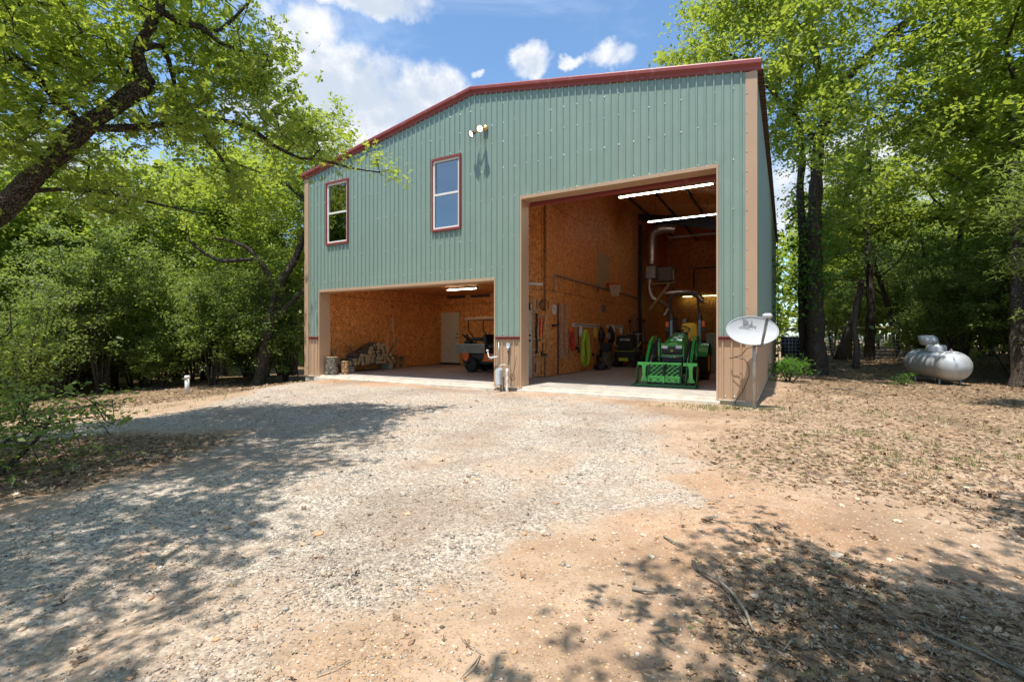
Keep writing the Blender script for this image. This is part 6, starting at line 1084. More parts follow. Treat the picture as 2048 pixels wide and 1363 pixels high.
# twig tips in decimetres, limbs in metres (world space)
NEAR_TIPS = np.array([87,-116,67,51,-78,61,42,-78,35,87,-107,59,83,-92,41,52,-96,31,43,-105,72,48,-83,47,32,-75,29,28,-69,32,41,-85,28,88,-92,50,36,-70,80,51,-92,67,39,-71,81,48,-77,77,52,-56,87,75,-89,60,49,-103,75,49,-88,43,49,-62,53,74,-119,61,77,-66,51,55,-91,37,55,-79,34,88,-88,36,61,-101,64,59,-101,52,54,-69,61,51,-70,46,85,-96,47,42,-111,52,61,-113,73,63,-77,75,41,-57,51,86,-110,48,69,-65,61,77,-98,51,68,-87,43,57,-68,88,77,-91,32,57,-114,47,83,-95,48,79,-106,28,88,-112,67,35,-57,69,66,-86,68,58,-100,60,60,-80,30,80,-115,67,61,-121,59,50,-76,37,89,-107,65,47,-82,50,46,-105,67,96,-95,34,35,-97,63,54,-86,49,56,-65,54,43,-81,84,53,-119,56,67,-101,85,57,-75,43,30,-72,63,83,-94,52,40,-112,54,88,-91,31,65,-87,40,61,-104,58,71,-70,73,85,-93,54,35,-87,50,54,-77,34,43,-62,63,71,-105,80,57,-73,46,81,-102,42,47,-59,78,39,-93,77,43,-113,50,43,-69,73,82,-93,31,66,-74,83,70,-105,68,56,-81,60,77,-119,49,60,-95,79,68,-110,65,63,-116,38,72,-68,68,67,-65,40,70,-91,64,59,-91,53,48,-94,45,51,-87,29,35,-89,73,70,-59,65,52,-59,56,61,-85,74,44,-79,82,36,-104,63,79,-101,66,48,-117,49,71,-110,59,54,-106,54,97,-105,37,49,-97,34,66,-91,78,59,-97,58,34,-73,56,101,-102,43,80,-82,50,99,-95,33,44,-79,41,29,-66,37,36,-67,33,27,-93,58,59,-73,84,93,-103,77,68,-64,71,82,-116,48,57,-61,75,43,-61,53,37,-57,68,37,-92,75,73,-66,64,54,-80,36,58,-106,57,74,-99,37,69,-77,69,59,-75,61,65,-96,62,43,-93,81,64,-115,49,69,-97,31,70,-85,89,75,-82,79,41,-69,54,76,-96,48,50,-85,57,78,-74,72,38,-69,44,74,-87,63,65,-108,44,81,-114,62,55,-69,81,53,-100,38,86,-92,57,71,-77,80,53,-101,75,58,-118,61,43,-67,51,82,-100,67,93,-110,37,81,-82,64,56,-114,53,29,-82,70,38,-105,50,65,-86,70,51,-65,87,39,-91,45,71,-112,71,32,-71,30,79,-97,44,34,-68,34,64,-70,28,73,-91,75,89,-92,41,51,-116,49,44,-100,46,67,-92,76,73,-110,34,73,-111,62,57,-58,35,69,-111,41,40,-96,40,102,-106,50,59,-102,39,62,-104,54,44,-72,46,72,-94,61,41,-92,44,31,-85,70,78,-104,73,88,-97,78,50,-117,53,66,-89,37,41,-96,33,52,-61,86,47,-76,34,49,-66,38,75,-106,78,97,-106,66,98,-98,32,71,-102,64,54,-51,42,67,-67,74,90,-104,30,25,-91,59,78,-105,76,60,-111,33,34,-62,65,77,-97,40,72,-114,34,44,-84,57,40,-80,75,101,-104,45,48,-80,86,72,-111,35,80,-90,57,63,-79,61,78,-117,58,41,-81,65,75,-118,53,82,-106,51,44,-75,43,36,-68,58,66,-77,90,32,-93,72,64,-90,36,84,-91,25,68,-82,69,84,-102,74,71,-91,84,59,-76,55,55,-61,75,70,-71,86,72,-81,63,64,-121,49,58,-76,56,53,-51,51,72,-94,38,94,-105,46,69,-107,50,63,-73,28,53,-113,65,62,-118,56,70,-67,52,28,-84,69,70,-107,30,48,-105,37,82,-86,85,53,-64,55,63,-77,84,41,-88,53,89,-87,35,57,-74,84,45,-92,79,90,-95,59,64,-56,71,86,-113,68,68,-113,34,41,-88,34,92,-89,42,49,-87,28,73,-94,77,43,-101,75,74,-89,88,53,-105,51,50,-56,49,77,-88,27,48,-113,53,101,-106,46,39,-98,56,29,-86,66,51,-47,48,80,-111,53,87,-101,52,76,-88,42,56,-80,90,87,-88,37,66,-92,72,75,-82,69,82,-98,33,86,-112,70,64,-73,89,65,-60,75,44,-72,47,62,-60,45,58,-119,59,95,-97,34,74,-118,64,68,-93,58,39,-62,36,51,-74,45,60,-68,83,72,-117,59,82,-115,65,58,-95,76,37,-97,36,51,-91,40,70,-62,61,76,-104,28,80,-101,64,68,-73,53,69,-88,62,77,-87,58,31,-63,78,33,-79,46,53,-72,45,41,-82,84,36,-85,48,70,-55,40,88,-103,30,83,-86,53,59,-84,45,55,-104,56,91,-94,27,48,-65,75,63,-81,66,33,-80,74,81,-102,82,83,-93,47,66,-111,47,43,-71,56,53,-84,29,49,-77,74,45,-65,50,65,-116,53,34,-74,56,67,-57,49,45,-99,43,69,-81,62,60,-73,55,67,-71,83,57,-66,71,56,-105,39,25,-93,54,38,-77,64,73,-73,92,73,-71,87,64,-111,46,95,-107,41,45,-84,43,33,-67,32,51,-67,89,29,-78,48,93,-108,38,58,-111,40,80,-81,47,63,-96,48,94,-98,33,82,-113,62,41,-113,56,58,-94,54,61,-100,56,85,-108,75,72,-90,25,88,-104,32,81,-102,47,43,-76,44,72,-87,84,56,-93,52,36,-77,59,37,-66,76,26,-91,66,75,-109,51,35,-82,64,84,-109,45,83,-97,44,80,-88,63,73,-88,85,76,-101,39,38,-100,46,43,-64,69,38,-59,60,51,-55,62,49,-91,49,74,-88,86,34,-62,69,61,-73,77,43,-64,59,28,-56,73,101,-110,45,32,-79,55,42,-95,45,78,-93,41,48,-88,55,98,-111,61,53,-71,61,53,-117,52,32,-60,46,71,-106,60,69,-60,80,89,-90,35,90,-105,57,31,-79,56,32,-74,57,56,-62,85,56,-90,57,68,-105,41,81,-108,54,36,-98,70,67,-82,90,44,-76,43,57,-83,71,52,-103,35,59,-111,45,60,-90,76,73,-94,41,64,-56,78,34,-87,52,70,-94,34,65,-62,36,68,-107,38,71,-98,45,74,-105,61,60,-74,83,57,-86,40,41,-68,50,75,-84,86,80,-104,36,52,-106,57,34,-79,68,62,-100,76,49,-71,45,90,-102,47,62,-110,64,80,-80,59,29,-60,77,48,-79,71,73,-111,33,79,-85,51,63,-65,36,62,-121,48,41,-56,50,69,-83,75,78,-118,66,70,-120,44,67,-119,55,54,-120,52,65,-83,64,92,-94,34,62,-94,79,34,-84,42,51,-79,25,64,-90,35,78,-104,50,57,-102,32,27,-81,51,43,-75,69,44,-81,64,35,-77,29,72,-76,91,58,-89,60,53,-59,88,62,-77,61,29,-100,60,81,-87,71,77,-92,42,85,-97,51,48,-109,50,80,-102,56,50,-79,53,90,-102,53,39,-79,46,69,-68,38,91,-114,66,72,-112,35,58,-80,84,51,-61,43,71,-94,46,68,-115,37,45,-68,34,41,-63,80,33,-68,58,73,-114,55,41,-63,51,37,-109,48,81,-110,58,50,-52,49,88,-105,38,68,-63,37,61,-83,91,64,-73,69,28,-97,51,41,-105,65,74,-68,62,79,-117,69,68,-115,63,38,-81,40,79,-88,60,63,-104,75,27,-90,57,53,-114,51,53,-113,54,33,-82,42,87,-91,53,85,-114,48,49,-86,61,96,-103,45,44,-58,59,69,-98,86,87,-109,71,33,-79,68,76,-81,60,102,-103,37,47,-114,49,78,-94,78,47,-90,27,46,-73,48,39,-86,32,87,-102,42,47,-52,42,48,-52,56,51,-84,59,43,-86,47,81,-82,61,54,-102,58,46,-74,74,65,-79,57,84,-111,34,41,-97,72,78,-82,56,58,-80,46,75,-81,76,79,-80,55,62,-91,79,76,-107,72,29,-80,74,59,-115,66,53,-69,48,67,-120,56,41,-93,34,65,-68,60,62,-112,75,52,-103,41,56,-80,67,54,-62,55,54,-104,74,44,-60,76,52,-90,27,81,-106,30,53,-90,31,61,-122,58,64,-106,71,57,-106,80,48,-80,63,34,-70,53,77,-88,28,53,-111,35,54,-109,71,63,-85,69,71,-106,47,70,-69,90,39,-60,72,84,-101,38,58,-92,79,71,-94,73,87,-105,52,60,-120,51,78,-90,61,51,-71,69,69,-72,52,59,-69,51,79,-111,56,31,-66,43,77,-71,64,59,-104,60,28,-87,43,40,-93,33,66,-77,65,91,-98,38,80,-104,49,76,-104,35,47,-87,80,68,-114,43,45,-114,63,69,-77,53,26,-77,49,71,-70,86,68,-85,70,89,-93,37,30,-71,48,30,-72,57,46,-81,27,67,-65,63,71,-68,71,71,-88,76,62,-75,80,30,-98,60,68,-64,76,62,-69,78,57,-120,60,30,-67,76,35,-89,65,40,-76,42,64,-88,63,85,-104,49,90,-98,26,34,-88,67,57,-57,56,42,-69,63,60,-75,77,60,-60,46,41,-86,38,56,-96,46,52,-82,61,62,-95,57,69,-100,76,83,-87,60,76,-91,82,47,-110,71,28,-92,39,34,-60,77,42,-76,72,82,-93,59,70,-79,57,89,-113,66,45,-76,39,79,-90,76,28,-80,43,34,-105,52,45,-55,54,73,-110,34,70,-104,43,59,-108,66,80,-79,90,56,-62,73,35,-83,39,86,-106,38,46,-62,55,71,-68,81,30,-67,53,60,-93,65,39,-56,58,45,-105,32,55,-81,33,67,-67,76,48,-93,77,72,-73,76,55,-64,82,51,-84,38,33,-96,56,56,-92,33,49,-70,76,39,-67,37,64,-109,55,36,-59,75,62,-67,60,67,-111,73,53,-44,48,85,-99,70,97,-100,50,44,-103,59,69,-109,37,70,-99,73,74,-103,73,47,-103,47,43,-88,47,70,-69,88,63,-64,66,72,-91,77,93,-101,53,86,-118,51,69,-89,52,45,-84,77,37,-84,69,46,-90,52,36,-93,73,29,-92,42,50,-52,51,66,-55,66,28,-86,62,79,-110,79,54,-100,79,29,-100,51,26,-83,53,33,-77,63,85,-92,58,68,-104,38,56,-103,37,98,-111,45,30,-66,57,35,-74,78,85,-91,48,41,-60,32,52,-66,72,80,-98,68,63,-107,30,35,-78,50,35,-59,47,29,-85,38,38,-62,78,92,-94,54,36,-95,64,84,-102,36,40,-64,56,58,-76,88,69,-70,84,62,-93,37,58,-99,57,76,-114,51,74,-103,48,57,-74,58,68,-104,76,63,-114,45,54,-61,87,81,-100,49,74,-105,62,95,-93,29,80,-81,50,71,-98,82,54,-66,60,82,-110,52,86,-100,61,60,-93,64,48,-93,68,32,-73,48,64,-93,78,39,-101,34,56,-47,57,87,-94,31,86,-100,34,100,-105,58,80,-108,49,47,-72,41,51,-112,49,93,-109,35,97,-103,61,54,-106,32,48,-113,69,39,-84,33,100,-110,48,46,-89,76,77,-100,70,35,-69,80,48,-105,48,40,-72,86,66,-87,71,53,-80,80,81,-116,55,73,-108,61,52,-111,61,44,-80,82,62,-113,71,51,-77,69,77,-106,48,29,-67,60,66,-104,33,40,-70,38,57,-64,77,90,-115,46,64,-99,50,48,-88,53,75,-103,47,50,-76,47,27,-78,37,68,-63,90,72,-77,51,91,-112,62,97,-111,49,70,-93,31,37,-65,73,29,-91,61,65,-50,80,32,-58,77,37,-101,48,44,-115,53,55,-119,63,86,-117,42,32,-79,76,75,-91,53,35,-91,68,31,-84,70,32,-102,58,58,-51,69,70,-55,36,53,-95,48,50,-100,46,69,-97,33,75,-68,66,61,-120,47,41,-104,59,50,-83,55,53,-60,84,57,-73,79,78,-86,43,60,-114,46,75,-110,55,58,-104,81,49,-109,63,66,-69,66,85,-89,54,69,-107,42,65,-102,81,69,-80,71,73,-79,91,52,-80,61,77,-104,62,34,-92,47,91,-95,26,43,-65,77,56,-117,49,45,-58,61,59,-106,75,39,-81,53,42,-93,79,92,-106,75,85,-120,55,42,-78,60,31,-60,45,40,-78,56,84,-87,89,56,-109,62,49,-46,47,45,-105,39,66,-102,81,61,-111,40,94,-105,41,82,-97,73,44,-77,36,52,-90,80,66,-101,76,67,-84,77,65,-67,52,35,-67,73,87,-111,63,50,-79,43,35,-83,72,56,-58,44,39,-87,44,71,-100,60,51,-76,86,72,-83,86,67,-62,64,66,-62,67,71,-122,52,60,-112,39,57,-108,31,64,-98,84,61,-100,45,61,-121,49,82,-104,49,61,-81,62,39,-66,43,58,-90,33,34,-106,50,65,-75,89,54,-77,44,42,-78,52,72,-87,55,51,-87,32,29,-91,58,84,-106,76,48,-81,67,50,-77,33,60,-67,48,67,-88,33,37,-80,34,45,-53,49,65,-80,48,70,-115,56,76,-110,79,49,-79,42,86,-104,39,43,-77,86,35,-96,56,59,-108,33,52,-75,74,36,-64,40,63,-102,72,81,-85,85,60,-85,39,51,-70,47,60,-120,49,67,-93,57,47,-51,38,51,-114,46,54,-117,62,57,-62,62,36,-69,78,33,-65,62,70,-115,67,68,-51,40,52,-94,62,63,-65,63,76,-107,78,39,-78,41,54,-99,33,57,-60,76,36,-81,70,75,-79,47,36,-84,67,70,-61,54,52,-94,61,73,-68,67,80,-83,80,70,-107,35,70,-109,70,78,-104,61,91,-108,48,60,-92,39,63,-97,27,32,-85,65,68,-52,65,62,-69,52,28,-80,70,66,-104,57,60,-59,47,60,-112,35,54,-75,88,74,-89,33,39,-102,51,67,-80,80,47,-108,35,66,-70,88,51,-84,50,79,-100,47,54,-103,80,44,-74,38,39,-62,79,48,-91,75,50,-91,40,73,-77,71,96,-99,32,28,-96,51,63,-87,35,29,-81,35,42,-92,39,32,-68,57,46,-115,52,75,-79,62,27,-92,66,51,-84,85,39,-87,75,41,-104,65,57,-69,79,65,-63,40,86,-86,35,27,-96,54,48,-89,58,62,-87,38,47,-55,49,86,-113,35,70,-78,79,63,-96,81,40,-107,63,75,-77,91,86,-91,59,62,-61,76,49,-63,33,53,-81,47,53,-63,59,56,-85,81,69,-67,36,34,-81,72,53,-57,54,67,-112,71,69,-111,71,56,-101,80,62,-76,35,59,-87,66,74,-111,66,65,-110,69,83,-109,75,60,-97,27,80,-101,40,86,-106,56,26,-83,55,59,-55,88,76,-103,73,30,-89,61,36,-59,70,42,-91,45,53,-72,56,68,-115,62,52,-88,50,63,-108,78,67,-95,30,86,-105,54,68,-61,48,63,-90,44,45,-99,78,47,-61,59,47,-94,36,87,-111,70,52,-100,26,66,-102,54,70,-106,64,33,-63,44,63,-82,72,66,-69,60,67,-85,82,52,-93,25,73,-91,49,34,-91,45,51,-105,79,62,-91,81,57,-55,75,53,-70,91,62,-112,71,26,-79,38,41,-70,36,42,-108,58,61,-80,83,57,-73,76,94,-106,39,59,-90,52,75,-105,25,76,-108,76,60,-99,50,39,-112,51,82,-96,70,68,-60,40,63,-97,59,39,-63,65,49,-101,66,45,-98,43,38,-62,63,73,-118,61,50,-56,48,85,-106,79,42,-73,39,38,-90,47,41,-101,60,60,-61,77,71,-66,80,34,-100,44,46,-109,48,51,-103,32,31,-93,63,54,-58,55,84,-119,53,38,-70,34,88,-117,56,64,-112,51,73,-93,67,56,-52,71,63,-92,67,45,-110,63,35,-88,67,47,-60,50,80,-103,49,38,-84,76,66,-58,76,84,-102,32,67,-93,78,24,-89,45,64,-77,33,40,-90,67,38,-96,48,49,-114,55,55,-97,59,68,-92,63,27,-89,49,68,-87,67,106,-108,58,74,-112,54,90,-117,61,95,-100,61,30,-76,64,74,-105,74,46,-60,81,53,-66,31,72,-91,68,72,-80,60,49,-117,45,60,-73,26,81,-117,62,60,-96,77,47,-67,54,71,-114,60,42,-78,36,58,-81,73,68,-62,44,58,-94,64,45,-69,42,82,-99,77,73,-93,79,64,-78,89,81,-83,53,45,-97,67,94,-105,56,57,-45,46,79,-86,64,55,-111,57,42,-69,66,62,-119,57,33,-63,66,73,-104,60,56,-111,34,59,-63,40,71,-67,68,73,-88,84,84,-90,68,40,-85,49,36,-88,45,81,-118,43,57,-86,37,53,-51,63,43,-99,70,63,-51,77,75,-81,86,50,-69,44,55,-69,28,57,-66,61,34,-87,73,51,-81,27,74,-81,62,88,-91,51,42,-49,40,103,-102,37,46,-92,66,80,-75,46,72,-65,72,47,-79,54,38,-86,55,100,-109,50,55,-67,71,55,-103,47,40,-83,45,56,-50,44,79,-87,66,43,-64,67,40,-68,58,70,-88,35,58,-64,85,70,-120,47,54,-57,75,49,-103,49,69,-62,44,44,-102,36,59,-105,48,57,-88,37,66,-79,48,65,-108,72,52,-104,47,59,-74,61,37,-102,47,60,-115,70,41,-75,70,85,-97,31,35,-87,77,38,-85,38,45,-78,87,99,-108,38,63,-92,45,40,-90,26,47,-114,52,40,-74,38,60,-97,59,43,-81,61,33,-83,44,62,-102,70,50,-80,59,45,-109,59,32,-93,59,28,-96,61,100,-106,41,65,-45,39,29,-62,51,42,-59,57,50,-80,39,52,-71,48,33,-69,41,59,-55,49,46,-71,51,49,-80,40,62,-63,41,65,-49,42,47,-63,58,52,-59,58,36,-67,38,45,-75,39,59,-74,39,44,-63,53,50,-50,56,38,-70,35,51,-58,45,41,-74,57,57,-60,60,52,-81,27,60,-48,45,58,-68,55,43,-69,60,54,-62,42,62,-54,46,33,-75,60,34,-73,35,55,-63,39,36,-72,52,29,-75,58,35,-59,53,50,-75,51,47,-63,43,42,-72,56,45,-69,32,36,-69,58,62,-60,33,58,-72,42,34,-60,37,63,-57,61,46,-74,51,54,-53,36,46,-54,46,48,-72,50,34,-74,61,36,-64,58,53,-48,52,50,-55,65,60,-47,44,50,-53,57,56,-62,57,29,-72,37,51,-79,49,35,-77,50,65,-54,51,41,-61,61,50,-78,40,40,-62,30,48,-67,43,33,-65,52,67,-50,40,58,-61,53,54,-77,37,38,-75,54,70,-50,42,50,-56,63,41,-78,46,43,-77,49,41,-70,53,56,-60,50,60,-53,41,43,-55,66,33,-76,59,59,-54,52,58,-43,45,56,-69,29,56,-50,41,60,-73,51,45,-66,46,50,-79,52,55,-49,52,27,-74,47,56,-57,58,51,-56,45,66,-56,53,62,-57,51,52,-58,44,44,-78,34,49,-52,51,46,-76,41,42,-53,46,61,-71,26,51,-58,57,51,-69,48,51,-64,56,35,-73,44,49,-52,53,29,-74,36,58,-65,40,45,-66,54,28,-75,36,51,-70,57,33,-72,43,39,-76,47,31,-68,57,52,-49,59,50,-71,45,47,-60,48,55,-61,59,31,-68,55,47,-74,40,66,-52,43,58,-80,38,35,-62,68,53,-72,48,62,-47,44,39,-60,51,44,-61,56,41,-73,55,54,-67,37,66,-45,42,48,-60,46,40,-59,45,56,-62,39,42,-63,51,46,-77,50,56,-60,54,53,-60,51,48,-78,36,49,-79,40,36,-72,39,31,-71,29,30,-60,61,30,-72,44,35,-60,52,51,-78,33,58,-58,61,57,-65,56,48,-64,48,48,-62,40,60,-61,37,54,-45,45,65,-56,54,54,-56,46,47,-71,48,53,-80,31,62,-52,43,50,-60,45,52,-57,58,45,-68,47,54,-53,52,50,-72,51,50,-46,51,60,-57,47,35,-74,59,61,-60,58,54,-44,47,33,-64,52,57,-81,39,55,-67,57,40,-74,52,58,-62,51,48,-64,51,53,-71,48,36,-74,38,29,-64,35,32,-64,63,54,-59,47,59,-57,43,55,-78,34,32,-74,62,46,-59,46,33,-68,54,52,-51,69,48,-77,49,61,-56,46,31,-59,67,45,-54,67,58,-54,42,49,-71,55,58,-78,47,52,-45,47,39,-60,57,33,-68,37,54,-62,52,32,-59,49,58,-61,52,43,-75,46,58,-69,26,38,-62,66,42,-73,41,60,-57,31,55,-58,60,40,-66,38,51,-58,53,53,-70,50,47,-76,38,66,-60,44,34,-76,60,46,-71,58,47,-56,50,31,-62,33,62,-61,45,48,-75,52,52,-69,30,48,-56,42,35,-68,64,52,-51,49,30,-60,61,59,-64,39,53,-60,56,55,-58,39,52,-81,50,50,-50,70,31,-65,54,37,-69,38,33,-65,48,60,-59,47,45,-57,64,48,-55,49,49,-62,40,34,-65,61,46,-76,52,37,-69,52,60,-63,55,60,-58,62,48,-54,48,30,-74,50,31,-65,56,60,-41,45,38,-75,52,34,-73,40,33,-57,55,57,-64,57,41,-54,52,59,-80,40,47,-57,56,38,-59,68,51,-59,57,39,-61,67,59,-71,26,50,-70,44,29,-74,34,53,-48,47,63,-65,40,39,-62,63,34,-73,55,47,-60,55,46,-64,59,43,-57,46,43,-73,52,60,-59,48,28,-73,40,40,-71,54,60,-50,57,62,-63,43,52,-77,47,47,-48,47,61,-49,43,47,-71,28,67,-58,41,52,-56,53,33,-60,68,26,-74,36,31,-73,52,57,-60,40,48,-65,40,53,-43,44,53,-70,32,46,-76,45,45,-72,50,32,-71,58,44,-77,46,30,-71,45,38,-68,56,59,-71,54,55,-57,50,55,-70,47,35,-71,37,55,-79,40,43,-66,31,59,-60,49,49,-63,58,64,-56,47,55,-80,30,35,-72,52,40,-71,41,58,-75,46,50,-49,55,37,-63,57,54,-78,32,48,-70,31,57,-78,33,33,-68,40,52,-78,32,30,-62,70,48,-66,44,46,-52,60,31,-73,44,54,-71,47,32,-63,56,59,-78,32,57,-44,44,50,-79,38,51,-65,40,37,-64,66,50,-70,54,50,-71,49,47,-72,48,37,-71,60,60,-59,46,49,-77,38,41,-63,42,59,-57,47,39,-64,48,59,-62,43,35,-57,52,42,-68,37,35,-55,50,37,-67,61,45,-70,48,49,-63,42,48,-68,46,64,-57,44,50,-60,41,43,-59,59,38,-58,63,42,-68,51,29,-75,46,31,-70,60,35,-66,46,31,-76,47,59,-53,52,43,-53,49,29,-66,45,46,-56,48,42,-54,59,45,-49,36,58,-78,48,44,-64,51,41,-59,53,54,-56,52,65,-59,48,42,-70,50,37,-72,38,61,-55,51,45,-72,48,62,-44,46,44,-70,44,60,-73,29,36,-69,46,34,-71,54,53,-80,49,53,-59,40,64,-55,38,33,-67,40,57,-75,49,44,-59,44,42,-74,49,54,-58,52,62,-65,39,53,-53,35,41,-70,57,64,-58,43,57,-80,36,54,-42,48,42,-70,47,58,-57,63,60,-51,46,65,-60,32,51,-60,60,36,-59,54,36,-70,45,32,-74,55,53,-80,36,34,-67,59,50,-54,63,51,-68,58,68,-56,38,35,-59,60,59,-51,52,37,-76,51,31,-70,57,33,-69,63,59,-46,45,29,-66,67,40,-57,47,43,-76,45,58,-79,42,34,-62,55,37,-69,49,39,-62,50,66,-60,50,42,-73,42,38,-73,57,43,-74,41,58,-63,44,46,-78,54,37,-69,62,58,-75,38,62,-60,33,65,-62,37,46,-55,55,56,-58,62,63,-63,52,64,-53,53,50,-80,38,62,-63,45,30,-74,50,53,-62,39,60,-62,44,50,-57,53,46,-58,48,46,-58,47,56,-58,47,44,-70,60,30,-71,48,62,-57,33,48,-66,44,55,-51,55,58,-75,43,56,-45,55,33,-63,32,34,-62,53,54,-81,32,56,-59,53,48,-55,67,52,-52,37,37,-77,34,50,-47,52,49,-56,50,36,-54,49,55,-80,37,47,-59,43,29,-64,69,37,-65,46,41,-65,55,38,-68,37,67,-56,41,58,-52,49,50,-58,46,60,-53,53,54,-63,52,66,-59,45,28,-76,30,42,-67,37,39,-60,42,39,-69,46,54,-43,43,54,-80,49,45,-69,30,43,-70,47,62,-65,42,68,-57,46,52,-80,42,30,-67,63,54,-80,34,37,-73,54,58,-79,44,49,-48,55,60,-60,48,56,-42,44,57,-53,56,38,-59,33,48,-77,46,60,-47,43,35,-60,61,64,-62,56,67,-57,49,61,-57,48,39,-61,60,56,-54,48,48,-64,44,56,-62,59,30,-68,58,65,-45,42,42,-62,59,40,-70,50,54,-79,49,47,-58,66,47,-64,46,65,-60,32,65,-49,42,30,-63,58,49,-56,64,37,-54,46,44,-50,42,46,-52,54,39,-75,51,52,-80,30,38,-74,42,61,-68,37,48,-55,68,38,-68,63,52,-78,45,55,-73,39,60,-68,36,46,-61,64,58,-60,45,40,-55,51,40,-58,62,38,-69,53,39,-61,58,58,-79,44,54,-76,36,34,-67,52,36,-71,45,44,-66,45,52,-54,53,46,-67,49,42,-76,37,53,-73,46,30,-76,51,30,-70,58,40,-58,62,55,-45,51,39,-72,41,30,-60,46,56,-43,42,45,-58,58,31,-72,46,51,-68,53,42,-61,49,36,-66,47,42,-64,54,44,-76,55,43,-70,35,55,-61,54,42,-77,40,53,-46,54,45,-57,48,43,-51,52,46,-50,62,37,-64,34,46,-54,52,30,-74,37,35,-70,57,57,-60,61,32,-72,42,65,-59,48,60,-73,29,62,-44,41,31,-59,49,53,-75,50,57,-66,56,32,-68,61,49,-76,51,36,-71,40,59,-46,40,50,-70,49,36,-71,44,27,-74,35,66,-54,42,58,-52,52,67,-58,39,47,-56,43,62,-52,48,67,-48,38,52,-78,44,56,-78,37,58,-52,45,43,-49,44,31,-67,47,52,-76,45,42,-73,57,58,-56,52,47,-64,48,64,-63,48,62,-58,40,52,-61,54,58,-46,43,38,-51,45,45,-75,51,45,-54,47,51,-51,49,33,-67,48,62,-58,50,62,-55,55,59,-76,50,52,-79,31,48,-50,37,42,-78,45,52,-61,55,52,-50,53,41,-73,54,29,-74,50,59,-54,52,54,-52,50,50,-45,54,45,-74,56,54,-60,49,57,-75,41,57,-72,26,30,-69,60,34,-69,41,54,-71,31,37,-76,58,58,-58,51,63,-47,40,45,-50,45,41,-76,52,49,-62,44,40,-63,50,37,-64,52,35,-68,63,36,-65,38,44,-53,53,55,-74,41,47,-62,60,36,-56,50,62,-54,48,50,-66,46,49,-70,30,50,-73,46,37,-67,48,54,-68,56,50,-72,43,55,-53,50,41,-78,43,43,-69,43,58,-54,65,48,-59,62,30,-70,46,43,-60,42,55,-79,42,44,-76,41,46,-72,44,46,-74,44,45,-61,61,37,-68,41,54,-60,40,33,-68,55,49,-69,34,62,-63,38,58,-75,44,48,-48,52,32,-68,59,62,-60,56,47,-76,35,46,-74,38,35,-75,37,46,-59,64,33,-58,53,53,-47,51,55,-76,36,37,-76,44,56,-51,51,70,-40,39,71,-36,38,70,-37,39,68,-42,41,67,-44,40,67,-43,39,67,-47,41,66,-48,43,65,-47,40,65,-50,42,63,-53,46,65,-53,48,65,-54,52,64,-55,54,69,-40,40,62,-52,36,65,-49,38,60,-57,31,59,-57,33,59,-58,35], float).reshape(-1, 3)/10
NEAR_LIMBS = [([(1.9, -8.57, 0.17), (2.26, -8.42, 0.95), (3.01, -8.05, 1.85), (4.05, -7.58, 2.69), (4.38, -7.39, 3.1), (4.71, -7.2, 3.45), (4.89, -7.04, 3.78), (5.11, -6.86, 4.02), (5.31, -6.69, 4.25), (5.46, -6.54, 4.44)],0.155,0.095),([(5.46, -6.54, 4.44), (5.37, -6.6, 4.6), (5.39, -6.65, 4.8), (5.52, -6.63, 4.99), (5.7, -6.58, 5.22), (5.8, -6.58, 5.56), (5.81, -6.69, 6.29), (6.19, -6.7, 6.96)],0.08,0.045),([(4.89, -7.04, 3.78), (4.84, -7.24, 4.03), (4.79, -7.5, 4.29), (4.67, -7.69, 4.5), (4.45, -7.92, 4.79)],0.06,0.03),([(4.91, -7.03, 3.78), (5.04, -6.84, 3.82), (5.15, -6.61, 3.89), (5.3, -6.29, 4.03), (5.5, -5.95, 4.19), (5.55, -5.69, 4.26), (5.73, -5.36, 4.24), (5.84, -5.07, 4.06), (6.11, -4.79, 3.9), (6.37, -4.54, 3.89), (6.55, -4.2, 3.85), (6.9, -3.89, 3.81)],0.055,0.012),([(5.55, -6.04, 4.13), (5.63, -5.88, 3.86), (5.81, -5.77, 3.54), (5.83, -5.64, 3.18)],0.035,0.015),([(5.81, -5.77, 3.62), (5.9, -5.61, 3.57), (6.05, -5.41, 3.5)],0.02,0.01),([(5.75, -6.56, 5.28), (5.8, -6.35, 5.22), (5.95, -6.15, 5.22), (6.05, -5.98, 5.08), (6.21, -5.66, 5.03), (6.39, -5.44, 4.8)],0.05,0.015),([(5.95, -6.15, 5.17), (6.05, -5.98, 5.25), (6.19, -5.79, 5.55), (6.21, -5.66, 5.79)],0.03,0.015),([(5.47, -6.6, 4.86), (5.38, -6.36, 5.03), (5.28, -6.19, 4.75), (5.21, -6.11, 4.56)],0.045,0.02),([(4.24, -7.47, 2.94), (4.5, -7.09, 3.05), (4.89, -6.64, 3.02), (5.19, -6.24, 2.94), (5.52, -5.82, 2.86)],0.035,0.01),([(3.01, -8.05, 1.85), (4.11, -8.58, 2.49), (4.61, -9.1, 2.86), (4.86, -9.53, 3.29)],0.1,0.05),([(4.76, -7.75, 4.92), (4.87, -7.57, 5.06), (4.97, -7.4, 5.11)],0.03,0.02),([(6.19, -6.7, 6.96), (6.5, -7.45, 7.19), (6.45, -8.17, 7.37), (7.26, -8.63, 7.35)],0.07,0.03),([(5.81, -6.69, 6.29), (6.01, -5.89, 7.43), (6.12, -5.14, 8.37)],0.05,0.02)]
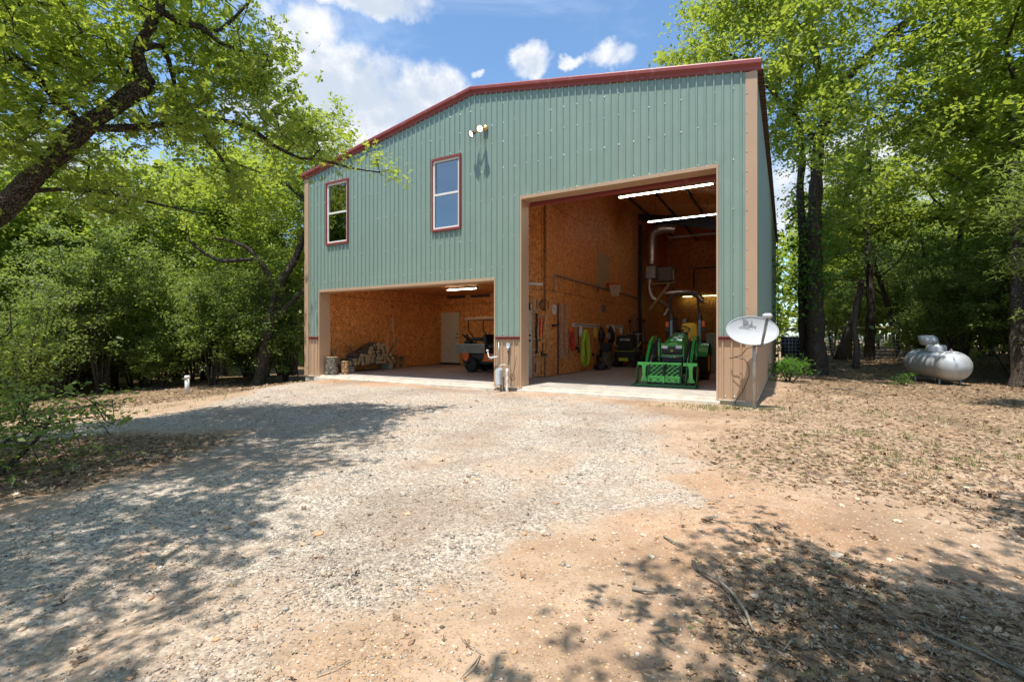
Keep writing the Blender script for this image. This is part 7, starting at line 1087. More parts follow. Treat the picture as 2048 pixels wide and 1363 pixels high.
OVER_TIPS = np.array([174,-86,40,145,-85,70,142,-124,45,130,-98,56,179,-104,42,152,-86,62,149,-78,67,176,-135,53,164,-102,50,137,-110,64,150,-59,64,171,-110,48,138,-93,56,123,-119,56,144,-60,48,140,-77,46,157,-110,43,178,-118,71,146,-102,57,169,-89,50,178,-98,33,177,-85,52,163,-130,46,159,-123,49,148,-115,56,134,-127,42,178,-129,68,120,-119,66,143,-61,64,150,-58,70,175,-136,52,149,-102,71,159,-111,39,152,-59,64,124,-81,49,179,-106,39,176,-120,59,142,-89,56,121,-122,32,124,-120,43,156,-97,59,174,-86,54,131,-114,50,146,-67,71,134,-89,66,170,-121,42,133,-105,48,129,-115,45,120,-123,42,143,-85,69,140,-85,59,159,-124,50,130,-124,68,127,-121,67,168,-112,55,147,-110,71,170,-118,60,178,-126,69,135,-93,56,127,-74,38,151,-84,70,168,-90,42,149,-85,46,137,-85,44,180,-85,36,164,-135,71,137,-72,40,137,-93,35,128,-127,69,152,-106,43,136,-77,39,168,-106,40,125,-128,41,170,-131,57,176,-112,65,150,-136,50,124,-68,33,160,-128,40,164,-105,62,166,-98,49,128,-82,41,158,-100,32,136,-111,58,169,-129,66,154,-109,59,149,-127,40,120,-114,48,178,-101,42,173,-79,38,124,-112,33,132,-122,69,165,-112,52,131,-107,46,176,-101,41,167,-123,66,146,-85,60,174,-88,67,149,-108,66,180,-112,70,158,-123,34,179,-127,47,123,-94,61,143,-115,63,148,-129,58,159,-113,53,139,-103,50,164,-128,63,143,-109,70,124,-95,38,150,-98,53,169,-88,55,143,-119,70,154,-124,66,169,-137,70,166,-99,56,136,-74,43,148,-94,37,145,-100,48,164,-129,37,125,-128,66,166,-103,55,150,-136,70,172,-116,43,166,-87,49,120,-116,46,144,-138,66,144,-128,54,143,-137,64,157,-135,50,161,-113,48,161,-127,60,157,-97,41,157,-99,68,140,-117,32,160,-136,40,159,-124,66,153,-139,65,176,-134,44,146,-92,62,127,-107,62,169,-103,48,178,-108,36,121,-95,55,153,-97,35,175,-121,55,157,-113,36,140,-113,39,178,-100,37,129,-126,54,174,-118,64,136,-79,54,148,-118,39,156,-108,68,126,-119,32,131,-78,55,149,-129,62,123,-100,53,131,-101,61,126,-113,32,170,-116,51,160,-136,68,169,-88,42,141,-101,52,162,-92,44,169,-95,67,139,-89,58,173,-129,50,127,-124,47,143,-97,65,174,-99,70,148,-54,57,166,-104,52,134,-106,40,145,-121,60,152,-75,62,164,-93,69,176,-79,39,166,-127,65,149,-119,49,147,-101,58,153,-78,66,163,-109,55,170,-85,47,165,-94,59,137,-93,55,145,-122,58,172,-99,53,140,-77,43,123,-88,53,170,-128,51,149,-120,62,153,-107,41,173,-108,43,156,-126,42,170,-85,47,179,-90,57,138,-80,39,150,-116,51,132,-131,40,144,-136,40,137,-91,54,177,-98,50,144,-55,50,161,-97,70,164,-95,48,170,-128,54,148,-54,60,137,-133,60,139,-84,47,176,-91,71,163,-119,53,152,-98,42,126,-99,50,137,-101,36,141,-89,42,129,-112,41,156,-129,57,151,-103,42,156,-134,32,157,-137,53,122,-123,46,146,-118,40,156,-128,49,160,-136,44,178,-130,36,161,-105,71,149,-96,42,148,-87,60,180,-116,37,179,-108,46,137,-79,50,137,-78,62,164,-100,59,131,-95,34,154,-136,38,131,-92,38,146,-134,59,145,-86,37,131,-106,38,146,-129,47,146,-135,38,167,-112,54,138,-90,38,147,-126,50,122,-79,57,174,-82,46,140,-84,45,169,-91,61,127,-109,67,129,-105,37,154,-106,55,149,-67,33,144,-110,55,137,-111,50,130,-83,36,131,-113,46,131,-90,68,134,-115,40,155,-93,48,179,-131,38,122,-93,40,156,-134,57,146,-90,54,128,-92,32,143,-126,33,180,-95,50,120,-122,34,177,-111,66,141,-68,62,138,-119,52,143,-101,40,124,-112,55,147,-53,48,125,-105,69,115,-113,39,144,-106,43,155,-71,42,167,-126,70,167,-117,52,171,-130,35,158,-115,42,149,-120,68,167,-90,59,123,-116,42,159,-121,36,178,-82,40,158,-107,52,142,-96,33,135,-78,48,165,-130,48,140,-109,55,169,-122,59,163,-113,39,145,-78,53,147,-133,54,166,-86,51,151,-133,65,153,-138,46,150,-132,72,146,-127,38,161,-117,49,142,-126,63,151,-106,33,135,-83,64,132,-87,48,151,-116,71,125,-100,71,158,-101,64,150,-96,37,128,-74,41,151,-58,65,127,-84,36,138,-77,46,171,-100,59,161,-106,60,137,-120,60,170,-115,58,151,-117,68,156,-117,47,119,-117,42,173,-110,58,137,-96,56,175,-104,64,136,-79,39,139,-94,67,144,-117,65,132,-114,69,142,-84,54,131,-124,70,139,-100,66,179,-117,52,130,-129,61,161,-112,68,148,-125,69,135,-102,37,171,-133,68,136,-79,55,143,-119,46,157,-99,60,143,-61,66,169,-85,52,176,-114,43,134,-98,54,125,-101,40,179,-125,59,173,-94,54,155,-100,34,152,-58,72,166,-86,48,175,-112,34,151,-128,39,139,-87,53,131,-105,37,175,-132,64,140,-101,69,145,-130,55,124,-127,65,160,-98,42,130,-84,36,148,-92,69,177,-132,43,126,-91,59,169,-132,69,139,-121,54,171,-86,39,128,-127,39,175,-132,43,124,-100,59,173,-92,44,144,-112,32,127,-81,43,168,-96,35,156,-75,46,162,-114,61,129,-80,62,125,-124,51,129,-91,33,169,-102,39,176,-131,70,164,-130,61,157,-135,51,133,-81,51,140,-98,67,138,-71,33,158,-109,68,171,-125,52,130,-131,62,146,-111,61,151,-116,39,137,-129,34,122,-124,62,163,-114,50,141,-96,57,149,-129,59,178,-99,60,146,-60,50,174,-114,49,128,-127,48,173,-122,69,168,-114,58,169,-117,64,131,-126,72,162,-136,44,155,-71,44,167,-92,36,146,-93,62,118,-114,32,116,-117,32,130,-110,60,121,-79,32,145,-74,57,122,-120,69,124,-91,45,171,-115,44,126,-122,37,141,-107,41,147,-130,37,150,-100,36,168,-91,44,159,-119,59,161,-114,45,152,-75,36,177,-113,57,156,-111,44,169,-87,43,131,-117,36,132,-105,58,177,-105,50,166,-132,35,142,-123,57,146,-54,45,128,-108,71,177,-98,37,167,-95,59,135,-101,33,152,-79,62,139,-133,33,156,-110,70,179,-125,60,128,-97,55,136,-117,62,146,-75,49,156,-116,37,178,-119,67,131,-110,38,142,-100,52,144,-117,50,142,-92,59,147,-103,61,131,-95,58,143,-119,67,125,-103,54,176,-127,67,134,-93,43,174,-131,67,163,-103,66,126,-91,53,143,-65,62,147,-114,49,168,-95,57,144,-67,66,127,-118,50,142,-86,39,123,-114,59,166,-109,44,170,-94,38,134,-99,52,167,-98,50,132,-81,56,179,-85,67,154,-133,58,163,-91,37,146,-123,59,141,-74,53,136,-132,50,134,-100,69,145,-72,42,157,-120,44,168,-113,49,176,-96,53,144,-131,71,175,-100,45,171,-115,54,126,-99,67,147,-120,59,140,-77,61,160,-107,36,125,-107,41,177,-88,54,178,-119,72,140,-112,44,152,-78,58,143,-114,71,171,-110,38,120,-114,53,167,-82,38,126,-126,55,135,-108,35,176,-89,64,138,-77,54,174,-103,40,179,-77,32,178,-92,38,154,-139,61,128,-129,48,134,-109,67,127,-110,71,151,-94,45,160,-100,45,158,-126,50,131,-114,43,133,-133,43,145,-88,45,133,-122,57,122,-121,41,178,-75,35,158,-70,34,146,-85,68,121,-90,72,169,-112,53], float).reshape(-1, 3)/10
OVER_LIMBS = [([(16.9, -9.6, -0.5), (16.8, -9.5, 1.2), (16.5, -9.4, 2.6), (16.0, -9.3, 3.9), (15.7, -9.2, 5.2), (15.5, -9.2, 6.6)],0.26,0.1),([(16.4, -9.4, 2.9), (15.2, -8.8, 3.9), (14.0, -8.4, 4.6), (13.0, -8.2, 5.0)],0.1,0.03),([(16.0, -9.3, 3.9), (16.0, -8.2, 4.6), (15.6, -7.2, 5.2)],0.08,0.03),([(15.8, -9.2, 4.8), (14.3, -9.9, 5.4), (13.2, -10.2, 5.9)],0.08,0.03)]
MID_TIPS = np.array([-39,-12,58,-18,10,78,-55,1,65,-44,18,71,-11,-15,61,-47,-10,64,-50,2,60,-31,24,59,-14,28,81,-51,-5,54,-21,-3,66,-8,20,59,-34,-22,56,-30,21,60,-22,21,60,-51,-2,60,-41,12,58,-54,-3,47,-31,-7,62,-40,5,74,-26,17,55,-18,28,86,-19,-4,62,-36,18,35,-6,12,68,-41,20,80,-4,-13,56,-26,9,68,-29,17,94,-19,17,56,-43,12,68,-48,-11,58,-28,20,80,-28,1,57,-20,2,76,-20,29,95,-16,10,40,-27,-25,52,-13,10,36,-54,9,35,-36,20,44,-28,9,58,-6,15,29,-12,8,76,-49,-1,39,-29,21,79,-18,-5,60,-18,22,34,-15,9,45,-28,-14,59,-36,-7,70,-44,0,75,-21,18,90,-42,12,36,-32,2,36,-18,8,34,-28,27,34,-44,6,70,-12,-19,60,-27,14,68,-40,-5,46,-48,2,64,-22,4,33,-36,10,77,-43,15,82,-37,-9,65,-12,5,63,-16,14,58,-26,7,50,-38,5,55,-13,24,95,-30,-7,68,-24,22,55,-46,-4,46,-15,2,74,-20,26,76,-12,21,95,-44,-6,58,-29,12,82,-19,-11,62,-17,-6,61,-24,24,56,-20,10,43,-16,6,36,-39,17,77,-10,10,62,-36,-9,60,-22,21,42,-14,28,58,-53,7,65,-26,18,42,-8,-2,63,-46,-7,43,-22,24,79,-17,7,86,-26,10,52,-14,7,38,-30,26,63,-28,-3,69,-14,16,66,-19,22,74,-19,-4,65,-35,16,42,-12,12,31,-22,5,74,-27,13,73,-31,10,42,-41,-14,57,-40,-10,59,-20,-22,53,-33,21,81,-43,10,38,-36,-1,51,-23,28,68,-32,-1,40,-38,16,80,-42,-6,36,-11,20,51,-37,-3,73,-16,-21,54,-30,18,34,-24,10,74,-45,4,51,-30,15,83,-12,28,84,-19,30,48,-46,-3,65,-12,-12,63,-35,6,54,-12,12,66,-44,5,67,-50,8,54,-44,7,53,-24,17,89,-40,-2,55,-33,5,58,-14,-19,52,-40,-14,58,-22,25,69,-10,-3,74,-12,-10,57,-12,23,74,-28,22,90,-36,6,58,-46,13,53,-31,23,89,-34,-1,42,-22,31,64,-36,14,66,-25,12,91,-8,12,55,-29,23,87,-10,14,54,-50,6,35,-26,14,79,-50,-10,52,-22,21,76,-40,19,50,-18,16,33,0,-12,58,-9,24,88,-40,-6,64,-37,3,53,-35,24,54,-41,1,46,-53,8,40,-39,17,84,-35,0,32,-19,12,80,-8,-9,54,-37,8,40,-15,-15,57,-47,-4,59,-26,29,60,-49,12,72,-15,30,34,-40,-6,36,-7,16,53,-33,2,48,-16,20,54,-11,21,41,-19,24,55,-17,-17,64,-11,14,42,-45,-6,63,-25,0,63,-51,-9,67,-27,27,88,-32,0,37,-9,-15,54,-34,8,74,-36,2,57,-28,14,68,-26,6,66,-12,20,82,-47,-9,37,-53,-1,64,-32,25,38,-46,8,64,-28,7,54,-38,9,38,-30,13,50,-23,13,36,-13,22,69,-6,22,50,-15,14,87,-27,24,65,-23,22,35,-47,8,35,-29,19,65,-34,-5,68,-12,-12,61,-25,27,70,-23,0,61,-18,-22,52,-36,17,33,-16,10,87,-24,6,53,-23,5,75,-32,21,84,-19,-12,63,-40,8,71,-25,1,36,-30,17,67,-23,9,33,-49,4,41,-12,-15,58,-19,9,64,-23,20,33,-35,18,57,-30,23,91,-15,12,42,-53,-6,49,-10,3,64,-28,-19,59,-10,15,73,-10,12,52,-29,16,67,-13,26,47,-15,-7,64,-11,20,37,-7,19,44,-48,-9,57,-22,-23,55,-22,22,62,-36,-10,59,-34,5,34,-28,14,79,-53,-4,52,-43,-15,61,-9,21,33,-51,10,54,-34,11,80,-40,-15,59,-23,21,36,-21,9,34,-35,12,66,-8,-5,67,-12,-1,69,-31,-12,61,-22,27,35,-47,8,40,-10,-3,75,-24,22,76,-24,14,32,-42,-1,56,-17,17,56,-44,18,74,-18,-15,56,-22,2,31,-54,8,34,-31,-19,61,-40,-13,58,-35,24,79,-20,12,33,-45,-5,34,-20,1,72,-27,16,84,-22,19,41,-19,10,42,-22,4,55,-14,9,65,-30,25,84,-12,8,71,-13,9,46,-21,-24,55,-11,4,76,-17,6,78,-48,-2,46,-12,26,69,-13,-10,62,-23,20,42,-27,7,35,-40,16,56,-53,-4,47,-42,0,74,-37,20,94,-18,11,58,-21,3,68,-12,20,81,-43,-6,36,-25,-4,57,-39,1,73,-54,10,51,-30,15,68,-31,19,92,-22,21,46,-42,1,39,-28,27,37,-9,20,84,-46,8,46,-28,-3,64,-12,22,74,-14,8,49,-21,13,52,-8,-2,69,-8,18,30,-51,8,58,-32,-19,61,-20,5,75,-33,-10,70,-20,6,51,-20,5,46,-20,19,34,-5,17,78,-38,5,49,-30,-1,43,-36,6,52,-40,15,42,-40,-6,34,-14,19,66,-15,4,72,-13,21,90,-7,-11,55,-43,9,59,-22,26,39,-38,-2,40,-33,15,48,-35,14,36,-40,1,76,-12,5,70,-17,24,46,-35,0,59,-27,-15,61,-49,14,75,-28,20,90,-17,26,31,-10,17,36,-17,31,87,-36,3,70,-23,11,52,-47,-3,66,-47,16,52,-12,17,37,-11,26,79,-7,13,31,-19,31,66,-52,8,59,-14,18,35,-8,8,69,-23,3,33,-35,10,72,-47,0,44,-19,29,47,-13,25,76,-16,21,68,-42,5,56,-23,16,87,-26,-17,63,-38,13,78,-28,-5,68,-9,15,52,-38,-2,67,-52,6,78,-49,8,41,-7,-4,57,-48,5,67,-45,-4,44,-8,18,76,-6,22,38,-50,11,78,-22,-21,54,-11,6,84,-30,7,70,-23,-10,69,-11,21,94,-36,6,47,-29,22,61,-15,7,69,-17,30,39,-24,-10,68,-27,3,63,-6,-8,56,-25,19,77,-18,10,35,-28,27,45,-17,-18,54,-45,2,68,-30,25,36,-18,6,76,-13,24,93,-28,25,56,-16,21,50,-6,16,49,-24,28,35,-32,18,81,-45,17,64,-23,12,84,-6,19,69,-19,24,90,-49,-6,51,-16,12,86,-10,-15,61,-14,-14,61,-12,11,37,-12,-2,74,-45,-2,34,-16,11,66,-21,14,78,-32,15,51,-10,23,86,-11,20,71,-44,3,44,-35,11,60,-30,12,74,-18,17,58,-48,-8,35,-44,19,79,-9,24,84,-49,10,50], float).reshape(-1, 3)/10
MID_LIMBS = [([(-2.06, -0.23, -0.55), (-1.97, -0.19, -0.02), (-1.86, -0.12, 0.7), (-1.72, -0.04, 1.5), (-1.61, 0.02, 2.23), (-1.55, 0.05, 2.63)],0.17,0.13),([(-1.55, 0.05, 2.59), (-1.37, 0.15, 2.95), (-1.14, 0.4, 3.57), (-1.08, 0.67, 4.29), (-1.01, 0.94, 5.16), (-1.18, 0.95, 5.6), (-1.54, 0.86, 5.89), (-1.83, 0.7, 6.18), (-2.08, 0.56, 6.25), (-2.5, 0.32, 6.03)],0.13,0.04),([(-1.6, 0.03, 2.59), (-1.66, -0.12, 3.09), (-1.84, -0.34, 3.56), (-2.06, -0.47, 3.84), (-2.26, -0.7, 4.04), (-2.54, -0.97, 4.15), (-2.81, -1.24, 4.18)],0.1,0.03),([(-1.89, -0.37, 3.6), (-2.23, -0.79, 3.52), (-2.61, -1.12, 3.49), (-2.88, -1.39, 3.68), (-3.09, -1.63, 3.91), (-3.12, -1.76, 4.1)],0.07,0.03),([(-1.65, -0.0, 1.66), (-1.35, 0.05, 1.85), (-1.01, 0.13, 2.16), (-0.68, 0.2, 2.41), (-0.23, 0.23, 2.64)],0.09,0.05),([(-1.32, 0.07, 1.95), (-1.36, 0.16, 2.39), (-1.37, 0.27, 2.8)],0.04,0.03),([(-1.71, -0.04, 2.02), (-1.78, -0.31, 2.29), (-1.78, -0.42, 2.44)],0.035,0.02),([(-1.01, 0.94, 5.16), (-0.91, 1.22, 6.38), (-1.29, 1.12, 7.42), (-1.44, 1.04, 8.27)],0.07,0.03)]
BIG_TIPS = np.array([130,79,137,114,64,129,122,94,151,100,91,129,154,78,143,153,91,132,172,74,93,110,86,157,126,114,130,172,125,132,107,72,102,163,83,102,168,112,116,144,72,142,176,118,127,124,86,98,128,77,89,143,100,157,177,104,102,136,68,113,128,70,95,143,64,109,172,93,138,126,87,166,144,75,122,136,85,136,144,69,106,104,81,108,115,107,131,123,96,150,108,84,117,172,91,88,124,96,130,169,109,71,143,76,77,137,133,155,136,112,44,136,74,119,132,83,80,150,77,84,118,95,112,131,82,140,114,69,136,123,85,110,152,139,83,140,82,94,120,95,166,115,126,144,105,106,156,133,106,67,166,73,71,141,104,144,119,108,168,141,105,142,140,128,147,92,111,121,152,78,146,146,67,87,105,103,112,130,75,65,166,100,133,142,120,121,138,62,131,146,86,160,154,82,75,158,108,84,141,98,148,135,146,117,136,110,126,144,89,104,135,110,80,171,86,147,147,102,166,164,88,137,141,72,77,140,88,95,124,89,129,146,66,71,139,102,157,122,73,146,143,128,113,136,108,158,104,93,128,147,126,106,122,103,84,123,74,109,136,94,114,138,129,48,129,124,103,104,65,97,125,104,89,131,109,141,168,103,139,171,93,80,147,124,149,90,98,118,156,102,94,140,113,45,130,97,82,158,67,90,135,120,53,121,125,89,179,120,124,128,67,147,130,67,79,102,73,100,129,139,73,164,74,90,109,72,135,115,114,120,125,73,141,162,72,66,146,111,123,123,91,152,121,112,110,126,64,137,131,114,84,134,62,115,154,82,75,108,94,129,159,77,101,129,72,96,145,76,45,151,129,62,123,105,87,105,70,118,130,92,107,155,93,106,140,129,131,150,91,122,129,130,144,135,76,135,125,117,155,137,96,158,142,88,52,153,131,148,126,116,119,148,78,67,155,125,121,130,77,99,132,94,113,154,95,105,103,92,111,110,112,132,153,118,102,119,109,152,126,90,96,126,103,125,160,109,103,108,84,153,124,90,139,160,106,92,143,80,61,134,114,89,132,102,98,131,94,146,141,76,136,114,79,123,147,71,150,169,93,82,124,119,140,160,108,64,164,69,81,140,73,78,138,107,158,136,72,100,182,90,104,153,76,104,143,118,45,146,80,58,173,76,125,106,78,118,113,90,140,126,116,123,160,112,115,156,116,153,114,96,125,146,87,158,134,65,105,109,79,124,145,143,84,112,64,99,172,119,80,126,85,123,150,66,70,126,134,124,143,78,115,116,69,107,116,132,145,136,72,116,139,85,122,164,75,86,134,119,90,109,91,127,126,72,97,146,112,124,111,70,137,138,91,104,146,137,133,114,126,151,111,91,108,131,56,101,120,106,134,155,110,141,163,87,100,144,102,159,138,137,116,157,70,98,133,59,124,131,116,58,127,94,157,111,96,123,157,89,68,133,69,145,130,84,100,115,86,118,146,67,132,121,84,119,147,78,150,132,96,117,127,60,103,133,72,109,132,117,103,133,95,123,150,73,104,123,139,96,104,78,102,160,75,66,158,118,62,119,110,99,129,76,98,144,135,64,121,76,156,137,102,95,122,108,128,165,102,135,152,103,65,143,75,83,96,107,122,142,108,160,86,100,122,143,137,84,107,71,130,121,96,100,109,70,109,137,71,124,162,124,82,130,135,66,139,95,86,156,108,58,134,107,81,152,101,114,165,129,140,152,73,142,137,136,47,108,80,142,130,71,135,146,77,141,150,71,146,159,95,81,146,70,65,172,88,84,126,78,99,108,102,132,133,106,122,134,97,152,97,71,121,141,131,119,129,111,111,97,92,115,145,57,107,141,108,158,122,83,138,169,78,85,172,96,142,163,94,148,165,73,96,170,82,142,165,81,98,142,95,162,111,74,112,142,72,134,169,75,94,103,94,149,129,108,61,132,59,63,135,68,61,149,100,86,117,83,157,146,136,142,147,69,95,142,128,91,169,123,71,134,114,106,104,121,138,126,120,126,137,77,85,144,102,142,124,126,153,149,129,130,146,80,126,134,59,76,144,81,78,143,129,54,118,90,156,119,77,118,111,93,160,145,77,153,100,110,147,153,91,145,108,125,143,136,83,88,139,98,113,127,114,87,116,116,125,140,136,122,133,123,164,147,117,109,141,72,132,140,72,136,152,66,55,145,116,138,136,84,96,132,87,165,146,105,104,180,105,105,119,115,156,156,73,54,126,59,99,95,97,117,151,109,126,85,114,123,126,74,125,147,88,120,145,86,57,175,123,103,91,91,111,123,108,122,138,95,162,96,74,103,138,110,85,145,113,60,140,80,163,164,111,97,164,88,85,146,81,56,168,114,76,130,60,125,144,125,128,140,77,132,149,71,139,142,109,96,123,67,102,122,138,141,119,98,141,132,92,109,120,108,153,100,128,127,128,123,86,151,80,82,146,135,92,144,116,164,154,76,116,176,85,100,140,80,129,179,103,102,122,86,118,146,80,71,159,142,96,146,127,141,137,84,136,136,102,159,110,127,144,127,61,91,126,81,97,111,89,146,150,147,105,166,86,115,131,142,59,128,137,118,120,118,164,162,81,77,133,89,92,110,77,149,160,94,90,152,78,148,123,137,81,103,103,126,135,78,88,115,74,126,140,124,52,184,93,109,116,86,122,166,104,104,128,101,126,125,92,160,116,96,149,120,136,144,140,97,100,175,117,83,119,77,157,142,90,162,178,118,85,146,144,108,99,90,115,166,141,110,120,94,131,138,57,75,137,112,129,141,87,88,143,136,119,144,70,95,91,120,126,128,144,82,123,99,147,138,98,145,123,92,81,97,108,119,124,69,80,148,120,150,142,81,58,102,112,155,135,106,165,158,79,70,106,109,125,109,90,139,145,110,117,161,81,146,134,117,46,115,57,100,136,60,72,117,123,159,158,68,56,150,76,123,119,121,161,138,122,167,153,75,121,132,68,122,141,73,98,125,56,86,180,110,113,118,120,146,126,100,133,140,74,123,165,81,112,132,89,101,107,78,119,164,107,80,174,110,86,119,130,118,126,62,92,112,71,130,138,78,85,136,90,144,138,106,83,123,138,94,132,98,143,108,73,111,98,80,125,144,94,94,131,136,149,99,90,128,113,73,119,164,107,79,162,104,135,168,132,80,128,103,119,148,100,119,175,118,134,167,118,129,120,92,101,116,82,117,169,118,105,106,111,144,125,77,82,110,71,116,159,72,120,132,124,165,134,95,144,136,105,173,129,74,135,145,138,82,157,112,104,150,88,119,115,101,137,104,77,115,127,122,157,166,87,67,96,98,136,169,109,76,105,113,143,167,92,110,129,138,124,146,101,69,174,90,136,130,69,74,176,85,100,126,65,127,121,99,82,135,114,105,111,76,125,154,102,56,133,120,102,150,124,58,143,62,117,175,92,84,130,69,76,94,122,134,129,67,141,176,92,120,156,80,117,148,98,49,156,90,146,142,123,90,134,123,152,121,79,82,90,110,126,113,105,144,120,133,139,135,110,101,147,108,160,124,91,155,176,114,132,144,146,90,120,111,130,126,59,124,105,77,108,129,104,90,91,114,122,132,107,110,91,97,118,122,116,142,105,96,116,127,95,141,127,64,101,130,64,103,146,108,88,84,100,119,123,140,88,131,112,133,147,97,167,135,123,58,93,110,123,128,106,165,143,116,137,113,117,163,144,85,87,167,84,122,120,135,144,143,113,106,126,117,143,165,118,85,146,124,103,154,79,124,136,59,74,126,76,117,127,80,154,158,67,78,127,94,88,138,82,93,105,64,118,134,100,152,173,76,101,122,56,96,150,101,132,129,66,110,121,59,123,106,92,159,122,109,85,106,88,105,134,82,88,90,106,124,96,95,122,149,85,146,166,120,93,125,70,95,115,78,111,140,111,168,126,104,79,164,85,110,98,119,128,129,79,93,127,126,142,151,93,118,118,83,113,129,90,90,132,65,106,160,137,119,134,75,117,143,122,97,137,82,132,123,68,139,118,89,115,150,96,122,149,136,136,146,95,114,140,151,94,166,104,159,144,89,65,130,117,55,141,94,79,155,100,132,125,141,128,164,111,66,147,80,63,114,70,144,109,66,115,157,72,110,150,108,134,149,71,93,168,100,114,134,98,97,144,137,91,97,114,134,120,94,139,104,122,139,105,93,110,172,96,101,150,124,154,134,112,95,113,127,152,136,148,114,145,89,136,158,91,119,142,94,130,148,118,69,134,63,116,123,90,124,127,93,118,103,101,151,167,136,85,143,146,92,152,80,94,126,142,127,151,133,114,149,88,54,121,97,86,131,104,104,134,71,69,114,77,122,146,143,136,130,108,145,133,115,168,108,64,102,140,113,106,128,95,124,143,114,78,141,76,85,167,70,70,159,78,108,142,141,101,120,104,166,136,72,142,138,76,129,102,82,126,127,127,88,129,60,122,131,60,68,143,131,120,130,55,88,121,100,169,134,133,67,120,59,111,109,83,142,172,94,138,140,60,106,131,77,155,140,105,76,165,87,146,124,92,144,163,93,75,124,115,111,153,109,71,112,85,124,120,71,144,109,119,153,158,66,101,115,87,145,122,91,94,156,82,115,132,107,81,159,91,139,144,72,134,116,89,162,118,74,111,112,92,152,160,114,80,161,101,134,171,106,119,140,88,135,139,94,150,144,93,150,149,100,78,114,114,126,135,99,155,148,79,135,124,93,152,155,102,135,144,111,114,135,107,116,90,110,123,125,82,109,128,110,79,178,82,124,141,131,141,123,110,102,107,126,124,144,103,120,147,115,68,160,92,95,109,79,122,144,88,162,159,73,82,123,67,127,137,130,57,114,112,121,166,100,81,134,124,150,135,69,120,144,96,126,144,126,105,162,91,133,121,74,84,138,132,91,124,78,152,130,86,87,126,64,142,142,62,108,153,107,80,166,126,140,176,97,112,166,107,79,106,67,116,168,73,103,132,119,157,168,114,102,145,105,89,124,96,153,128,106,89,140,113,146,172,133,88,148,124,77,134,137,114,178,113,98,166,96,140,160,91,89,112,91,120,96,76,123,122,83,117,156,90,160,115,73,140,113,78,144,139,122,127,139,100,124,108,69,95,154,76,108,145,112,87,131,61,96,139,82,140,145,76,86,168,96,112,136,93,94,173,90,108,125,82,82,140,61,59,115,85,156,160,87,60,109,74,130,120,79,112,129,89,150,146,126,96,167,104,124,168,101,98,130,68,99,123,115,92,122,84,146,129,82,145,137,104,114,126,99,155,132,106,162,143,95,103,124,102,83,152,66,57,145,66,86,140,140,121,150,107,52,131,139,134,86,91,117,136,118,43,123,70,144,153,108,141,150,68,54,142,111,101,101,84,131,122,96,94,165,110,149,102,110,136,133,130,94,128,94,89,162,78,143,139,129,145,128,85,120,149,102,153,172,80,82,135,103,117,110,86,105,152,81,135,94,92,121,137,79,87,152,96,138,155,114,84,124,74,94,116,119,120,84,101,122,150,125,130,128,120,139,172,119,134,166,117,73,165,90,140,124,128,87,151,94,54,126,130,141,141,84,88,102,96,114,146,74,73,122,97,162,164,102,88,115,110,135,162,99,61,85,97,120,139,85,127,131,70,74,175,131,115,163,120,79,137,55,88,92,76,104,131,94,91,180,108,114,90,85,124,150,119,80,154,69,103,121,96,121,149,82,62,142,91,121,98,80,124,148,110,139,114,64,93,165,101,76,126,60,87,131,133,125,160,78,110,145,78,142,157,102,81,123,127,145,134,86,83,114,71,125,148,103,150,141,120,139,137,74,106,135,146,64,122,77,100,132,89,104,123,102,143,127,130,137,172,92,76,116,99,129,141,129,79,122,109,127,157,90,151,87,107,125,169,127,85,97,112,144,126,125,96,93,80,111,136,55,78,105,126,129,150,76,131,166,95,83,182,105,101,155,68,80,102,112,128,143,111,84,124,137,122,136,139,114,152,122,148,145,116,111,125,72,116,117,91,107,135,67,71,124,84,88,124,102,128,112,134,126,103,108,151,106,97,115,140,94,125,111,97,112,142,118,94,144,106,148,110,74,131,135,95,122,134,97,114,132,72,90,115,83,135,124,76,115,162,100,148,140,111,97,131,78,130,148,91,125,166,76,104,98,69,116,132,74,102,164,123,101,122,87,124,127,66,110,122,67,143,148,108,160,146,128,128,164,68,110,110,73,106,138,111,138,119,87,114,118,117,111,107,63,99,136,56,104,159,103,138,170,90,137,144,76,129,151,79,80,135,120,153,129,139,124,147,65,49,99,92,128,110,88,115,136,82,136,140,132,102,141,146,128,143,112,51,118,80,117,176,75,99,145,126,81,129,136,125,146,131,143,119,65,122,135,91,164,123,136,140,155,77,120,135,74,64,148,144,100,114,137,144,131,128,157,123,119,136,125,80,92,152,92,166,122,133,89,123,63,135,138,107,131,126,57,82,167,108,78,166,117,100,103,98,132,127,125,100,156,121,142,145,64,83,165,119,134,112,100,162,136,62,77,150,72,84,144,139,109,119,57,92,164,92,147,130,111,45,168,85,139,138,98,138,158,125,66,162,138,104,176,126,92,151,100,131,152,68,59,141,76,58,161,101,82,169,84,123,161,95,61,144,87,90,132,85,90,137,107,82,149,109,74,113,74,124,150,82,145,131,100,152,143,63,106,156,68,90,126,87,81,152,90,73,148,123,69,135,77,146,92,115,137,140,78,86,136,119,89,130,86,69,119,77,108,117,64,123,161,109,152,160,81,104,158,103,88,163,95,81,150,134,93,116,61,124,127,130,92,141,74,58,134,74,87,145,75,114,158,94,95,91,96,118,160,107,79,114,108,138,117,77,122,170,129,85,135,81,100,114,83,144,134,112,96,125,83,96,167,76,82,142,108,142,109,124,125,106,115,130,108,76,129,146,116,47,121,107,134,166,85,145,147,93,140,140,97,156,104,70,106,126,134,127,122,77,118,130,62,105,174,113,82,136,67,111,134,110,117,134,132,150,178,125,120,145,72,124,125,91,132,167,103,68,164,85,153,107,91,118,128,80,157,136,62,102,114,77,142,132,141,111,138,104,143], float).reshape(-1, 3)/10
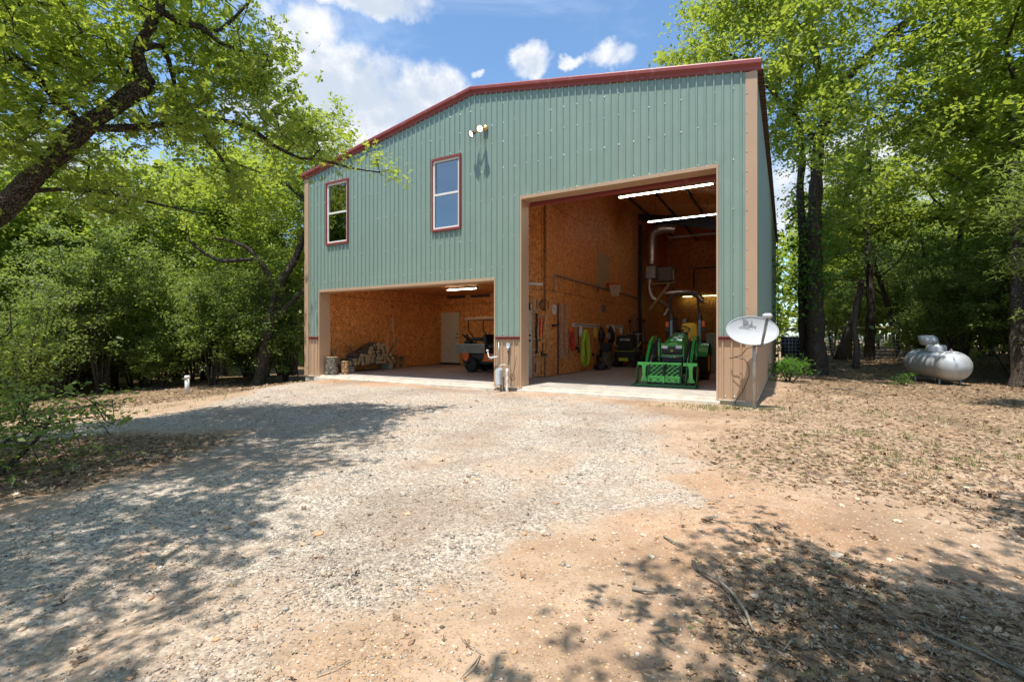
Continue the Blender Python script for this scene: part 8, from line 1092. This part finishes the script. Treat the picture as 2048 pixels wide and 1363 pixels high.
BIG_LIMBS = [([(13.61, 10.38, -0.39), (13.63, 10.39, 0.05), (13.58, 10.37, 0.66), (13.55, 10.35, 2.42), (13.52, 10.33, 4.53), (13.58, 10.37, 6.46), (13.67, 10.42, 7.87), (13.93, 10.45, 8.88), (14.17, 10.35, 9.65), (14.56, 10.35, 10.06), (15.13, 10.44, 10.63), (15.69, 10.65, 11.24), (16.38, 10.8, 11.78), (17.04, 10.95, 12.79), (17.27, 10.85, 14.41)],0.31,0.07),([(13.26, 10.88, 0.65), (13.19, 10.83, 2.47), (13.2, 10.84, 4.65), (13.11, 10.9, 6.5), (13.19, 11.07, 8.0), (12.95, 11.04, 9.52), (13.12, 11.25, 11.43), (12.47, 11.11, 13.81), (12.14, 10.93, 16.06)],0.17,0.05),([(13.93, 10.45, 8.7), (13.7, 10.44, 10.33), (13.4, 10.38, 11.98), (13.1, 10.32, 14.53), (13.41, 10.61, 17.11)],0.15,0.05),([(14.08, 10.53, 9.23), (14.56, 10.35, 8.95), (15.11, 10.32, 8.59), (15.44, 10.27, 8.33), (15.76, 10.23, 8.41), (16.03, 10.15, 8.12), (16.31, 10.07, 7.55)],0.07,0.03),([(15.05, 10.4, 10.54), (15.8, 10.48, 11.11), (16.19, 10.47, 10.83), (16.56, 10.45, 10.67)],0.05,0.025),([(15.69, 10.65, 11.24), (16.38, 10.8, 11.25), (17.33, 11.11, 11.32)],0.04,0.02),([(13.7, 10.44, 7.87), (12.49, 9.17, 9.21), (11.32, 8.17, 10.4), (10.19, 7.29, 10.78)],0.09,0.03),([(13.4, 10.38, 11.98), (11.88, 9.17, 12.48), (10.56, 8.08, 12.62)],0.07,0.03),([(13.58, 10.37, 5.94), (13.07, 9.16, 5.38), (12.64, 8.22, 4.89)],0.05,0.02)]
# ------------------------------------------------------------ trees
def resample(P, step):
    out = [Vector(P[0])]
    for a, b_ in zip(P, P[1:]):
        a = Vector(a); b_ = Vector(b_); n = max(1, int((b_-a).length/step))
        for i in range(1, n+1): out.append(a.lerp(b_, i/n))
    return out
def smoothpath(P, step):
    P = [Vector(p) for p in P]; out = []
    for i in range(len(P)-1):
        p0, p1, p2, p3 = P[max(i-1, 0)], P[i], P[i+1], P[min(i+2, len(P)-1)]; n = max(2, int((p2-p1).length/step))
        for j in range(n): t = j/n; out.append(.5*((2*p1)+(p2-p0)*t+(2*p0-5*p1+4*p2-p3)*t*t+(3*p1-p0-3*p2+p3)*t**3))
    return out+[P[-1]]
OAK_T = (np.array([(0,0,0),(0,.42,.03),(0,.66,.02),(0,1,-.05),(.2,.28,.06),(.42,.50,.10),(.36,.72,.08),(.18,.88,.02),(-.2,.28,.06),(-.42,.50,.10),(-.36,.72,.08),(-.18,.88,.02)], float),
         np.array([(0,4,1),(1,5,6),(1,6,2),(2,7,3),(0,1,8),(1,10,9),(1,2,10),(2,3,11)]))
LEAF_T = (np.array([(0,0,0),(.30,.5,.08),(0,1,-.02),(-.30,.5,.08)], float), np.array([(0,1,2),(0,2,3)]))
FROND_T = (np.array([(0,0,0),(.10,.45,.0),(0,1,.05),(-.10,.45,0)], float), np.array([(0,1,2),(0,2,3)]))
def leaves(name, C, size, mat, parent, tmpl=LEAF_T, up=.55, droop=.15, seed=1, off=None):
    r = np.random.default_rng(seed); n = len(C); T, F = tmpl; k = len(T)
    nn = r.normal(size=(n, 3)); nn[:, 2] = np.abs(nn[:, 2])+up*2; nn /= np.linalg.norm(nn, axis=1)[:, None]
    d = r.normal(size=(n, 3)); d[:, 2] -= droop*2; d -= nn*(d*nn).sum(1)[:, None]; d /= np.linalg.norm(d, axis=1)[:, None]; s = np.cross(d, nn)
    sz = size*np.exp(r.normal(0, .34, n))[:, None, None]
    V = (C[:, None, :] + sz*(T[None, :, 0:1]*s[:, None, :]+T[None, :, 1:2]*d[:, None, :]+T[None, :, 2:3]*nn[:, None, :])).reshape(-1, 3)
    if off is not None: V = V-np.array(off)
    Fa = (F[None]+k*np.arange(n)[:, None, None]).reshape(-1, 3); tint = np.clip(r.normal(.5, .22, n), 0, 1)
    return npmesh(name, V, Fa, mat, parent, {'tint': ('FLOAT', 'POINT', np.repeat(tint, k))})
def grow(limbs, tips, jit=.06, step=.30, tipr=.0045, reach=.35):
    pos = []; par = []; fixr = []
    for P, r0, r1 in limbs:
        pts = smoothpath(P, .22)
        if pos: base = np.array(pos); j = int(np.argmin(((base-np.array(pts[0]))**2).sum(1)))
        else: j = -1
        for i, p in enumerate(pts): pos.append(tuple(p)); par.append(j if i == 0 else len(pos)-2); fixr.append(r0+(r1-r0)*i/(len(pts)-1))
    nl = len(pos); L = np.array(pos); A = np.zeros((nl+len(tips)*14+10, 3)); A[:nl] = L; n = nl
    d0 = np.sqrt(((tips[:, None]-L[None, ::2])**2).sum(2)).min(1); ends = []
    rr = random.Random(5); root = L[0]
    for ti in np.argsort(d0):
        t = tips[ti]; D = A[:n]-t; dd = np.sqrt((D**2).sum(1)); dd = dd+.25*np.maximum(0, np.linalg.norm(A[:n]-root, axis=1)-np.linalg.norm(t-root)); j = int(dd.argmin())
        a = A[j].copy(); L_ = np.linalg.norm(t-a); m = min(13, max(1, int(L_/step))); prev = j
        for i in range(1, m+1):
            q = a+(t-a)*i/m + (np.array([rr.gauss(0, 1), rr.gauss(0, 1), rr.gauss(0, 1)])*jit*L_*.6 if i < m else 0) + np.array([0, 0, .06*L_*math.sin(math.pi*i/m)])
            A[n] = q; par.append(prev); fixr.append(0); prev = n; n += 1
        ends.append(prev)
    acc = np.zeros(n); 
    kids = np.zeros(n, int)
    for i in range(n):
        if par[i] >= 0: kids[par[i]] += 1
    for i in range(n-1, nl-1, -1):
        r_ = max(acc[i]**(1/2.3), tipr); fixr[i] = r_
        acc[par[i]] += r_**2.3
    return A[:n], np.array(par), np.array(fixr), nl, np.array(ends)
def wood_mesh(name, limbs, G, mat, parent, off):
    A, par, rad, nl, ends = G; b = MB()
    for P, r0, r1 in limbs:
        pts = smoothpath(P, .22); m = len(pts); rs = [(r0+(r1-r0)*i/(m-1))*(1+.10*math.sin(i*1.3+r0*50)+.05*math.sin(i*2.9)) for i in range(m)]
        if r0 > .15 and P is limbs[0][0]:
            for i in range(m):
                h = pts[i].z-pts[0].z; rs[i] *= 1+.55*math.exp(-h/.28)
        b.tube(pts, rs, 12 if r0 > .12 else 7, caps=True)
    root = b.build(name, mat, parent, fix=False)
    # thin branches as tapered three or four sided segments
    idx = np.arange(nl, len(A)); pr = par[idx]; p1 = A[idx]; p0 = A[pr]; r1 = rad[idx]; r0 = np.where(pr < nl, r1*1.1, np.minimum(rad[pr], r1*1.6))
    d = p1-p0; L = np.linalg.norm(d, axis=1)[:, None]+1e-6; d = d/L; u = np.cross(d, np.array([.31, .52, .79])); u /= np.linalg.norm(u, axis=1)[:, None]; v = np.cross(d, u); k = 4
    ang = np.arange(k)*2*math.pi/k; ring = u[:, None]*np.cos(ang)[None, :, None]+v[:, None]*np.sin(ang)[None, :, None]
    V = np.concatenate([p0[:, None]-d[:, None]*r0[:, None, None]*.3+ring*r0[:, None, None], p1[:, None]+ring*r1[:, None, None]], 1).reshape(-1, 3)-np.array(off)
    q = np.array([(i, (i+1) % k, k+(i+1) % k, k+i) for i in range(k)]); F = (q[None]+2*k*np.arange(len(idx))[:, None, None]).reshape(-1, 4)
    return root, npmesh('branches', V, F, mat, parent, smooth=True, kind='stuff')
def make_tree(name, limbs, tips, leafn, leafsize, mat, tmpl, label, cat='tree', group=None, barkm=None, spread=.28, seed=1, up=.55, droop=.15, jit=.06, loc=None, back=3):
    loc = loc or tuple(limbs[0][0][0]); t = thing(name, loc, label, cat, group); G = grow(limbs, tips, jit); A, par, rad, nl, ends = G
    wood_mesh('trunk', limbs, G, barkm or BARK, t, loc)
    r = np.random.default_rng(seed); C = []
    for e in ends:
        c = [A[e]]; q = e
        for _ in range(back):
            q = par[q]
            if q < 0 or q < nl: break
            c.append(A[q])
        C.append(c)
    per = max(1, int(leafn/len(C))); out = []
    for c in C:
        m = max(1, int(per*r.uniform(.5, 1.5))); s = r.integers(0, len(c), m)*(r.random(m) < .6); base = np.array(c)[s]; out.append(base+r.normal(0, spread, (m, 3))*np.array([1, 1, .6]))
    C = np.concatenate(out)
    leaves('crown', C, leafsize, mat, t, tmpl, up, droop, seed, off=loc); return t
near = make_tree('oak_tree', NEAR_LIMBS, NEAR_TIPS+rng.uniform(-.05,.05,NEAR_TIPS.shape), 36000, .096, LEAF, OAK_T, 'leaning oak spreading over the gravel drive from the left edge', spread=.155, seed=3)
over = make_tree('oak_tree', OVER_LIMBS, OVER_TIPS+rng.uniform(-.05,.05,OVER_TIPS.shape), 32000, .10, LEAF, OAK_T, 'oak whose shade falls on the dirt in the right foreground', spread=.24, seed=4)
mid = make_tree('oak_tree', MID_LIMBS, MID_TIPS+rng.uniform(-.05,.05,MID_TIPS.shape), 19000, .11, LEAF, LEAF_T, 'slim forked oak standing just left of the building', spread=.20, seed=5)
big = make_tree('oak_tree', BIG_LIMBS, BIG_TIPS+rng.uniform(-.05,.05,BIG_TIPS.shape), 62000, .12, LEAF, LEAF_T, 'largest oak rising behind the right corner of the building', spread=.21, seed=6, up=.25, droop=.05)
# generic trees of the woods: prototypes are the first of each kind, the rest are copies
def crownpts(n, c, r, seed, flat=1.0, gap=.15):
    q = np.random.default_rng(seed); out = []; ph = q.uniform(0, 6, 3)
    while len(out) < n:
        u = q.normal(size=3); u /= np.linalg.norm(u); p_ = u*q.random()**(.45); p_ = p_*np.array(r)+np.array(c)
        if math.sin(p_[0]*2.3+ph[0])*math.sin(p_[1]*2.2+ph[1])*math.sin(p_[2]*1.9+ph[2]) < -gap and q.random() < .85: continue
        out.append(p_)
    return np.array(out)
def forest_tree(seed, h, label, x, y, leafm=LEAF, n=230, nl=15000, ls=.145, barkm=None):
    rr = random.Random(seed); z = gzs(x, y)-.15; ang = rr.uniform(0, 6.28); lean = rr.uniform(.02, .10)*h
    T_ = [(x+lean*t*t*math.cos(ang)+rr.uniform(-.12, .12)*t*2, y+lean*t*t*math.sin(ang)+rr.uniform(-.12, .12)*t*2, z+h*.82*t) for t in (0, .15, .3, .45, .6, .8, 1)]
    limbs = [(T_, .010*h+.04, .03)]
    for i in range(5):
        k = rr.choice((2, 3, 4, 5)); a = rr.uniform(0, 6.28); L = rr.uniform(.12, .22)*h; o = Vector(T_[k]); limbs.append(([tuple(o), tuple(o+Vector((math.cos(a)*L*.5, math.sin(a)*L*.5, L*.35))), tuple(o+Vector((math.cos(a+.3)*L, math.sin(a+.3)*L, L*.9)))], .05, .02))
    tips = crownpts(n, (T_[4][0], T_[4][1], z+h*.66), (h*.21, h*.21, h*.36), seed)
    return make_tree('forest_tree', limbs, tips, nl, ls, leafm, LEAF_T, label, group='trees in the woods', seed=seed, spread=.20, barkm=barkm)
def shrub(seed, h, w, label, x, y, leafm=LEAFY, n=260, nl=13000, ls=.068, name='yaupon_shrub', group='shrubs under the trees', low=.12, frond=False, spread=.11):
    rr = random.Random(seed); z = gzs(x, y)-.08; limbs = []
    for i in range(9):
        a = rr.uniform(0, 6.28); q = rr.uniform(.1, .45)*w; k = [(x+.05*math.cos(a), y+.05*math.sin(a), z)]
        for t in (.25, .5, .75): k.append((x+q*t*1.4*math.cos(a)+rr.uniform(-.08, .08), y+q*t*1.4*math.sin(a)+rr.uniform(-.08, .08), z+h*t))
        limbs.append((k, rr.uniform(.014, .032), .008))
    q = np.random.default_rng(seed); tips = crownpts(n, (x, y, z+h*(.55+low/2)), (w*.5, w*.5, h*(.5-low/2)), seed, gap=.12); tips = tips+q.normal(0, .16, tips.shape)*np.array([w, w, h])*.5
    return make_tree(name, limbs, tips, nl, ls, leafm, FROND_T if frond else LEAF_T, label, 'shrub', group, seed=seed, spread=spread, jit=.1, back=4)
def cedar(seed, h, label, x, y, bare=True, nl=9000):
    rr = random.Random(seed); z = gzs(x, y)-.15
    T_ = [(x+rr.uniform(-.1, .1), y+rr.uniform(-.1, .1), z+h*t) for t in (0, .2, .4, .6, .8, 1)]; limbs = [(T_, .19, .03)]
    for i in range(34):
        t = rr.uniform(.22, .95); a = rr.uniform(0, 6.28); L = h*.28*(1.05-t)+.5; o = Vector(T_[0]).lerp(Vector(T_[-1]), t); k = [tuple(o)]
        for s in (.35, .7, 1): k.append(tuple(o+Vector((math.cos(a+s*.2)*L*s, math.sin(a+s*.2)*L*s, L*(.22*s-.18*s*s)+rr.uniform(-.06, .06)))))
        limbs.append((k, .028, .008))
    q = np.random.default_rng(seed); tips = []
    for P, a_, b_ in limbs[1:]:
        for _ in range(9): u = q.uniform(.35, 1.08); p_ = Vector(P[0]).lerp(Vector(P[-1]), u); tips.append((p_.x+q.normal(0, .28), p_.y+q.normal(0, .28), p_.z+q.normal(0, .16)))
    return make_tree('cedar_tree', limbs, np.array(tips), nl, .16, LEAFD, FROND_T, label, group=None, barkm=BARKD, seed=seed, spread=.18, up=.1, back=4)
FT = 'tall slender tree in the dense woods behind the shrubs'; SH_ = 'dense small leaved shrub at the edge of the woods'
f_, r_ = (-math.sin(YAW), math.cos(YAW)), (math.cos(YAW), math.sin(YAW))
def atz(px, Z): X = (px-1024)/967*Z; return (CAMP.x+f_[0]*Z+r_[0]*X, CAMP.y+f_[1]*Z+r_[1]*X)
protoF = [forest_tree(21+i, h, FT, *atz(px, Z), n=n, nl=nl) for i, (h, px, Z, n, nl) in enumerate(((11.5, 408, 21, 300, 16500), (10, 230, 18.5, 260, 14000), (12.5, 1905, 21, 300, 17500), (9, 60, 17, 240, 13000)))]
protoS = [shrub(41+i, h, w, SH_, *atz(px, Z), nl=nl, n=n) for i, (h, w, px, Z, n, nl) in enumerate(((4.2, 3.0, 300, 16.5, 260, 17000), (3.4, 2.6, 130, 15.4, 230, 14000), (4.8, 3.2, 2040, 14.5, 280, 19000), (2.6, 2.2, 1850, 20.0, 200, 11000)))]
ced = cedar(61, 12.5, 'dark cedar with bare side branches behind the wire fence', *atz(1738, 20.8))
used = [atz(*q) for q in ((408, 21), (230, 18.5), (1905, 21), (60, 17), (300, 16.5), (130, 15.4), (2040, 14.5), (1850, 20.0), (1738, 20.8))]
def place(proto, x, y, s, rz, label=None, sz=None, group=None):
    o = copy_tree(proto); o.location = (x, y, gzs(x, y)-.1); o.rotation_euler = (random.uniform(-.05, .05), random.uniform(-.05, .05), rz); o.scale = (s, s, s*(sz or 1))
    if label: o['label'] = label
    if group: o['group'] = group
    return o
def free(x, y, d):
    if -1.2 < x < 13.6 and -1.5 < y < 19.5: return False
    return all((x-a)**2+(y-b)**2 > d*d for a, b in used)
rp = random.Random(99)
def band(protos, pxr, Zr, n, sr, d, label=None, ok=None):
    k = tries = 0
    while k < n and tries < 4000:
        tries += 1; Z = rp.uniform(*Zr); x, y = atz(rp.uniform(*pxr), Z)
        if not free(x, y, d) or (ok and not ok(x, y)): continue
        used.append((x, y)); place(rp.choice(protos), x, y, rp.uniform(*sr), rp.uniform(0, 6.28), label, rp.uniform(.9, 1.15)); k += 1
# left of the drive
band(protoS, (-260, 590), (15.2, 17.5), 20, (.85, 1.15), 1.25); band(protoS, (-300, 600), (17.5, 23), 24, (.9, 1.3), 1.4)
band(protoF, (-300, 600), (17.5, 24), 17, (.7, .95), 1.7); band(protoF, (-500, 610), (24, 40), 34, (.8, 1.15), 1.9); band(protoS, (-400, 612), (23, 34), 26, (1.1, 1.6), 1.6)
# left, outside the frame: woods reflected in the windows and closing off the drive
band(protoF, (-2600, -350), (9, 20), 22, (.9, 1.2), 2.0); band(protoS, (-2200, -300), (7, 16), 12, (.9, 1.2), 1.6, ok=lambda x, y: x < 2)
# right of the building
okr = lambda x, y: x > 14.5 and not (x < 19.0 and y < 12) and not (14.2 < x < 17.6 and y < 14.5) and not (x < 17.2 and y < 12) and not (12 < x < 17.5 and 12 < y < 20)
band(protoS, (1790, 2350), (11.5, 17), 15, (.95, 1.3), 1.3, ok=okr); band(protoS, (1560, 2400), (21, 30), 26, (1.0, 1.4), 1.5, ok=okr)
band(protoF, (1700, 2500), (15, 24), 13, (.7, .92), 2.0, ok=okr); band(protoF, (1545, 2500), (26, 44), 34, (.85, 1.15), 2.1, ok=okr); band(protoF, (2500, 4200), (8, 22), 10, (.7, .95), 2.2, ok=lambda x, y: x > 19)
# behind the building and behind the photographer
for x, y in ((2, 24), (6, 26), (10, 24), (-6, -22), (2, -26), (9, -27), (17, -24), (24, -18), (28, -8), (-14, -12), (-18, -4)): used.append((x, y)); place(rp.choice(protoF), x, y, rp.uniform(.65, .8), rp.uniform(0, 6))
# front rows get their own labels, counted along the row
ORDINALS = ['first', 'second', 'third', 'fourth', 'fifth', 'sixth', 'seventh', 'eighth', 'ninth', 'tenth', 'eleventh', 'twelfth', 'thirteenth', 'fourteenth', 'fifteenth', 'sixteenth', 'seventeenth', 'eighteenth', 'nineteenth', 'twentieth']
def camxz(o): d = Vector(o.location)-CAMP; z = d.x*f_[0]+d.y*f_[1]; return 1024+967*(d.x*r_[0]+d.y*r_[1])/max(z, .1), z
def name_row(kind, lo, hi, zmax, phrase):
    row = sorted([(camxz(o)[0], o) for o in bpy.data.objects if o.get('category') == kind and o.get('group') and lo < camxz(o)[0] < hi and 3 < camxz(o)[1] < zmax], key=lambda t: t[0])
    for i, (_, o) in enumerate(row[:20]): o['label'] = phrase % ORDINALS[i]
name_row('shrub', 0, 612, 17.6, '%s small leaved shrub from the left in the front row of the left woods')
name_row('shrub', 1560, 2048, 16.8, '%s small leaved shrub from the left in the front row of the right woods')
name_row('tree', 0, 612, 21.5, '%s slender tree from the left behind the shrubs left of the building')
name_row('tree', 1560, 2048, 24, '%s slender tree from the left in the woods right of the building')
# single plants that stand out
leanT = forest_tree(71, 10.5, 'dark leaning trunk tree right of the wire fence panel', *atz(1802, 21.5)); leanT.rotation_euler = (0, -.16, 0); leanT['group'] = 'trees in the woods'
snag = thing('dead_snag', (*atz(1712, 18.5), gzs(*atz(1712, 18.5))), 'pale dead trunk standing left of the gate post', 'tree'); x, y = atz(1712, 18.5); z = gzs(x, y); MB().tube([(x, y, z-.1), (x+.03, y, z+.8), (x-.05, y, z+1.5), (x+.02, y, z+2.4)], [.13, .10, .09, .07], 9).build('trunk', bark('pale_bark', (.12, .09, .07), (.36, .28, .22)), snag)
x, y = atz(1692, 21); z = gzs(x, y); tw = thing('forked_trunk', (x, y, z), 'broad leaning brown trunk beyond the pale dead snag', 'tree'); MB().tube([(x-.25, y, z-.1), (x, y, z+.8), (x+.35, y, z+2), (x+.55, y, z+3.4)], [.26, .2, .16, .12], 9).build('trunk', bark('brown_bark', (.08, .055, .045), (.26, .18, .14)), tw)
lb = shrub(81, 1.05, 1.5, 'bright green low bush beside the big oak trunk', *atz(1578, 13.6), leafm=LEAFV, n=70, nl=1700, ls=.075, name='low_bush', group=None, low=.1); lb.scale = (.75, .75, .68)
place(protoF[2], *atz(2040, 13.5), 1.12, 2.0, 'tall slender tree filling the upper right corner of the view'); place(protoF[0], *atz(2075, 16.5), 1.15, 4.0, 'tall slender tree behind the one in the upper right corner')
fb = shrub(82, 1.0, 2.2, 'low dark leafy bush in the left foreground', 5.6, -8.1, leafm=LEAFY, n=130, nl=5200, ls=.05, name='low_bush', group=None, low=.1, spread=.13)
fb2 = shrub(83, 2.2, 1.7, 'leafy shrub at the left edge of the frame above the low bush', 4.1, -8.2, leafm=LEAF, n=150, nl=5200, ls=.06, name='edge_shrub', group=None, low=.1, spread=.15)
fb3 = shrub(84, 3.2, 2.2, 'dark tall shrub at the far left edge behind the drive', *atz(40, 10.5), leafm=LEAFY, n=220, nl=11000, ls=.05, name='edge_shrub', group=None, low=.15)
cy = shrub(85, 5.2, 1.9, 'bright feathery green conifer sprays at the right edge of the frame', *atz(2110, 9.0), leafm=LEAFY, n=180, nl=8000, ls=.11, name='cypress_shrub', group=None, low=.45, frond=True, spread=.14)
ts = shrub(86, 1.0, 1.0, 'small green sapling in front of the propane tank', 15.55, 7.9, leafm=LEAFV, n=40, nl=700, ls=.06, name='sapling', group=None, low=.1); ts.scale = (.55, .55, .45)
# vines on the big oak and on the building's side wall
def vine(name, P, r, n, ls, lab, spr, seed):
    pts = smoothpath(P, .25); t = thing(name, tuple(P[0]), lab, 'vine'); MB().tube(pts, r, 5).build('stem', BARKD, t); q = np.random.default_rng(seed); b = np.array([tuple(p) for p in pts]); b = b[(b[:, 2] > 2.1)] if name == 'climbing_vine' else b; C = b[q.integers(0, len(b), n)]+q.normal(0, 1, (n, 3))*np.array(spr); leaves('leaves', C, ls, LEAFV, t, LEAF_T, .1, .6, seed, off=P[0])
vx, vy = atz(1622, 16.6); vine('climbing_vine', [(vx, vy, -.2), (vx+.1, vy, 1.2), (vx-.1, vy-.05, 2.6), (vx+.1, vy-.05, 3.6), (vx-.05, vy, 4.9)], .02, 1000, .12, 'leafy green vine climbing the trunk of the big oak', (.55, .4, .55), 5)
vine('wall_vine', [(12.42, 12.5, -.2), (12.36, 12.2, 1.5), (12.40, 12.6, 3.0), (12.36, 11.9, 4.4), (12.42, 12.4, 5.4)], .012, 330, .10, 'dark leafy vine climbing the right side wall of the building', (.12, .7, .5), 8)
# far woods that read as one mass
q = np.random.default_rng(12); n = 52000; a = q.uniform(-1.25, 1.25, n)-YAW*-1*-1; Zr = q.uniform(44, 62, n); hgt = q.random(n)**.8*(9.5+3*np.sin(a*23)+2*np.sin(a*51+1))
xx = CAMP.x+np.sin(a)*Zr; yy = CAMP.y+np.cos(a)*Zr; C = np.stack([xx, yy, gz(xx, yy)+hgt], 1)
tag(leaves('far_woods', C, .62, LEAF, None, LEAF_T, .3, .1, 12), 'far green mass of the woods beyond the nearer trees', 'woods', kind='stuff')
# ------------------------------------------------------------ litter and grass
def scatter(n, pxr, Zr, acc, seed):
    q = np.random.default_rng(seed); Z = np.exp(q.uniform(math.log(Zr[0]), math.log(Zr[1]), n)); X = (q.uniform(pxr[0], pxr[1], n)-1024)/967*Z
    x = CAMP.x+f_[0]*Z+r_[0]*X; y = CAMP.y+f_[1]*Z+r_[1]*X; ok = (acc(x, y) > q.random(n)) & ~((x > -.15) & (x < 12.35) & (y > -.2)); return x[ok], y[ok], Z[ok], q
x, y, Z, q = scatter(74000, (-80, 2130), (1.8, 24), lambda x, y: np.clip(m_litter(x, y)*(.8-.3*(y < -5)*(x > 11))+.006, 0, 1), 31); n = len(x)
T, F = OAK_T; T = T.copy(); T[:, 2] = np.abs(T[:, 0])*.28+(T[:, 1]-.5)**2*.3
nn = q.normal(size=(n, 3))*np.array([.45, .45, 0])+np.array([0, 0, 1]); nn /= np.linalg.norm(nn, axis=1)[:, None]; d = q.normal(size=(n, 3)); d -= nn*(d*nn).sum(1)[:, None]; d /= np.linalg.norm(d, axis=1)[:, None]; s = np.cross(d, nn); sz = (.040*np.exp(q.normal(0, .35, n))*np.clip(.8+Z*.06, .8, 2.0))[:, None, None]
C = np.stack([x, y, gz(x, y)+.006], 1); V = (C[:, None]+sz*(T[None, :, 0:1]*s[:, None]+(T[None, :, 1:2]-.5)*d[:, None]+T[None, :, 2:3]*nn[:, None])).reshape(-1, 3)
pal = np.array([(.30,.18,.10),(.40,.26,.16),(.23,.14,.08),(.50,.37,.24),(.34,.22,.13),(.17,.11,.07)]); c = pal[q.integers(0, 6, n)]*q.uniform(.8, 1.2, (n, 1)); c = np.concatenate([c, np.ones((n, 1))], 1)
tag(npmesh('leaf_litter', V, (F[None]+12*np.arange(n)[:, None, None]).reshape(-1, 3), LITTER, attrs={'col': ('FLOAT_COLOR', 'POINT', np.repeat(c, 12, axis=0))}, kind='stuff'), 'dry brown oak leaves lying over the ground', 'leaf litter')
def gacc(x, y):
    near_wall = np.exp(-((x-12.0)/.75)**2-((y+.45)/.35)**2)+.5*np.exp(-((x-11.2)/.7)**2-((y+.6)/.4)**2); yard = .16*sm((x-11.4)/.8)*sm((y+4.2)/1.2)*sm((5-y)/3)*sm((fbm(x*1.3, y*1.3)+.05)/.15)
    edge = .35*np.exp(-((polydist(POLY_GRAVEL, x, y)+.35)/.35)**2)*(x < 3.5); return np.clip(near_wall+yard+edge, 0, 1)
x, y, Z, q = scatter(42000, (-60, 2110), (2.2, 19), gacc, 33); n = len(x); k = 7
bx = np.repeat(x, k)+q.normal(0, .028, n*k); by = np.repeat(y, k)+q.normal(0, .028, n*k); bz = gz(bx, by); m_ = n*k
h = .055*np.exp(q.normal(0, .4, m_)); a = q.uniform(0, 6.28, m_); ln = q.uniform(.2, .9, m_)*h; w_ = .0035
P0 = np.stack([bx-np.sin(a)*w_, by+np.cos(a)*w_, bz-.005], 1); P1 = np.stack([bx+np.sin(a)*w_, by-np.cos(a)*w_, bz-.005], 1); P2 = np.stack([bx+np.cos(a)*ln, by+np.sin(a)*ln, bz+h], 1)
V = np.stack([P0, P1, P2], 1).reshape(-1, 3); F = np.arange(3*m_).reshape(-1, 3)
GR = leafmat('grass_blades', (.06, .07, .02), (.12, .17, .04), (.26, .26, .09), (.25, .36, .06))
tag(npmesh('grass', V, F, GR, attrs={'tint': ('FLOAT', 'POINT', np.repeat(np.clip(q.normal(.5, .25, m_), 0, 1), 3))}, kind='stuff'), 'sparse short grass in the dirt and along the building', 'grass')
# dry twigs
x, y, Z, q = scatter(2600, (-60, 2110), (1.9, 14), lambda x, y: np.clip(m_litter(x, y)*.8+.03, 0, 1), 35); b = MB()
for i in range(len(x)):
    a = q.uniform(0, 6.28); L = q.uniform(.04, .16)*(1+Z[i]*.08); dx, dy = math.cos(a)*L, math.sin(a)*L; z = gzs(x[i], y[i])+.012; b.tube([(x[i], y[i], z), (x[i]+dx*.5+dy*.1, y[i]+dy*.5-dx*.1, z+q.uniform(0, .02)), (x[i]+dx, y[i]+dy, z)], q.uniform(.0015, .004), 3, caps=False)
tag(b.build('dry_twigs', GREYWOOD, fix=False), 'thin dry twigs scattered on the ground', 'twigs', kind='stuff')
